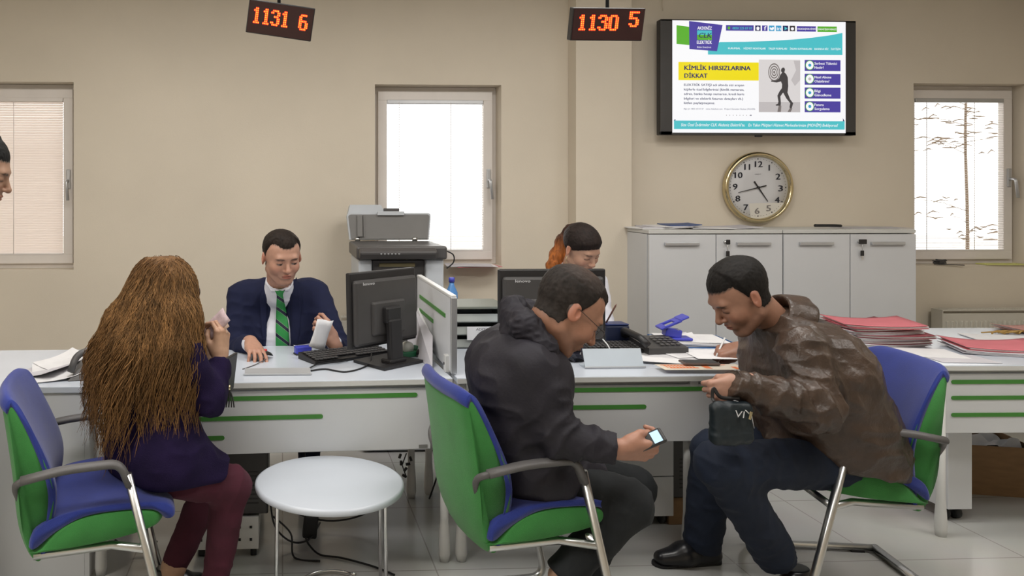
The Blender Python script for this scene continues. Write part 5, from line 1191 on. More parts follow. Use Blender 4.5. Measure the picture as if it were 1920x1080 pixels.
# ------------------------------------------------------------------ hand
def hand_geo(wrist, fwd, back, s=1.0, left=False, curls=None, thumb=None, skin=(0.5, 0.3, 0.2), spread=1.0, arm=None, ar=0.027, res=0.0024):
    """wrist point, direction of the fingers, direction of the back of the hand. curls: per finger (three bends, degrees)"""
    f_ = Vector(fwd).normalized(); z_ = Vector(back); z_ = (z_-f_*z_.dot(f_)).normalized(); y_ = z_.cross(f_)
    if left: y_ = -y_
    # local: x forward, y toward the thumb, z back of the hand
    W = Vector(wrist)
    def w(p): return W+(f_*p[0]+y_*p[1]+z_*p[2])*s
    curls = curls or [(25, 30, 20)]*4
    kn = [(0.090, 0.030, 0.0), (0.094, 0.009, 0.003), (0.090, -0.012, 0.001), (0.081, -0.031, -0.003)]
    ln = [(0.042, 0.026, 0.020), (0.046, 0.029, 0.021), (0.043, 0.027, 0.020), (0.034, 0.021, 0.018)]
    rd = [0.0092, 0.0095, 0.0090, 0.0080]; fans = [5, 1, -4, -9]
    pts = []; pal = []; fing = []
    for i in range(4):
        k = kn[i]; a = 0; yaw = math.radians(fans[i]*spread); p = Vector(k); ch = [p.copy()]; rs_ = [rd[i]*1.08]
        for q in range(3):
            a += math.radians(curls[i][q]); d = Vector((math.cos(a)*math.cos(yaw), math.sin(yaw)*math.cos(a), -math.sin(a))); p = p+d*ln[i][q]; ch.append(p.copy()); rs_.append(rd[i]*(1-0.09*(q+1)))
        fing.append(([w(c) for c in ch], [r*s for r in rs_])); pts += [w(c) for c in ch]
    th = thumb or [(0.022, 0.026, -0.008), (0.052, 0.050, -0.020), (0.080, 0.058, -0.028), (0.102, 0.058, -0.034)]
    tw = [w(t) for t in th]; pts += tw; pts.append(w((-0.03, 0, 0))); pts += ([Vector(arm)] if arm is not None else [])
    lo, hi = bbox(pts, 0.035); f = Field(lo, hi, res)
    for i in range(4):
        k = kn[i]; f.cone(w((0.008, k[1]*0.62, -0.002)), w((k[0], k[1], k[2]-0.003)), 0.0165*s, 0.0125*s, 0.012)
    f.ell(w((0.035, 0.018, -0.014)), 0.019*s, k=0.018); f.ell(w((0.035, -0.022, -0.012)), 0.016*s, k=0.018)
    f.cone(w((-0.035, 0.010, 0)), w((0.012, 0.012, 0)), 0.021*s, 0.019*s, 0.015); f.cone(w((-0.035, -0.010, 0)), w((0.012, -0.012, 0)), 0.021*s, 0.018*s, 0.015)
    if arm is not None: f.cone(arm, w((-0.02, 0, 0)), ar*s*1.15, ar*s*0.85, 0.02)
    f.cone(tw[0], tw[1], 0.0175*s, 0.0125*s, 0.014); f.cone(tw[1], tw[2], 0.0118*s, 0.0108*s, 0.004); f.cone(tw[2], tw[3], 0.0106*s, 0.0088*s, 0.004)
    for ch, rs_ in fing:
        g = f.f; 
        for q in range(3): f.cone(ch[q], ch[q+1], rs_[q], rs_[q+1], 0.0032 if q else 0.005)
    V, F = f.mesh(); V = smoothv(V, F, 1, 0.35); sk = np.array(skin); C = np.tile(sk, (len(V), 1))
    for ch, rs_ in fing+[(tw, [0.011]*4)]:
        for jn in ch[:3]:
            d = np.linalg.norm(V-A3(jn), axis=1); w_ = 0.30*np.exp(-(d/(0.011*s))**2); C = C*(1-w_[:, None])+sk*np.array((0.98, 0.66, 0.60))*w_[:, None]
        tip = ch[-1]; d = np.linalg.norm(V-A3(Vector(tip)+z_*0.007*s), axis=1); w_ = 0.5*ss(-d, -0.0085*s, -0.0065*s); C = C*(1-w_[:, None])+np.minimum(1, sk*np.array((1.25, 1.1, 1.1)))*w_[:, None]
    return V, F, C
def garment(lo_hi_pts, m, res, prims, name, material, parent, fold=None, post=None, sm=1, col=None):
    lo, hi = bbox(lo_hi_pts, m); f = Field(lo, hi, res); prims(f); V, F = f.mesh()
    if sm: V = smoothv(V, F, sm, 0.5)
    if fold: V = folds(V, F, **fold)
    if post: V = post(V, F)
    return mesh_obj(name, V, F, material, parent, col=(col(V) if callable(col) else col))
def lerp(a, b, t): return Vector(a)+(Vector(b)-Vector(a))*t
def shoe(name, heel, toe, up, parent, m, s=1.0, h=0.05):
    """shoe from heel to toe (both on the sole plane)"""
    hl, to, up = Vector(heel), Vector(toe), Vector(up).normalized(); d = (to-hl); L = d.length; d = d/L; side = up.cross(d)
    f = Field(*bbox([hl, to, hl+up*0.12], 0.07), 0.004)
    P = lambda t, z, y=0: hl+d*(L*t)+up*z+side*y
    for y in (-0.012, 0.012):
        f.cone(P(0.12, 0.034, y), P(0.55, 0.034, y), 0.030*s, 0.034*s, 0.02); f.cone(P(0.55, 0.034, y*1.4), P(0.86, 0.026, y*0.8), 0.034*s, 0.024*s, 0.02)
    f.cone(P(0.14, 0.04), P(0.18, 0.095), 0.032*s, 0.034*s, 0.02); f.cone(P(0.2, 0.075), P(0.52, 0.05), 0.034*s, 0.030*s, 0.03)
    f.half(hl+up*0.006, -up, 0.004); f.half(P(0.18, 0.105), up)
    V, F = f.mesh(); V = smoothv(V, F, 1); o = mesh_obj(name, V, F, m, parent)
    q = MB(); poly = []
    for k in range(9): a = PI/2+PI*k/8; poly.append(P(0.10, 0, 0)+d*(0.032*s*math.cos(a))+side*(0.030*s*math.sin(a)))
    for k in range(9): a = -PI/2+PI*k/8; poly.append(P(0.86, 0, 0)+d*(0.036*s*math.cos(a))+side*(0.034*s*math.sin(a)))
    n = len(poly); q.add(poly+[p+up*0.010 for p in poly], [tuple(range(n-1, -1, -1)), tuple(range(n, 2*n))]+[(i, (i+1) % n, n+(i+1) % n, n+i) for i in range(n)])
    b = q.build('sole', M_rub, o, world=True); b.matrix_parent_inverse = base_matrix(o).inverted()
    return o
# ------------------------------------------------------------------ people
M_suit = mat('navy_suit_cloth', (0.008, 0.011, 0.040), 0.85, var=0.15, vscale=30, bump=0.08, bscale=600, spec=0.3)
M_shirt = mat('white_shirt_cloth', (0.70, 0.70, 0.76), 0.75, var=0.04, vscale=20, bump=0.05, bscale=300)
M_vest = mat('black_vest_cloth', (0.014, 0.012, 0.013), 0.8, var=0.1, bump=0.05)
M_parka = mat('dark_parka_cloth', (0.017, 0.015, 0.022), 0.68, spec=0.35, var=0.25, vscale=9, bump=0.12, bscale=90)
M_trou = mat('black_trouser_cloth', (0.006, 0.008, 0.010), 0.85, var=0.15, bump=0.06)
M_denim = mat('dark_navy_trousers', (0.004, 0.010, 0.028), 0.85, var=0.2, bump=0.08, bscale=300)
M_leath = mat('brown_leather', (0.058, 0.036, 0.025), 0.40, var=0.35, vscale=12, bump=0.55, bscale=36, spec=0.5)
M_coat = mat('dark_violet_wool', (0.014, 0.008, 0.036), 0.95, var=0.3, vscale=9, bump=0.25, bscale=260, spec=0.15)
M_maro = mat('maroon_trousers', (0.062, 0.007, 0.020), 0.9, var=0.2, bump=0.08, bscale=300)
M_shoe = mat('black_shoe_leather', (0.010, 0.010, 0.013), 0.3, var=0.1)
M_tie = bpy.data.materials.new('green_striped_tie'); M_tie.use_nodes = True
nt = M_tie.node_tree; b = nt.nodes['Principled BSDF']; b.inputs['Roughness'].default_value = 0.5
tc = nt.nodes.new('ShaderNodeTexCoord'); mp_ = nt.nodes.new('ShaderNodeMapping'); mp_.inputs['Rotation'].default_value = (0, math.radians(-38), 0)
wv = nt.nodes.new('ShaderNodeTexWave'); wv.inputs['Scale'].default_value = 6.2; wv.bands_direction = 'Z'; wv.wave_profile = 'SIN'
rp = nt.nodes.new('ShaderNodeValToRGB'); rp.color_ramp.interpolation = 'CONSTANT'; els = rp.color_ramp.elements
els[0].position = 0; els[0].color = (0.006, 0.008, 0.03, 1); els[1].position = 0.16; els[1].color = (0.30, 0.42, 0.28, 1); e3 = els.new(0.21); e3.color = (0.02, 0.25, 0.055, 1)
nt.links.new(tc.outputs['Object'], mp_.inputs[0]); nt.links.new(mp_.outputs[0], wv.inputs[0]); nt.links.new(wv.outputs['Fac'], rp.inputs[0]); nt.links.new(rp.outputs[0], b.inputs['Base Color'])

def root(name, label, base, parts):
    V, F, C = join(parts); base = Vector(base)
    o = mesh_obj(name, V-A3(base), F, M_skin, None, col=C); o.location = base; return tag(o, label, 'person')
def core(pts_r, res=0.012):
    """plain body surface under the clothes: chains [(points, radii)]"""
    lo, hi = bbox([p for ch, _ in pts_r for p in ch], 0.2); f = Field(lo, hi, res)
    for ch, rs_ in pts_r: f.chain(ch, rs_, 0.03)
    V, F = f.mesh(); return V, F, np.array((0.42, 0.25, 0.17))
CAMP = Vector((0, 0, CAMZ))
def hit(f, px, py, off=0.0, y0=2.0, y1=4.4):
    """first point of a field's surface along the line of sight, lifted by off"""
    a = PX(px, py, y0); b_ = PX(px, py, y1); n = 500
    P = A3(a)[None]+np.linspace(0, 1, n)[:, None]*(A3(b_)-A3(a))[None]
    I = np.round((P-f.lo)/f.h).astype(int); ok = ((I >= 0) & (I < f.n)).all(1); I = np.clip(I, 0, f.n-1); v = np.where(ok, f.f[I[:, 0], I[:, 1], I[:, 2]], 1.0)
    w_ = np.argwhere(v < 0)
    if len(w_) == 0: return None
    k = w_[0, 0]; p = Vector(P[k]); return p-(p-CAMP).normalized()*off
def strip(f, A, B, off, th, name, m, parent, n=14, k=5, y0=2.0, y1=4.4):
    """cloth strip lying on a field between two lines of pixels"""
    def at(L, t):
        t = t*(len(L)-1); i = min(int(t), len(L)-2); u = t-i; return (L[i][0]*(1-u)+L[i+1][0]*u, L[i][1]*(1-u)+L[i+1][1]*u)
    q = MB(); vs = []; last = None
    for i in range(n):
        a, b_ = at(A, i/(n-1)), at(B, i/(n-1))
        for j in range(k):
            s_ = j/(k-1); h = hit(f, a[0]*(1-s_)+b_[0]*s_, a[1]*(1-s_)+b_[1]*s_, off, y0, y1)
            vs.append(h)
    ok = [v for v in vs if v is not None]
    if not ok: return None
    my = sorted(v.y for v in ok)[len(ok)//2]
    for i in range(n):
        for j in range(k):
            v = vs[i*k+j]
            if v is None or abs(v.y-my) > 0.12:
                cand = [w_ for w_ in ok if abs(w_.y-my) <= 0.12]; a, b_ = at(A, i/(n-1)), at(B, i/(n-1)); s_ = j/(k-1); px_, py_ = a[0]*(1-s_)+b_[0]*s_, a[1]*(1-s_)+b_[1]*s_
                p0_ = PX(px_, py_, my); near = min(cand, key=lambda w_: (w_-p0_).length); vs[i*k+j] = PX(px_, py_, near.y)
    # smooth depth
    for _ in range(2):
        nv = [v.copy() for v in vs]
        for i in range(n):
            for j in range(k):
                ys_ = [vs[a_*k+b_].y for a_ in range(max(0, i-1), min(n, i+2)) for b_ in range(max(0, j-1), min(k, j+2))]; nv[i*k+j].y = vs[i*k+j].y*0.4+0.6*sum(ys_)/len(ys_)
        vs = nv
    o_ = len(vs); fs = []; vs += [v+(v-CAMP).normalized()*(off+th) for v in vs]
    for i in range(n-1):
        for j in range(k-1): a_ = i*k+j; fs += [(a_, a_+1, a_+k+1, a_+k), (o_+a_, o_+a_+k, o_+a_+k+1, o_+a_+1)]
    for i in range(n-1): fs += [(i*k, (i+1)*k, o_+(i+1)*k, o_+i*k), ((i+1)*k-1+0, o_+(i+1)*k-1, o_+(i+2)*k-1, (i+2)*k-1)]
    for j in range(k-1): fs += [(j+1, j, o_+j, o_+j+1), ((n-1)*k+j, (n-1)*k+j+1, o_+(n-1)*k+j+1, o_+(n-1)*k+j)]
    q.add(vs, fs, None, None, True); o = q.build(name, m, parent, world=True); return o
def add_hair(hr, parent, name='hair'):
    return mesh_obj(name, hr[0], hr[1], M_hair, parent, col=hr[2])
def torso(f, levels, k=0.08):
    """levels: (centre, lateral vector, half width, radius)"""
    pr = None
    for (c, L, w_, r) in levels:
        c = Vector(c); L = Vector(L).normalized(); a, b_ = c-L*w_, c+L*w_
        if pr:
            f.cone(pr[0], a, pr[2], r, k); f.cone(pr[1], b_, pr[2], r, k); f.cone(pr[3], c, pr[2]*1.0, r*1.0, k)
        f.cone(a, b_, r, r, k); pr = (a, b_, r, c)

# ================= A: clerk in the navy suit
SKA = (0.46, 0.25, 0.175)
def person_a():
    H = PX(528, 482, 3.60); N = PX(522, 548, 3.73); sR = PX(452, 557, 3.80); sL = PX(591, 552, 3.80); X1 = (1, 0, 0)
    eR = PX(443, 650, 3.70); mpos = PZ(490, 668, DZ+0.02); wR = mpos+Vector((-0.045, 0.105, 0.035)); eL = PX(640, 662, 3.62); wL = PX(624, 640, 3.50)
    R = Rmat((0.30, -0.90, -0.30), (0.06, -0.28, 0.95))
    sk, hr = head(H, R, 0.97, N, dict(wy=1.12, skin=SKA, hair=(0.020, 0.013, 0.010), line=0.068, recess=0.013, th=0.010, ths=0.002, jaw=1.06, nose=1.0, lid=-0.002, open=True, gaze=0.003, stubble=0.22, fx=0.050, nr=0.060, quiff=0.004))
    fR = (mpos-wR+Vector((0.0, -0.05, 0.0)))
    hR = hand_geo(wR, fR, (0.1, 0.2, 1), 0.98, False, [(10, 28, 22), (14, 32, 22), (20, 36, 24), (26, 38, 26)], [(0.02, 0.028, -0.010), (0.050, 0.046, -0.018), (0.078, 0.046, -0.024), (0.100, 0.040, -0.028)], SKA, 1.2, arm=lerp(eR, wR, 0.6))
    hL = hand_geo(wL, (-0.45, -0.15, 0.80), (0.30, -0.80, 0.25), 0.98, True, [(35, 55, 30), (48, 60, 35), (55, 62, 35), (62, 62, 35)], [(0.02, 0.028, -0.014), (0.046, 0.040, -0.036), (0.070, 0.034, -0.052), (0.088, 0.024, -0.058)], SKA, 0.9, arm=lerp(eL, wL, 0.6))
    C1 = PX(522, 622, 3.84); W1 = PX(524, 700, 3.90); P1 = Vector((C1.x, 4.00, 0.56))
    kR, kL = Vector((P1.x-0.13, 3.66, 0.53)), Vector((P1.x+0.15, 3.66, 0.53)); fRt, fLt = Vector((P1.x-0.12, 3.80, 0.09)), Vector((P1.x+0.15, 3.80, 0.09))
    cr = core([([N+Vector((0, 0.055, -0.03)), C1, W1, P1], [0.035, 0.05, 0.06, 0.07]), ([sR, eR, lerp(eR, wR, .8)], [0.045, 0.035, 0.027]), ([sL, eL, lerp(eL, wL, .8)], [0.045, 0.035, 0.027]), ([P1, kR, fRt], [0.08, 0.05, 0.035]), ([P1, kL, fLt], [0.08, 0.05, 0.035])])
    o = root('person', 'clerk in a navy suit and green striped tie seated behind the left desk', (P1.x, P1.y, 0), [sk, hR, hL, cr])
    add_hair(hr, o)
    def body(f, g):
        torso(f, [(N+Vector((0, 0.04, -0.010)), X1, 0.06, 0.050+g), (lerp(sR, sL, 0.5)+Vector((0, 0.02, -0.015)), X1, 0.135, 0.066+g), (C1, X1, 0.10, 0.110+g), (W1, X1, 0.085, 0.105+g), (P1, X1, 0.085, 0.105+g)], 0.06)
    def suit(f):
        body(f, 0.006)
        for s_, e_, w_ in ((sR, eR, wR), (sL, eL, wL)):
            f.cone(s_, e_, 0.070, 0.056, 0.05); f.cone(e_, lerp(e_, w_, 0.84), 0.055, 0.042, 0.03, clip='b')
        f.cone(PX(521, 540, 3.66), PX(522, 590, 3.69), 0.054, 0.058, 0.008, 's'); f.cone(PX(522, 590, 3.69), PX(522, 720, 3.735), 0.058, 0.062, 0.008, 's')
        f.ell(N+Vector((0, -0.03, 0.055)), (0.064, 0.066, 0.045), k=0.01, mode='s')
    lo = [H, N, sR, sL, eR, eL, wR, wL, P1]
    fS = Field(*bbox(lo, 0.16), 0.0062); suit(fS); V, F = fS.mesh(); V = smoothv(V, F, 1)
    V = folds(V, F, 0.0065, 7, 1, [(eR, wR-sR, 0.10, 0.0035), (eL, wL-sL, 0.10, 0.0035), (sR, eR-sR, 0.10, 0.0015)])
    mesh_obj('suit_jacket', V, F, M_suit, o)
    fI = Field(*bbox([N, C1, W1, sR, sL], 0.14), 0.006); body(fI, -0.004)
    fI.cone(N, lerp(N, H, 0.36), 0.070, 0.066, 0.02, clip='b')
    fI.cone(H, lerp(N, H, 0.30), 0.070, 0.058, 0.002, 's'); V, F = fI.mesh(); V = smoothv(V, F, 1); V = folds(V, F, 0.002, 14, 5); sh = mesh_obj('shirt', V, F, M_shirt, o)
    # shirt cuffs
    for e_, w_ in ((eR, wR), (eL, wL)):
        d = (w_-e_).normalized(); f = Field(*bbox([w_, lerp(e_, w_, .8)], 0.06), 0.004); f.cone(lerp(e_, w_, 0.76), lerp(e_, w_, 0.955), 0.036, 0.034, 0.0, clip='ab'); V, F = f.mesh(); mesh_obj('shirt_cuff', V, F, M_shirt, o)
    # collar wings, tie, lapels laid on the surfaces
    strip(fI, [(499, 507), (503, 533), (508, 548)], [(509, 520), (518, 537), (523, 545)], 0.006, 0.004, 'shirt_collar', M_shirt, o)
    strip(fI, [(546, 520), (545, 536), (541, 546)], [(534, 530), (530, 538), (526, 545)], 0.006, 0.004, 'shirt_collar', M_shirt, o)
    t1 = strip(fI, [(513, 541), (519, 552), (518, 580), (517, 610), (517, 660), (517, 700)], [(538, 538), (530, 552), (536, 580), (541, 610), (543, 660), (543, 700)], 0.010, 0.006, 'tie', M_tie, o, n=24)
    strip(fS, [(502, 512), (487, 560), (490, 620), (499, 690)], [(507, 528), (500, 560), (500, 620), (502, 690)], 0.007, 0.006, 'lapel', M_suit, o, n=24)
    strip(fS, [(545, 530), (546, 560), (545, 620), (546, 690)], [(556, 520), (566, 560), (562, 620), (552, 690)], 0.007, 0.006, 'lapel', M_suit, o, n=24)
    def tr(f):
        for h_, k_, a_ in ((-0.09, kR, fRt), (0.09, kL, fLt)): f.cone(P1+Vector((h_, 0, -0.02)), k_, 0.095, 0.07, 0.03); f.cone(k_, a_, 0.068, 0.05, 0.03, clip='b')
    garment([P1, kR, kL, fRt, fLt], 0.13, 0.01, tr, 'trousers', M_suit, o)
    for a_ in (fRt, fLt): shoe('shoe', a_+Vector((0, 0.07, -0.085)), a_+Vector((0, -0.19, -0.085)), (0, 0, 1), o, M_shoe)
    # paper in the raised hand
    c = PX(603, 622, 3.43); q = MB(); T = Matrix.Translation(c) @ Euler((0.15, 0.25, 0.2)).to_matrix().to_4x4()
    n = 6; vs = []; fs = []
    for i in range(n):
        for j in range(n): u, v = i/(n-1)-.5, j/(n-1)-.5; vs.append((u*0.075, 0.012*math.sin(u*4+v*3), v*0.13-0.012+(0.01 if (i == n-1 and j == n-1) else 0)))
    for i in range(n-1):
        for j in range(n-1): a_ = i*n+j; fs.append((a_, a_+n, a_+n+1, a_+1))
    q.add(vs, fs, None, T, True); pp = q.build('paper_slip', M_paper); md = pp.modifiers.new('thickness', 'SOLIDIFY'); md.thickness = 0.0012
    tag(pp, 'crumpled white slip held up in the suited clerk\'s hand', 'paper')
person_a()

# ================= B: woman clerk behind the right monitor
SKB = (0.50, 0.29, 0.20)
def person_b():
    H = PX(1090, 466, 3.84); N = PX(1063, 517, 3.98); X1 = Vector((1, 0.1, 0)); sR = PX(1010, 530, 4.02); sL = PX(1120, 530, 4.00)
    eR = PX(990, 640, 3.96); wR = PX(1040, 655, 3.72); eL = PX(1139, 622, 3.92); wL = PX(1120, 655, 3.72)
    R = Rmat((0.34, -0.74, -0.52), (0.12, -0.50, 0.84))
    sk, hr = head(H, R, 0.98, N, dict(skin=SKB, hair=(0.022, 0.014, 0.012), line=0.058, th=0.009, ths=0.0035, jaw=0.93, nose=0.85, fem=1, lid=-0.003, fx=0.040, swept=0.003, fadew=0.008, nr=0.048, low=-0.02, t0=-0.02, lip=(0.38, 0.12, 0.12), soft=0.35))
    hR = hand_geo(wR, (0.5, -0.7, -0.2), (0, 0.1, 1), 0.88, False, None, None, SKB, arm=lerp(eR, wR, .6)); hL = hand_geo(wL, (-0.2, -0.75, -0.15), (0, 0.1, 1), 0.88, True, None, None, SKB, arm=lerp(eL, wL, .6))
    C1 = PX(1064, 600, 4.03); W1 = Vector((C1.x, 4.06, 0.75)); P1 = Vector((C1.x, 4.12, 0.56)); kR, kL = Vector((P1.x-0.1, 3.98, 0.5)), Vector((P1.x+0.1, 3.98, 0.5))
    kR, kL = P1+Vector((-0.10, -0.26, -0.03)), P1+Vector((0.12, -0.26, -0.03)); a1, a2 = kR+Vector((0, 0.10, -0.42)), kL+Vector((0, 0.10, -0.42))
    cr = core([([N+Vector((0, 0, -0.03)), C1, W1, P1], [0.035, 0.05, 0.06, 0.07]), ([sR, eR, wR], [0.035, 0.028, 0.02]), ([sL, eL, wL], [0.035, 0.028, 0.02]), ([P1, kR, a1], [0.07, 0.045, 0.03]), ([P1, kL, a2], [0.07, 0.045, 0.03])])
    o = root('person', 'woman clerk with an auburn, painted-backlit ponytail and black vest looking down behind the right monitor', (P1.x, P1.y, 0), [sk, hR, hL, cr]); 
    hc = hr[2]; add_hair(hr, o)
    def body(f, g): torso(f, [(N+Vector((0, 0.03, -0.03)), X1, 0.03, 0.045+g), (lerp(sR, sL, 0.5)+Vector((0, 0.02, -0.015)), X1, 0.11, 0.058+g), (C1, X1, 0.075, 0.088+g), (W1, X1, 0.06, 0.082+g), (P1, X1, 0.07, 0.10+g)], 0.05)
    def shirt(f):
        body(f, 0.0)
        for s_, e_, w_ in ((sR, eR, wR), (sL, eL, wL)): f.cone(s_, e_, 0.052, 0.046, 0.04); f.cone(e_, lerp(e_, w_, .85), 0.045, 0.034, 0.03, clip='b')
        f.cone(N, N+Vector((0.005, -0.01, 0.03)), 0.055, 0.052, 0.02); f.ell(H, 0.085, k=0, mode='s')
    garment([H, N, sR, sL, eR, eL, wR, wL, P1], 0.13, 0.0065, shirt, 'shirt', M_shirt, o, dict(amp=0.004, scale=10, seed=3, joints=[(eL, wL-sL, .1, .003)]))
    def vest(f):
        body(f, 0.008); d = (sL-sR).normalized(); f.half(sR+Vector((0.012, 0, 0)), (-1, 0, 0), 0.01); f.half(sL-Vector((0.012, 0, 0)), (1, 0, 0), 0.01)
        f.cone(PX(1072, 500, 3.86), PX(1066, 590, 3.90), 0.055, 0.03, 0.01, 's'); f.ell(N+Vector((0, 0, 0.05)), 0.075, k=0.01, mode='s')
    garment([N, sR, sL, C1, W1, P1], 0.13, 0.0065, vest, 'vest', M_vest, o, dict(amp=0.002, scale=10, seed=6))
    def tr(f):
        for h_, k_, a_ in ((-0.08, kR, a1), (0.08, kL, a2)): f.cone(P1+Vector((h_, 0, -0.02)), k_, 0.088, 0.062, 0.03); f.cone(k_, a_, 0.06, 0.045, 0.03, clip='b')
    garment([P1, kR, kL, a1, a2], 0.12, 0.01, tr, 'trousers', M_vest, o)
    for a_ in (a1, a2): shoe('shoe', Vector((a_.x, a_.y+0.05, 0.0)), Vector((a_.x, a_.y-0.17, 0.0)), (0, 0, 1), o, M_shoe, 0.85)
    # ponytail; window backlight is painted in as the orange lower part
    pts = [PX(1083, 428, 3.95), PX(1070, 432, 4.0), PX(1056, 452, 4.02), PX(1046, 478, 4.02), PX(1038, 500, 4.0), PX(1034, 518, 3.98)]; rs_ = [0.022, 0.030, 0.034, 0.040, 0.036, 0.012]
    lo, hi = bbox(pts, 0.07); f = Field(lo, hi, 0.0035); f.chain(pts, rs_, 0.02); V, F = f.mesh(); N_ = vnormals(V, F); V = V+N_*(0.0035*noise3(V*np.array((1, 1, 0.25)), 110, 2)+0.003*noise3(V*np.array((1, 1, 0.3)), 45, 3))[:, None]
    t = ss(-V[:, 2], -pts[1].z, -pts[3].z); nz_ = noise3(V*np.array((1, 1, 0.2)), 120, 5)
    C = np.array((0.05, 0.022, 0.014))*(1-t[:, None])+np.array((0.42, 0.13, 0.03))*t[:, None]; C = np.clip(C*(1+0.5*nz_[:, None]), 0, 1)
    mesh_obj('ponytail', V, F, M_hair, o, col=C)
    q = MB(); p = pts[0]; q.tube([p+Vector((0.02*math.cos(a_), 0.0, 0.02*math.sin(a_))) for a_ in [k*PI/8 for k in range(16)]], 0.005, n=8, closed=True); q.build('hair_band', mat('grey_band', (0.3, 0.28, 0.26), 0.5), o, world=True)
    er = H+R @ Vector((0.0, -0.082, -0.035)); q = MB(); q.tube([er, er+Vector((-0.002, 0, -0.04))], 0.0016, n=6); q.bm((lambda b_: (bmesh.ops.create_icosphere(b_, subdivisions=2, radius=0.005), b_)[1])(bmesh.new()), None, Matrix.Translation(er+Vector((-0.002, 0, -0.042)))); q.build('earring', M_gold, o, world=True)
    q = MB(); a, c = PX(1136, 606, 3.66), PX(1156, 570, 3.64); q.tube([a, lerp(a, c, 0.9), c], [0.004, 0.004, 0.001], n=8); tag(q.build('pen', mat('brown_pen', (0.16, 0.07, 0.05), 0.4)), 'brown pen pointing up beside the right monitor edge', 'pen')
person_b()

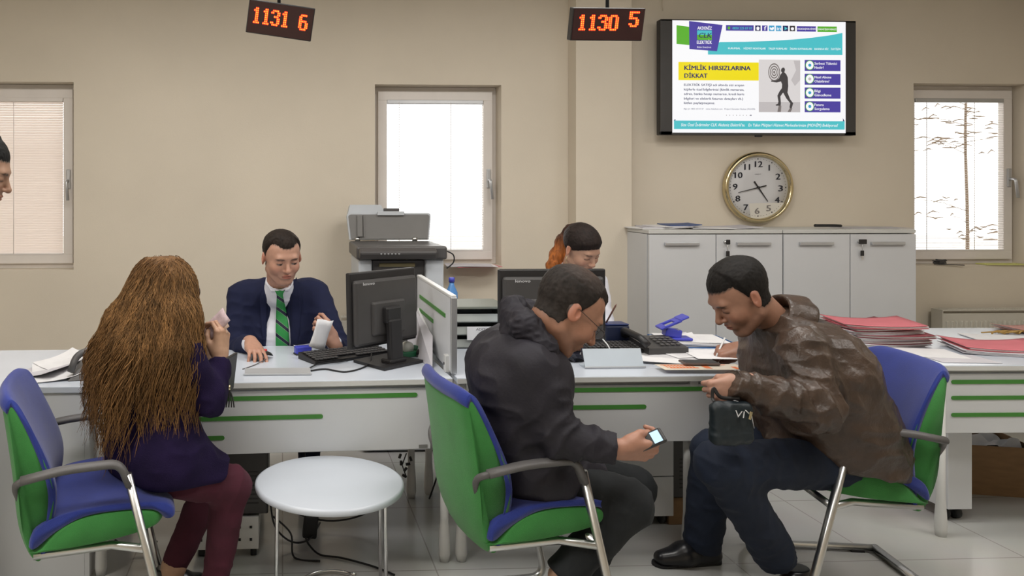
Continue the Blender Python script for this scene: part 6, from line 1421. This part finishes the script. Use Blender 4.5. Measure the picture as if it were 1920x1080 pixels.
# ================= C: long-haired woman on the left chair
SKC = (0.50, 0.30, 0.20)
def person_c():
    H = PX(312, 548, 2.72); N = PX(292, 628, 2.70); Fw = Vector((0.80, 0.60, 0)); Lt = Vector((0.60, -0.80, 0))  # to her right, toward the camera
    sR = PX(352, 668, 2.56); sL = PX(245, 660, 2.86); eR = PX(398, 752, 2.58); wR = PX(413, 668, 2.70); eL = PX(290, 770, 3.02); wL = PX(372, 670, 2.92)
    R = Rmat((0.86, 0.50, -0.12), (0.14, 0.02, 0.99))
    sk, hr = head(H, R, 1.03, N, dict(skin=SKC, hair=(0.10, 0.045, 0.02), line=0.062, th=0.010, ths=0.006, jaw=0.93, nose=0.85, fem=1, fx=0.03, nr=0.048, t0=-0.02, low=-0.03, soft=1.5))
    hR = hand_geo(wR, (0.10, 0.15, 1.0), (0.75, -0.55, 0.1), 0.92, False, [(45, 55, 35), (50, 58, 38), (58, 60, 40), (64, 60, 40)], [(0.02, 0.026, -0.014), (0.044, 0.040, -0.030), (0.068, 0.040, -0.040), (0.088, 0.032, -0.046)], SKC, 0.9, arm=lerp(eR, wR, 0.7))
    hL = hand_geo(wL, (0.6, -0.3, 0.7), (-0.4, 0.8, 0.3), 0.90, True, [(40, 50, 30)]*4, None, SKC, 0.9, arm=lerp(eL, wL, 0.7))
    C1 = PX(288, 700, 2.70); W1 = PX(284, 775, 2.68); P1 = PX(292, 862, 2.66)
    hpR = P1+Lt*0.09+Vector((0.02, 0, -0.01)); hpL = P1-Lt*0.09; kR = PX(432, 912, 2.66); kL = PX(395, 905, 2.93); aR = PX(404, 1085, 2.68); aL = PX(326, 1062, 2.84)
    fR_, fL_ = Vector((aR.x-0.03, aR.y, 0.0)), Vector((aL.x-0.03, aL.y, 0.0))
    cr = core([([N+Vector((0, 0, -0.03)), C1, W1, P1], [0.035, 0.05, 0.06, 0.07]), ([sR, eR, wR], [0.035, 0.028, 0.02]), ([sL, eL, wL], [0.035, 0.028, 0.02]), ([hpR, kR, aR, lerp(aR, fR_, 0.7)], [0.07, 0.05, 0.040, 0.034]), ([hpL, kL, aL, lerp(aL, fL_, 0.7)], [0.07, 0.05, 0.040, 0.034])], 0.009)
    o = root('person', 'woman with very long light brown hair and a dark violet coat', (P1.x, P1.y, 0), [sk, hR, hL, (cr[0], cr[1], np.array(SKC))])
    def coat(f):
        torso(f, [(N+Vector((0, 0, -0.03)), Lt, 0.04, 0.052), (lerp(sR, sL, 0.5)+Vector((0, 0, -0.02)), Lt, 0.115, 0.068), (C1, Lt, 0.08, 0.100), (W1, Lt, 0.065, 0.098), (P1+Vector((0, 0, 0.035)), Lt, 0.09, 0.125)], 0.06)
        f.cone(sR, eR, 0.060, 0.052, 0.04); f.cone(eR, lerp(eR, wR, 0.86), 0.052, 0.040, 0.03, clip='b'); f.cone(sL, eL, 0.060, 0.052, 0.04); f.cone(eL, lerp(eL, wL, 0.86), 0.052, 0.040, 0.03, clip='b')
        for h_, k_, t_ in ((hpR, kR, 0.72), (hpL, kL, 0.70)): f.cone(h_+Vector((0, 0, 0.03)), lerp(h_, k_, t_)+Vector((0, 0, 0.004)), 0.112, 0.092, 0.05, clip='b')
        f.cone(P1+Vector((-0.03, 0, -0.03)), P1+Vector((0.10, 0.05, -0.05)), 0.085, 0.08, 0.06)
        f.half((0, 0, 0.515), (0, 0, -1), 0.03)
    garment([N, sR, sL, eR, eL, wR, wL, P1, kR], 0.16, 0.0068, coat, 'coat', M_coat, o, dict(amp=0.010, scale=6.5, seed=11, joints=[(eR, wR-sR, .10, .003), (W1, W1-P1, .14, .003)]))
    def tr(f):
        for h_, k_, a_ in ((hpR, kR, aR), (hpL, kL, aL)): f.cone(h_+Vector((0, 0, 0.0)), k_, 0.088, 0.066, 0.03); f.cone(k_, a_, 0.064, 0.047, 0.03, clip='b')
    garment([P1, kR, kL, aR, aL], 0.13, 0.0068, tr, 'trousers', M_maro, o, dict(amp=0.004, scale=9, seed=12, joints=[(kR, kR-hpR, .10, .003), (aR, aR-kR, .08, .003)]))
    for f_ in (fR_, fL_): shoe('shoe', f_+Vector((-0.04, -0.01, 0)), f_+Vector((0.14, 0.09, 0)), (0, 0, 1), o, M_shoe, 0.85)
    # the long hair: bulk plus wavy locks
    top = H+Vector((0, 0, 0.11)); bulk = Field(*bbox([H, PX(175, 640, 2.6), PX(372, 700, 2.7), PX(270, 790, 2.5)], 0.13), 0.006)
    bulk.ell(H+Vector((-0.012, -0.008, 0.03)), (0.100, 0.100, 0.107), k=0.02)
    J = lambda x, y, Y: PX(x, y, Y)
    bulk.chain([J(303, 540, 2.66), J(285, 600, 2.62), J(262, 660, 2.58), J(250, 715, 2.56)], [0.098, 0.100, 0.100, 0.070], 0.05)
    bulk.chain([J(280, 560, 2.66), J(238, 610, 2.66), J(215, 650, 2.66), J(205, 690, 2.66)], [0.075, 0.070, 0.055, 0.030], 0.05)
    bulk.chain([J(326, 545, 2.65), J(335, 600, 2.60), J(330, 660, 2.56), J(312, 715, 2.54)], [0.070, 0.066, 0.064, 0.038], 0.05)
    bulk.ell(H+Vector(R @ Vector((0.085, -0.02, -0.01))), (0.06, 0.06, 0.10), k=0.01, mode='s')
    V, F = bulk.mesh(); V = smoothv(V, F, 2); nr_ = vnormals(V, F); st = np.array((1, 1, 0.16)); Wp = V+0.012*np.stack([np.sin(V[:, 2]*22), np.cos(V[:, 2]*19), 0*V[:, 2]], 1)
    V0 = V.copy(); V = V+nr_*(0.0045*noise3(Wp*st, 30, 2)+0.0022*noise3(Wp*st, 85, 3)+0.0012*noise3(Wp*st, 170, 4)-0.003)[:, None]
    def hcol(V, extra=None):
        t = ss(-V[:, 2], -1.42, -1.16); nz_ = noise3(V*np.array((1, 1, 0.12)), 130, 5); nb = noise3(V*np.array((1, 1, 0.2)), 25, 7)
        c = np.array((0.078, 0.027, 0.011))*(1-t[:, None])+np.array((0.215, 0.112, 0.042))*t[:, None]
        return np.clip(c*(1+0.45*nz_[:, None]+0.25*nb[:, None]), 0.01, 1)
    parts = [(V, F, hcol(V))]
    # locks: follow the bulk surface downward
    random.seed(21); rs = np.random.RandomState(3); I = rs.choice(len(V), 4600, replace=False); n = 3
    N0 = nr_; PHN = 9*noise3(V, 7, 31)+V[:, 2]*30
    for ii in I:
        p = V0[ii]; nn = N0[ii]
        if nn[2] < -0.5 or nn[2] > 0.93: continue
        if p[2] < 0.90 and rs.rand() < 0.2: continue
        L = rs.uniform(0.12, 0.30); K = 12; ph = PHN[ii]+rs.uniform(-0.4, 0.4); amp = rs.uniform(0.005, 0.011)*(0.6+0.8*min(1, max(0, (1.40-p[2])/0.25))); path = []; q_ = p.copy(); path.append(q_+nn*0.001)
        fr = max(0.0, min(1.0, (1.36-p[2])/0.3))
        for k in range(1, K):
            dz = -L/K; q_ = q_+np.array([math.sin(ph+k*0.75)*amp*0.6-0.004*fr*(1 if p[0] < H.x-0.05 else 0.2), math.cos(ph+k*0.75)*amp*0.4, dz])
            ix = np.clip(np.round((q_-bulk.lo)/bulk.h).astype(int), 1, bulk.n-2); g = np.array([bulk.f[ix[0]+1, ix[1], ix[2]]-bulk.f[ix[0]-1, ix[1], ix[2]], bulk.f[ix[0], ix[1]+1, ix[2]]-bulk.f[ix[0], ix[1]-1, ix[2]], bulk.f[ix[0], ix[1], ix[2]+1]-bulk.f[ix[0], ix[1], ix[2]-1]])
            d = float(bulk.f[ix[0], ix[1], ix[2]]); ln_ = np.linalg.norm(g)+1e-6
            if d < 0.003: q_ = q_+g/ln_*(0.003-d)
            elif d < 0.05 and q_[2] > 1.0: q_ = q_-g/ln_*min(d-0.003, 0.004)
            path.append(q_.copy())
        r0 = rs.uniform(0.0006, 0.0014); tb = MB(); tb.tube([Vector(x) for x in path], [r0*math.sin(PI*min(1, (k+1.5)/K))**0.5*(1-0.75*(k/(K-1))**2)+0.0004 for k in range(K)], n=n, cap=False)
        tv = np.array(tb.v); tf = np.array(tb.f); c = hcol(tv)*rs.uniform(0.6, 1.5); parts.append((tv, tf, np.clip(c, 0, 1)))
    Vh, Fh, Ch = join(parts); mesh_obj('long_hair', Vh, Fh, M_hair, o, col=Ch)
    # glasses, bracelet and banknotes
    q = MB(); gc = H+R @ Vector((0.100, -0.034, 0.012)); ac = H+R @ Vector((0.0, -0.092, 0.012))
    ring = [gc+R @ Vector((0, 0.024*math.cos(a_), 0.018*math.sin(a_))) for a_ in [k*PI/8 for k in range(16)]]; q.tube(ring, 0.002, n=6, closed=True); q.tube([gc+R @ Vector((0, -0.024, 0.006)), ac], 0.002, n=6)
    q.build('glasses', mat('brown_glasses_frame', (0.05, 0.02, 0.015), 0.3), o, world=True)
    M_note = mat('banknote_paper', (0.56, 0.38, 0.22), 0.7, var=0.25, vscale=60, col2=(0.62, 0.50, 0.50))
    for k in range(3):
        c = PX(398+4*k, 622-6*k, 2.74); q = MB(); T = Matrix.Translation(c) @ Matrix.Rotation(math.radians(-14), 4, 'Z') @ Matrix.Rotation(math.radians(-26-9*k), 4, 'Y') @ Matrix.Rotation(math.radians(60), 4, 'X')
        n_ = 6; vs = []; fs = []
        for i in range(n_):
            for j in range(n_): u, v = i/(n_-1)-.5, j/(n_-1)-.5; vs.append((u*0.115, v*0.062, 0.006*math.cos(v*3)+0.003*k))
        for i in range(n_-1):
            for j in range(n_-1): a_ = i*n_+j; fs.append((a_, a_+n_, a_+n_+1, a_+1))
        q.add(vs, fs, None, T, True); b_ = q.build('banknote', M_note if k < 2 else mat('pink_note', (0.55, 0.42, 0.44), 0.7, var=0.2, vscale=60)); md = b_.modifiers.new('thickness', 'SOLIDIFY'); md.thickness = 0.0008
        tag(b_, ('front brown banknote held by the long-haired woman', 'middle brown banknote in the long-haired woman\'s hand', 'pinkish banknote standing up behind the brown ones')[k], 'banknote')
    # handbag strap with tassel hanging from the forearm and leaning folder
    q = MB(); a = PX(434, 668, 2.64); q.box(PX(430, 700, 2.72), (0.012, 0.10, 0.13), rot=(0, 0.12, -0.3), bev=0.004); bag = q.build('wallet', M_blk); tag(bag, 'slim dark wallet held upright behind the woman\'s forearm', 'wallet')
    q = MB()
    for k in range(4): q.tube(smooth_path([PX(429, 728, 2.66), PX(427+3*k, 745, 2.65), PX(424+5*k, 764, 2.64)], 3), 0.0025, n=6)
    ts = q.build('tassel', M_blk, bag, world=True); ts.matrix_parent_inverse = base_matrix(bag).inverted()
    MB().cyl(PX(429, 722, 2.66), PX(429, 732, 2.66), 0.006, n=12).build('gold_ring', M_gold, bag, world=True)
person_c()

# ================= D: man in the hooded dark jacket
SKD = (0.36, 0.18, 0.115)
def person_d():
    H = PX(1064, 582, 2.50); N = PX(1003, 642, 2.56); Y1 = Vector((0.10, 1, 0)).normalized()
    sR = PX(990, 690, 2.40); sL = PX(1000, 672, 2.80); eR = PX(1050, 822, 2.36); wR = PX(1166, 843, 2.30); eL = PX(1040, 790, 2.86); wL = PX(1085, 838, 2.74)
    R = Rmat((0.76, -0.03, -0.62), (0.62, 0.0, 0.78))
    sk, hr = head(H, R, 1.12, N, dict(skin=SKD, hair=(0.028, 0.022, 0.019), line=0.070, th=0.010, ths=0.001, t0=0.015, jaw=1.05, nose=1.12, ear=0.82, stubble=0.35, fx=0.055, nr=0.064, bald=0.35, browc=(0.03, 0.02, 0.015), soft=0.45, recess=0.012))
    hR = hand_geo(wR, (0.97, 0.05, -0.10), (0.05, -0.80, -0.50), 1.05, False, [(52, 62, 38), (58, 64, 40), (62, 66, 40), (66, 66, 42)], [(0.02, 0.026, -0.012), (0.050, 0.042, -0.026), (0.078, 0.038, -0.034), (0.102, 0.026, -0.036)], (0.40, 0.20, 0.135), 0.9, arm=lerp(eR, wR, 0.7))
    hL = hand_geo(wL, (0.45, -0.2, -0.8), (0.6, 0.6, 0.5), 1.0, True, None, None, SKD, arm=lerp(eL, wL, 0.7))
    U = PX(968, 680, 2.60); W1 = PX(970, 790, 2.62); P1 = PX(1003, 868, 2.62)
    hR_, hL_ = P1-Y1*0.10+Vector((0.0, 0, -0.01)), P1+Y1*0.10; kR = PX(1180, 946, 2.44); kL = PX(1188, 915, 2.78); aR = PX(1052, 1082, 2.44); aL = PX(1090, 1080, 2.76)
    cr = core([([N+Vector((0, 0, -0.03)), U, W1, P1], [0.035, 0.05, 0.06, 0.07]), ([sR, eR, wR], [0.04, 0.032, 0.024]), ([sL, eL, wL], [0.04, 0.032, 0.024]), ([hR_, kR, aR, aR+Vector((0.02, 0, -0.06))], [0.07, 0.05, 0.035, 0.035]), ([hL_, kL, aL, aL+Vector((0.02, 0, -0.06))], [0.07, 0.05, 0.035, 0.035])])
    o = root('person', 'bowed man with glasses in a dark hooded jacket holding a small phone', (P1.x, P1.y, 0), [sk, hR, hL, cr]); add_hair(hr, o)
    def jac(f):
        torso(f, [(N+Vector((-0.03, 0.02, -0.04)), Y1, 0.06, 0.062), (lerp(sR, sL, 0.5)+Vector((-0.020, 0, -0.025)), Y1, 0.135, 0.092), (U+Vector((-0.004, 0, -0.04)), Y1, 0.115, 0.128), (W1, Y1, 0.10, 0.128), (P1+Vector((-0.01, 0, 0.01)), Y1, 0.105, 0.128)], 0.06)
        f.cone(sR, eR, 0.078, 0.062, 0.045); f.cone(eR, lerp(eR, wR, 0.93), 0.062, 0.052, 0.03, clip='b'); f.cone(sL, eL, 0.08, 0.066, 0.06); f.cone(eL, lerp(eL, wL, 0.9), 0.066, 0.05, 0.04, clip='b')
        f.cone(P1+Vector((0.05, 0, 0.03)), PX(1100, 890, 2.52), 0.11, 0.07, 0.06)
        f.half(PX(1000, 955, 2.4), (-0.25, 0, -1), 0.02)
    garment([N, sR, sL, eR, eL, wR, wL, P1, kR], 0.17, 0.0058, jac, 'hooded_jacket', M_parka, o, dict(amp=0.0095, scale=6.5, seed=21, joints=[(eR, wR-sR, .13, .0045), (lerp(eR, wR, 0.8), wR-eR, .07, .003), (W1, W1-P1, .16, .003)]))
    def hood(f):
        f.chain([PX(962, 580, 2.60), PX(985, 610, 2.46), PX(1018, 650, 2.42), PX(1045, 672, 2.46)], [0.036, 0.046, 0.036, 0.018], 0.03)
        f.chain([PX(962, 580, 2.60), PX(990, 590, 2.74), PX(1030, 630, 2.72), PX(1048, 664, 2.60)], [0.036, 0.046, 0.036, 0.018], 0.03)
        f.cone(PX(968, 572, 2.58), PX(965, 640, 2.55), 0.026, 0.06, 0.04)
        f.cone(N, H, 0.058, 0.06, 0.012, 's')
    garment([PX(955, 560, 2.6), PX(1060, 690, 2.4), PX(1040, 640, 2.8)], 0.10, 0.005, hood, 'hood', M_parka, o, dict(amp=0.007, scale=19, seed=25))
    def tr(f):
        for h_, k_, a_ in ((hR_, kR, aR), (hL_, kL, aL)): f.cone(h_, k_, 0.096, 0.074, 0.03); f.cone(k_, a_, 0.072, 0.056, 0.03, clip='b')
        f.half((0, 0, 0.0), (0, 0, -1))
    garment([P1, kR, kL, aR, aL], 0.13, 0.0075, tr, 'trousers', M_trou, o, dict(amp=0.005, scale=8, seed=26, joints=[(kR, kR-hR_, .11, .003)]))
    for a_ in (aR, aL): shoe('shoe', Vector((a_.x-0.095, a_.y, max(0.115, a_.z-0.09))), Vector((a_.x+0.075, a_.y, 0.012)), (0.62, 0, 0.78), o, M_shoe, 1.05)
    q = MB(); gc = H+R @ (Vector((0.106, -0.034, 0.004))*1.12); gl = H+R @ (Vector((0.106, 0.034, 0.004))*1.12); ac = H+R @ (Vector((-0.005, -0.086, 0.014))*1.12); al = H+R @ (Vector((-0.005, 0.086, 0.014))*1.12)
    for g_ in (gc, gl): q.tube([g_+R @ Vector((0, 0.026*math.cos(a_), 0.018*math.sin(a_)-0.004)) for a_ in [k*PI/8 for k in range(16)]], 0.0009, n=6, closed=True)
    q.tube([gc+R @ Vector((0, 0.026, 0.004)), gl+R @ Vector((0, -0.026, 0.004))], 0.0014, n=6); q.tube([gc+R @ Vector((-0.004, -0.026, 0.006)), lerp(gc, ac, .5)+R @ Vector((0, -0.008, 0.004)), ac, ac+R @ Vector((-0.008, 0.004, -0.008))], 0.0011, n=6); q.tube([gl+R @ Vector((-0.004, 0.026, 0.006)), al], 0.0016, n=6)
    gg = q.build('glasses', mat('thin_glasses_frame', (0.06, 0.045, 0.04), 0.3, metal=0.6), o, world=True)
    # small phone
    c = PX(1226, 822, 2.29); t = thing('mobile_phone', 'small black phone with a lit screen in the hooded man\'s hand', 'phone', c); T = Euler((math.radians(-6), math.radians(-52), math.radians(-12))).to_matrix().to_4x4()
    T = Matrix.Rotation(math.radians(-14), 4, 'Z') @ Matrix.Rotation(math.radians(-28), 4, 'Y') @ Matrix.Rotation(math.radians(55), 4, 'X')
    MB().box((-0.018, 0, 0), (0.098, 0.046, 0.013), bev=0.005, T=T).build('body', M_blk, t); MB().box((0.008, 0, 0.0072), (0.026, 0.034, 0.001), T=T).build('screen', mat('bright_phone_screen', (0.4, 0.62, 0.8), 0.3, emit=0.7), t)
person_d()

# ================= E: man in the brown leather jacket
SKE = (0.34, 0.175, 0.115)
def person_e():
    H = PX(1388, 555, 2.78); N = PX(1452, 603, 2.80); Y1 = Vector((0.05, 1, 0)).normalized()
    sL = PX(1505, 655, 2.60); sR = PX(1455, 650, 3.02); eL = PX(1530, 768, 2.50); wL = PX(1388, 722, 2.50); eR = PX(1446, 672, 3.18); wR = PX(1390, 652, 3.34)
    R = Rmat((-0.80, 0.02, -0.58), (-0.58, 0.0, 0.80))
    sk, hr = head(H, R, 1.08, N, dict(skin=SKE, hair=(0.012, 0.010, 0.009), line=0.064, th=0.013, ths=0.001, t0=0.012, jaw=1.05, nose=1.05, stubble=0.35, fx=0.058, nr=0.062, quiff=0.001, soft=0.22))
    hL = hand_geo(wL, (-0.88, 0.10, -0.28), (-0.25, -0.92, 0.10), 0.98, True, [(78, 92, 55), (80, 95, 55), (82, 95, 55), (84, 95, 55)], [(0.02, 0.026, -0.014), (0.048, 0.036, -0.032), (0.068, 0.022, -0.046), (0.080, 0.004, -0.050)], (0.42, 0.23, 0.165), 0.8, arm=lerp(eL, wL, 0.7))
    hR = hand_geo(wR, (-0.92, 0.25, -0.20), (0.05, -0.40, 0.90), 1.02, False, [(48, 58, 35), (56, 62, 38), (64, 66, 40), (70, 66, 40)], [(0.02, 0.026, -0.012), (0.048, 0.038, -0.026), (0.074, 0.034, -0.036), (0.094, 0.022, -0.040)], (0.30, 0.15, 0.10), 0.8, arm=lerp(eR, wR, 0.6))
    U = PX(1500, 668, 2.80); W1 = PX(1538, 775, 2.82); P1 = PX(1575, 850, 2.83)
    hN, hF = P1-Y1*0.10, P1+Y1*0.10; kN = PX(1352, 872, 2.58); kF = PX(1338, 846, 2.96); aN = PX(1462, 1052, 2.72); aF = PX(1316, 1030, 3.02)
    cr = core([([N+Vector((0, 0, -0.03)), U, W1, P1], [0.035, 0.05, 0.06, 0.07]), ([sR, eR, wR], [0.04, 0.032, 0.024]), ([sL, eL, wL], [0.04, 0.032, 0.024]), ([hN, kN, aN], [0.07, 0.05, 0.035]), ([hF, kF, aF], [0.07, 0.05, 0.035])])
    o = root('person', 'man in a brown leather jacket leaning over the middle desk, writing', (P1.x, P1.y, 0), [sk, hR, hL, cr]); add_hair(hr, o)
    def jac(f):
        torso(f, [(N+Vector((0.035, 0.0, -0.045)), Y1, 0.06, 0.062), (lerp(sR, sL, 0.5)+Vector((0.045, 0, -0.02)), Y1, 0.15, 0.090), (U+Vector((0.02, 0, -0.05)), Y1, 0.125, 0.135), (W1+Vector((-0.005, 0, 0)), Y1, 0.105, 0.150), (P1+Vector((-0.005, 0, 0.03)), Y1, 0.105, 0.150)], 0.08)
        f.cone(sL, eL, 0.084, 0.070, 0.045); f.cone(eL, lerp(eL, wL, 0.5), 0.072, 0.062, 0.04); f.cone(lerp(eL, wL, 0.5), lerp(eL, wL, 1.13), 0.062, 0.052, 0.03, clip='b')
        f.cone(sR, eR, 0.08, 0.062, 0.06); f.cone(eR, lerp(eR, wR, 0.86), 0.060, 0.048, 0.04, clip='b')
        f.cone(P1+Vector((-0.03, 0, 0.0)), PX(1480, 860, 2.80), 0.13, 0.10, 0.06)
        f.half(PX(1560, 880, 2.6), (-0.22, 0.0, -1), 0.015)
    garment([N, sR, sL, eR, eL, wR, wL, P1], 0.20, 0.0056, jac, 'leather_jacket', M_leath, o, dict(amp=0.0105, scale=7.5, seed=31, joints=[(eL, wL-sL, .15, .006), (lerp(eL, wL, .6), wL-eL, .10, .005), (sL, eL-sL, .12, .003), (W1, W1-P1, .2, .003)], fine=0.0012, crease=0.75))
    ax = (H-N).normalized(); bk = Vector((1, 0, 0)); bk = (bk-ax*bk.dot(ax)).normalized(); sd = ax.cross(bk); q = MB(); vs = []; fs = []; n = 29; K = 6
    for i in range(n):
        t = math.radians(-152+304*i/(n-1)); d = bk*math.cos(t)+sd*math.sin(t); e = (1+math.cos(t))/2; tip = max(0, (abs(t)-1.7)/0.78)
        w_ = 0.004*math.sin(t*7)+0.003*math.sin(t*13+1)
        for (rr, hh) in ((0.064, -0.02), (0.066+0.008*e, 0.012+0.012*e), (0.072+0.012*e, 0.026+0.016*e), (0.082+0.014*e, 0.020+0.012*e), (0.104+0.014*e+w_, -0.012-0.014*tip), (0.122+0.016*e+w_, -0.050-0.034*tip)): vs.append(N+d*rr+ax*hh+bk*0.008)
    for i in range(n-1):
        for j in range(K-1): a_ = i*K+j; fs.append((a_, a_+1, a_+K+1, a_+K))
    q.add(vs, fs, None, None, True); co = q.build('jacket_collar', M_leath, o, world=True); md = co.modifiers.new('thickness', 'SOLIDIFY'); md.thickness = 0.006; md = co.modifiers.new('soft', 'SUBSURF'); md.levels = 1; md.render_levels = 1
    def tr(f):
        for h_, k_, a_ in ((hN, kN, aN), (hF, kF, aF)): f.cone(h_, k_, 0.092, 0.080, 0.03); f.cone(k_, lerp(k_, a_, 0.97), 0.078, 0.072, 0.03, clip='b')
    garment([P1, kN, kF, aN, aF], 0.13, 0.0075, tr, 'trousers', M_denim, o, dict(amp=0.006, scale=8, seed=36, joints=[(kN, kN-hN, .12, .003), (aN, aN-kN, .09, .004), (aF, aF-kF, .09, .004)]))
    shoe('shoe', Vector((aF.x+0.07, aF.y, 0.0)), Vector((aF.x-0.21, aF.y-0.02, 0.0)), (0, 0, 1), o, M_shoe, 1.1)
    shoe('shoe', Vector((aN.x+0.10, aN.y, 0.03)), Vector((aN.x-0.12, aN.y-0.10, 0.0)), (-0.08, 0, 1), o, M_shoe, 1.1)
    # pen
    q = MB(); c = PX(1346, 656, 3.34); q.tube([c+Vector((-0.012, 0, -0.038)), c+Vector((0.055, 0.04, 0.045))], [0.0035, 0.0042], n=8); tag(q.build('pen', mat('white_pen', (0.7, 0.7, 0.7), 0.3)), 'white pen in the writing hand of the man in brown', 'pen')
    # black shoulder bag on the lap
    c = PX(1370, 793, 2.47); t = thing('shoulder_bag', 'small black zipped bag hanging from the hand of the man in brown', 'bag', c)
    f = Field(Vector(c)-Vector((0.12, 0.09, 0.13)), Vector(c)+Vector((0.12, 0.09, 0.13)), 0.004)
    f.cone(c+Vector((-0.045, 0, 0.048)), c+Vector((0.045, 0, 0.048)), 0.022, 0.022, 0.012); f.cone(c+Vector((-0.042, 0, -0.042)), c+Vector((0.046, 0, -0.042)), 0.026, 0.026, 0.012); f.cone(c+Vector((-0.045, 0, 0.048)), c+Vector((-0.042, 0, -0.042)), 0.022, 0.026, 0.01); f.cone(c+Vector((0.045, 0, 0.048)), c+Vector((0.048, 0, -0.042)), 0.022, 0.026, 0.01); f.cone(c+Vector((0, 0.004, 0.04)), c+Vector((0, 0.004, -0.04)), 0.026, 0.030, 0.02)
    V, F = f.mesh(); V = smoothv(V, F, 1); V = folds(V, F, 0.0035, 18, 4); bo = mesh_obj('body', V, F, mat('black_bag_nylon', (0.006, 0.013, 0.018), 0.5, var=0.2, bump=0.1), t)
    MB().tube([c+Vector((0.030, -0.030, 0.050)), c+Vector((0.052, -0.030, 0.030)), c+Vector((0.062, -0.026, -0.01))], 0.0018, n=6).build('zip', M_satin, t, world=True)
    MB().box(c+Vector((0.044, -0.036, 0.034)), (0.009, 0.005, 0.026), bev=0.002, rot=(0, 0.25, 0)).build('zip_pull', M_gold, t, world=True)
    q = MB(); put_text(q, 'VI', mat('silver_print', (0.6, 0.6, 0.62), 0.4), Matrix.Translation(c+Vector((-0.008, -0.0345, 0.030))) @ Matrix.Rotation(math.radians(8), 4, 'Y') @ FACE, 0, 0, 0.022, 0.032, 0.0); q.build('lettering', None, t, world=True)
    MB().tube(smooth_path([c+Vector((-0.055, 0, 0.07)), PX(1336, 745, 2.48), PX(1338, 728, 2.48), PX(1352, 745, 2.48), c+Vector((0.03, 0, 0.08))], 5), 0.006, n=8, flat=0.5).build('strap', M_blk, t, world=True)
person_e()

# ================= F: standing man cut by the left edge
def person_f():
    H = PX(-38, 322, 2.78); N = PX(-95, 415, 2.78); Y1 = Vector((0, 1, 0))
    R = Rmat((0.93, 0.12, -0.34), (0.34, 0, 0.94))
    sk, hr = head(H, R, 1.02, N, dict(skin=(0.36, 0.21, 0.14), hair=(0.012, 0.012, 0.012), line=0.060, th=0.022, ths=0.004, fx=0.052, jaw=1.0, nose=1.0, stubble=0.3, quiff=0.006, soft=0.25))
    bx = N.x-0.04; U = Vector((bx-0.02, 2.78, 1.28)); W1 = Vector((bx-0.03, 2.78, 1.05)); P1 = Vector((bx-0.03, 2.78, 0.92))
    s1, s2 = Vector((bx, 2.58, 1.36)), Vector((bx, 2.98, 1.36)); e1, e2 = Vector((bx-0.06, 2.54, 1.06)), Vector((bx-0.02, 3.0, 1.06)); w1, w2 = Vector((bx-0.10, 2.56, 0.84)), Vector((bx-0.06, 2.98, 0.84))
    h1 = hand_geo(w1, (0.35, 0, -0.9), (0.5, -0.8, 0.2), 1.0, False, None, None, (0.36, 0.21, 0.14), arm=lerp(e1, w1, .7)); h2 = hand_geo(w2, (0.5, 0, -0.8), (0.5, 0.8, 0.2), 1.0, True, None, None, (0.36, 0.21, 0.14), arm=lerp(e2, w2, .7))
    k1, k2 = Vector((bx-0.02, 2.68, 0.50)), Vector((bx-0.02, 2.88, 0.50)); a1, a2 = Vector((bx-0.05, 2.67, 0.09)), Vector((bx-0.05, 2.89, 0.09))
    cr = core([([N+Vector((0, 0, -0.03)), U, W1, P1], [0.035, 0.05, 0.06, 0.07]), ([s1, e1, w1], [0.04, 0.032, 0.024]), ([s2, e2, w2], [0.04, 0.032, 0.024]), ([P1, k1, a1], [0.08, 0.05, 0.035]), ([P1, k2, a2], [0.08, 0.05, 0.035])])
    o = root('person', 'dark-haired man in a black jacket standing at the left edge, looking down', (P1.x, P1.y, 0), [sk, h1, h2, cr]); add_hair(hr, o)
    def jac(f):
        torso(f, [(N+Vector((-0.02, 0, -0.02)), Y1, 0.05, 0.06), (lerp(s1, s2, .5)+Vector((0, 0, -0.01)), Y1, 0.14, 0.085), (U, Y1, 0.10, 0.125), (W1, Y1, 0.09, 0.12), (P1+Vector((0, 0, -0.04)), Y1, 0.10, 0.125)], 0.06)
        for s_, e_, w_ in ((s1, e1, w1), (s2, e2, w2)): f.cone(s_, e_, 0.07, 0.058, 0.04); f.cone(e_, lerp(e_, w_, .88), 0.058, 0.046, 0.03, clip='b')
        f.half((0, 0, 0.80), (0, 0, -1), 0.01)
    garment([N, s1, s2, e1, e2, w1, w2, P1], 0.16, 0.0085, jac, 'jacket', M_vest, o, dict(amp=0.006, scale=7, seed=41))
    def tr(f):
        for y_, k_, a_ in ((-0.09, k1, a1), (0.09, k2, a2)): f.cone(P1+Vector((0, y_, -0.04)), k_, 0.095, 0.072, 0.02); f.cone(k_, a_, 0.07, 0.06, 0.02, clip='b')
    garment([P1, k1, k2, a1, a2], 0.13, 0.01, tr, 'trousers', M_trou, o, dict(amp=0.004, scale=8, seed=42))
    for a_ in (a1, a2): shoe('shoe', Vector((a_.x-0.06, a_.y, 0)), Vector((a_.x+0.21, a_.y, 0)), (0, 0, 1), o, M_shoe, 1.05)
person_f()
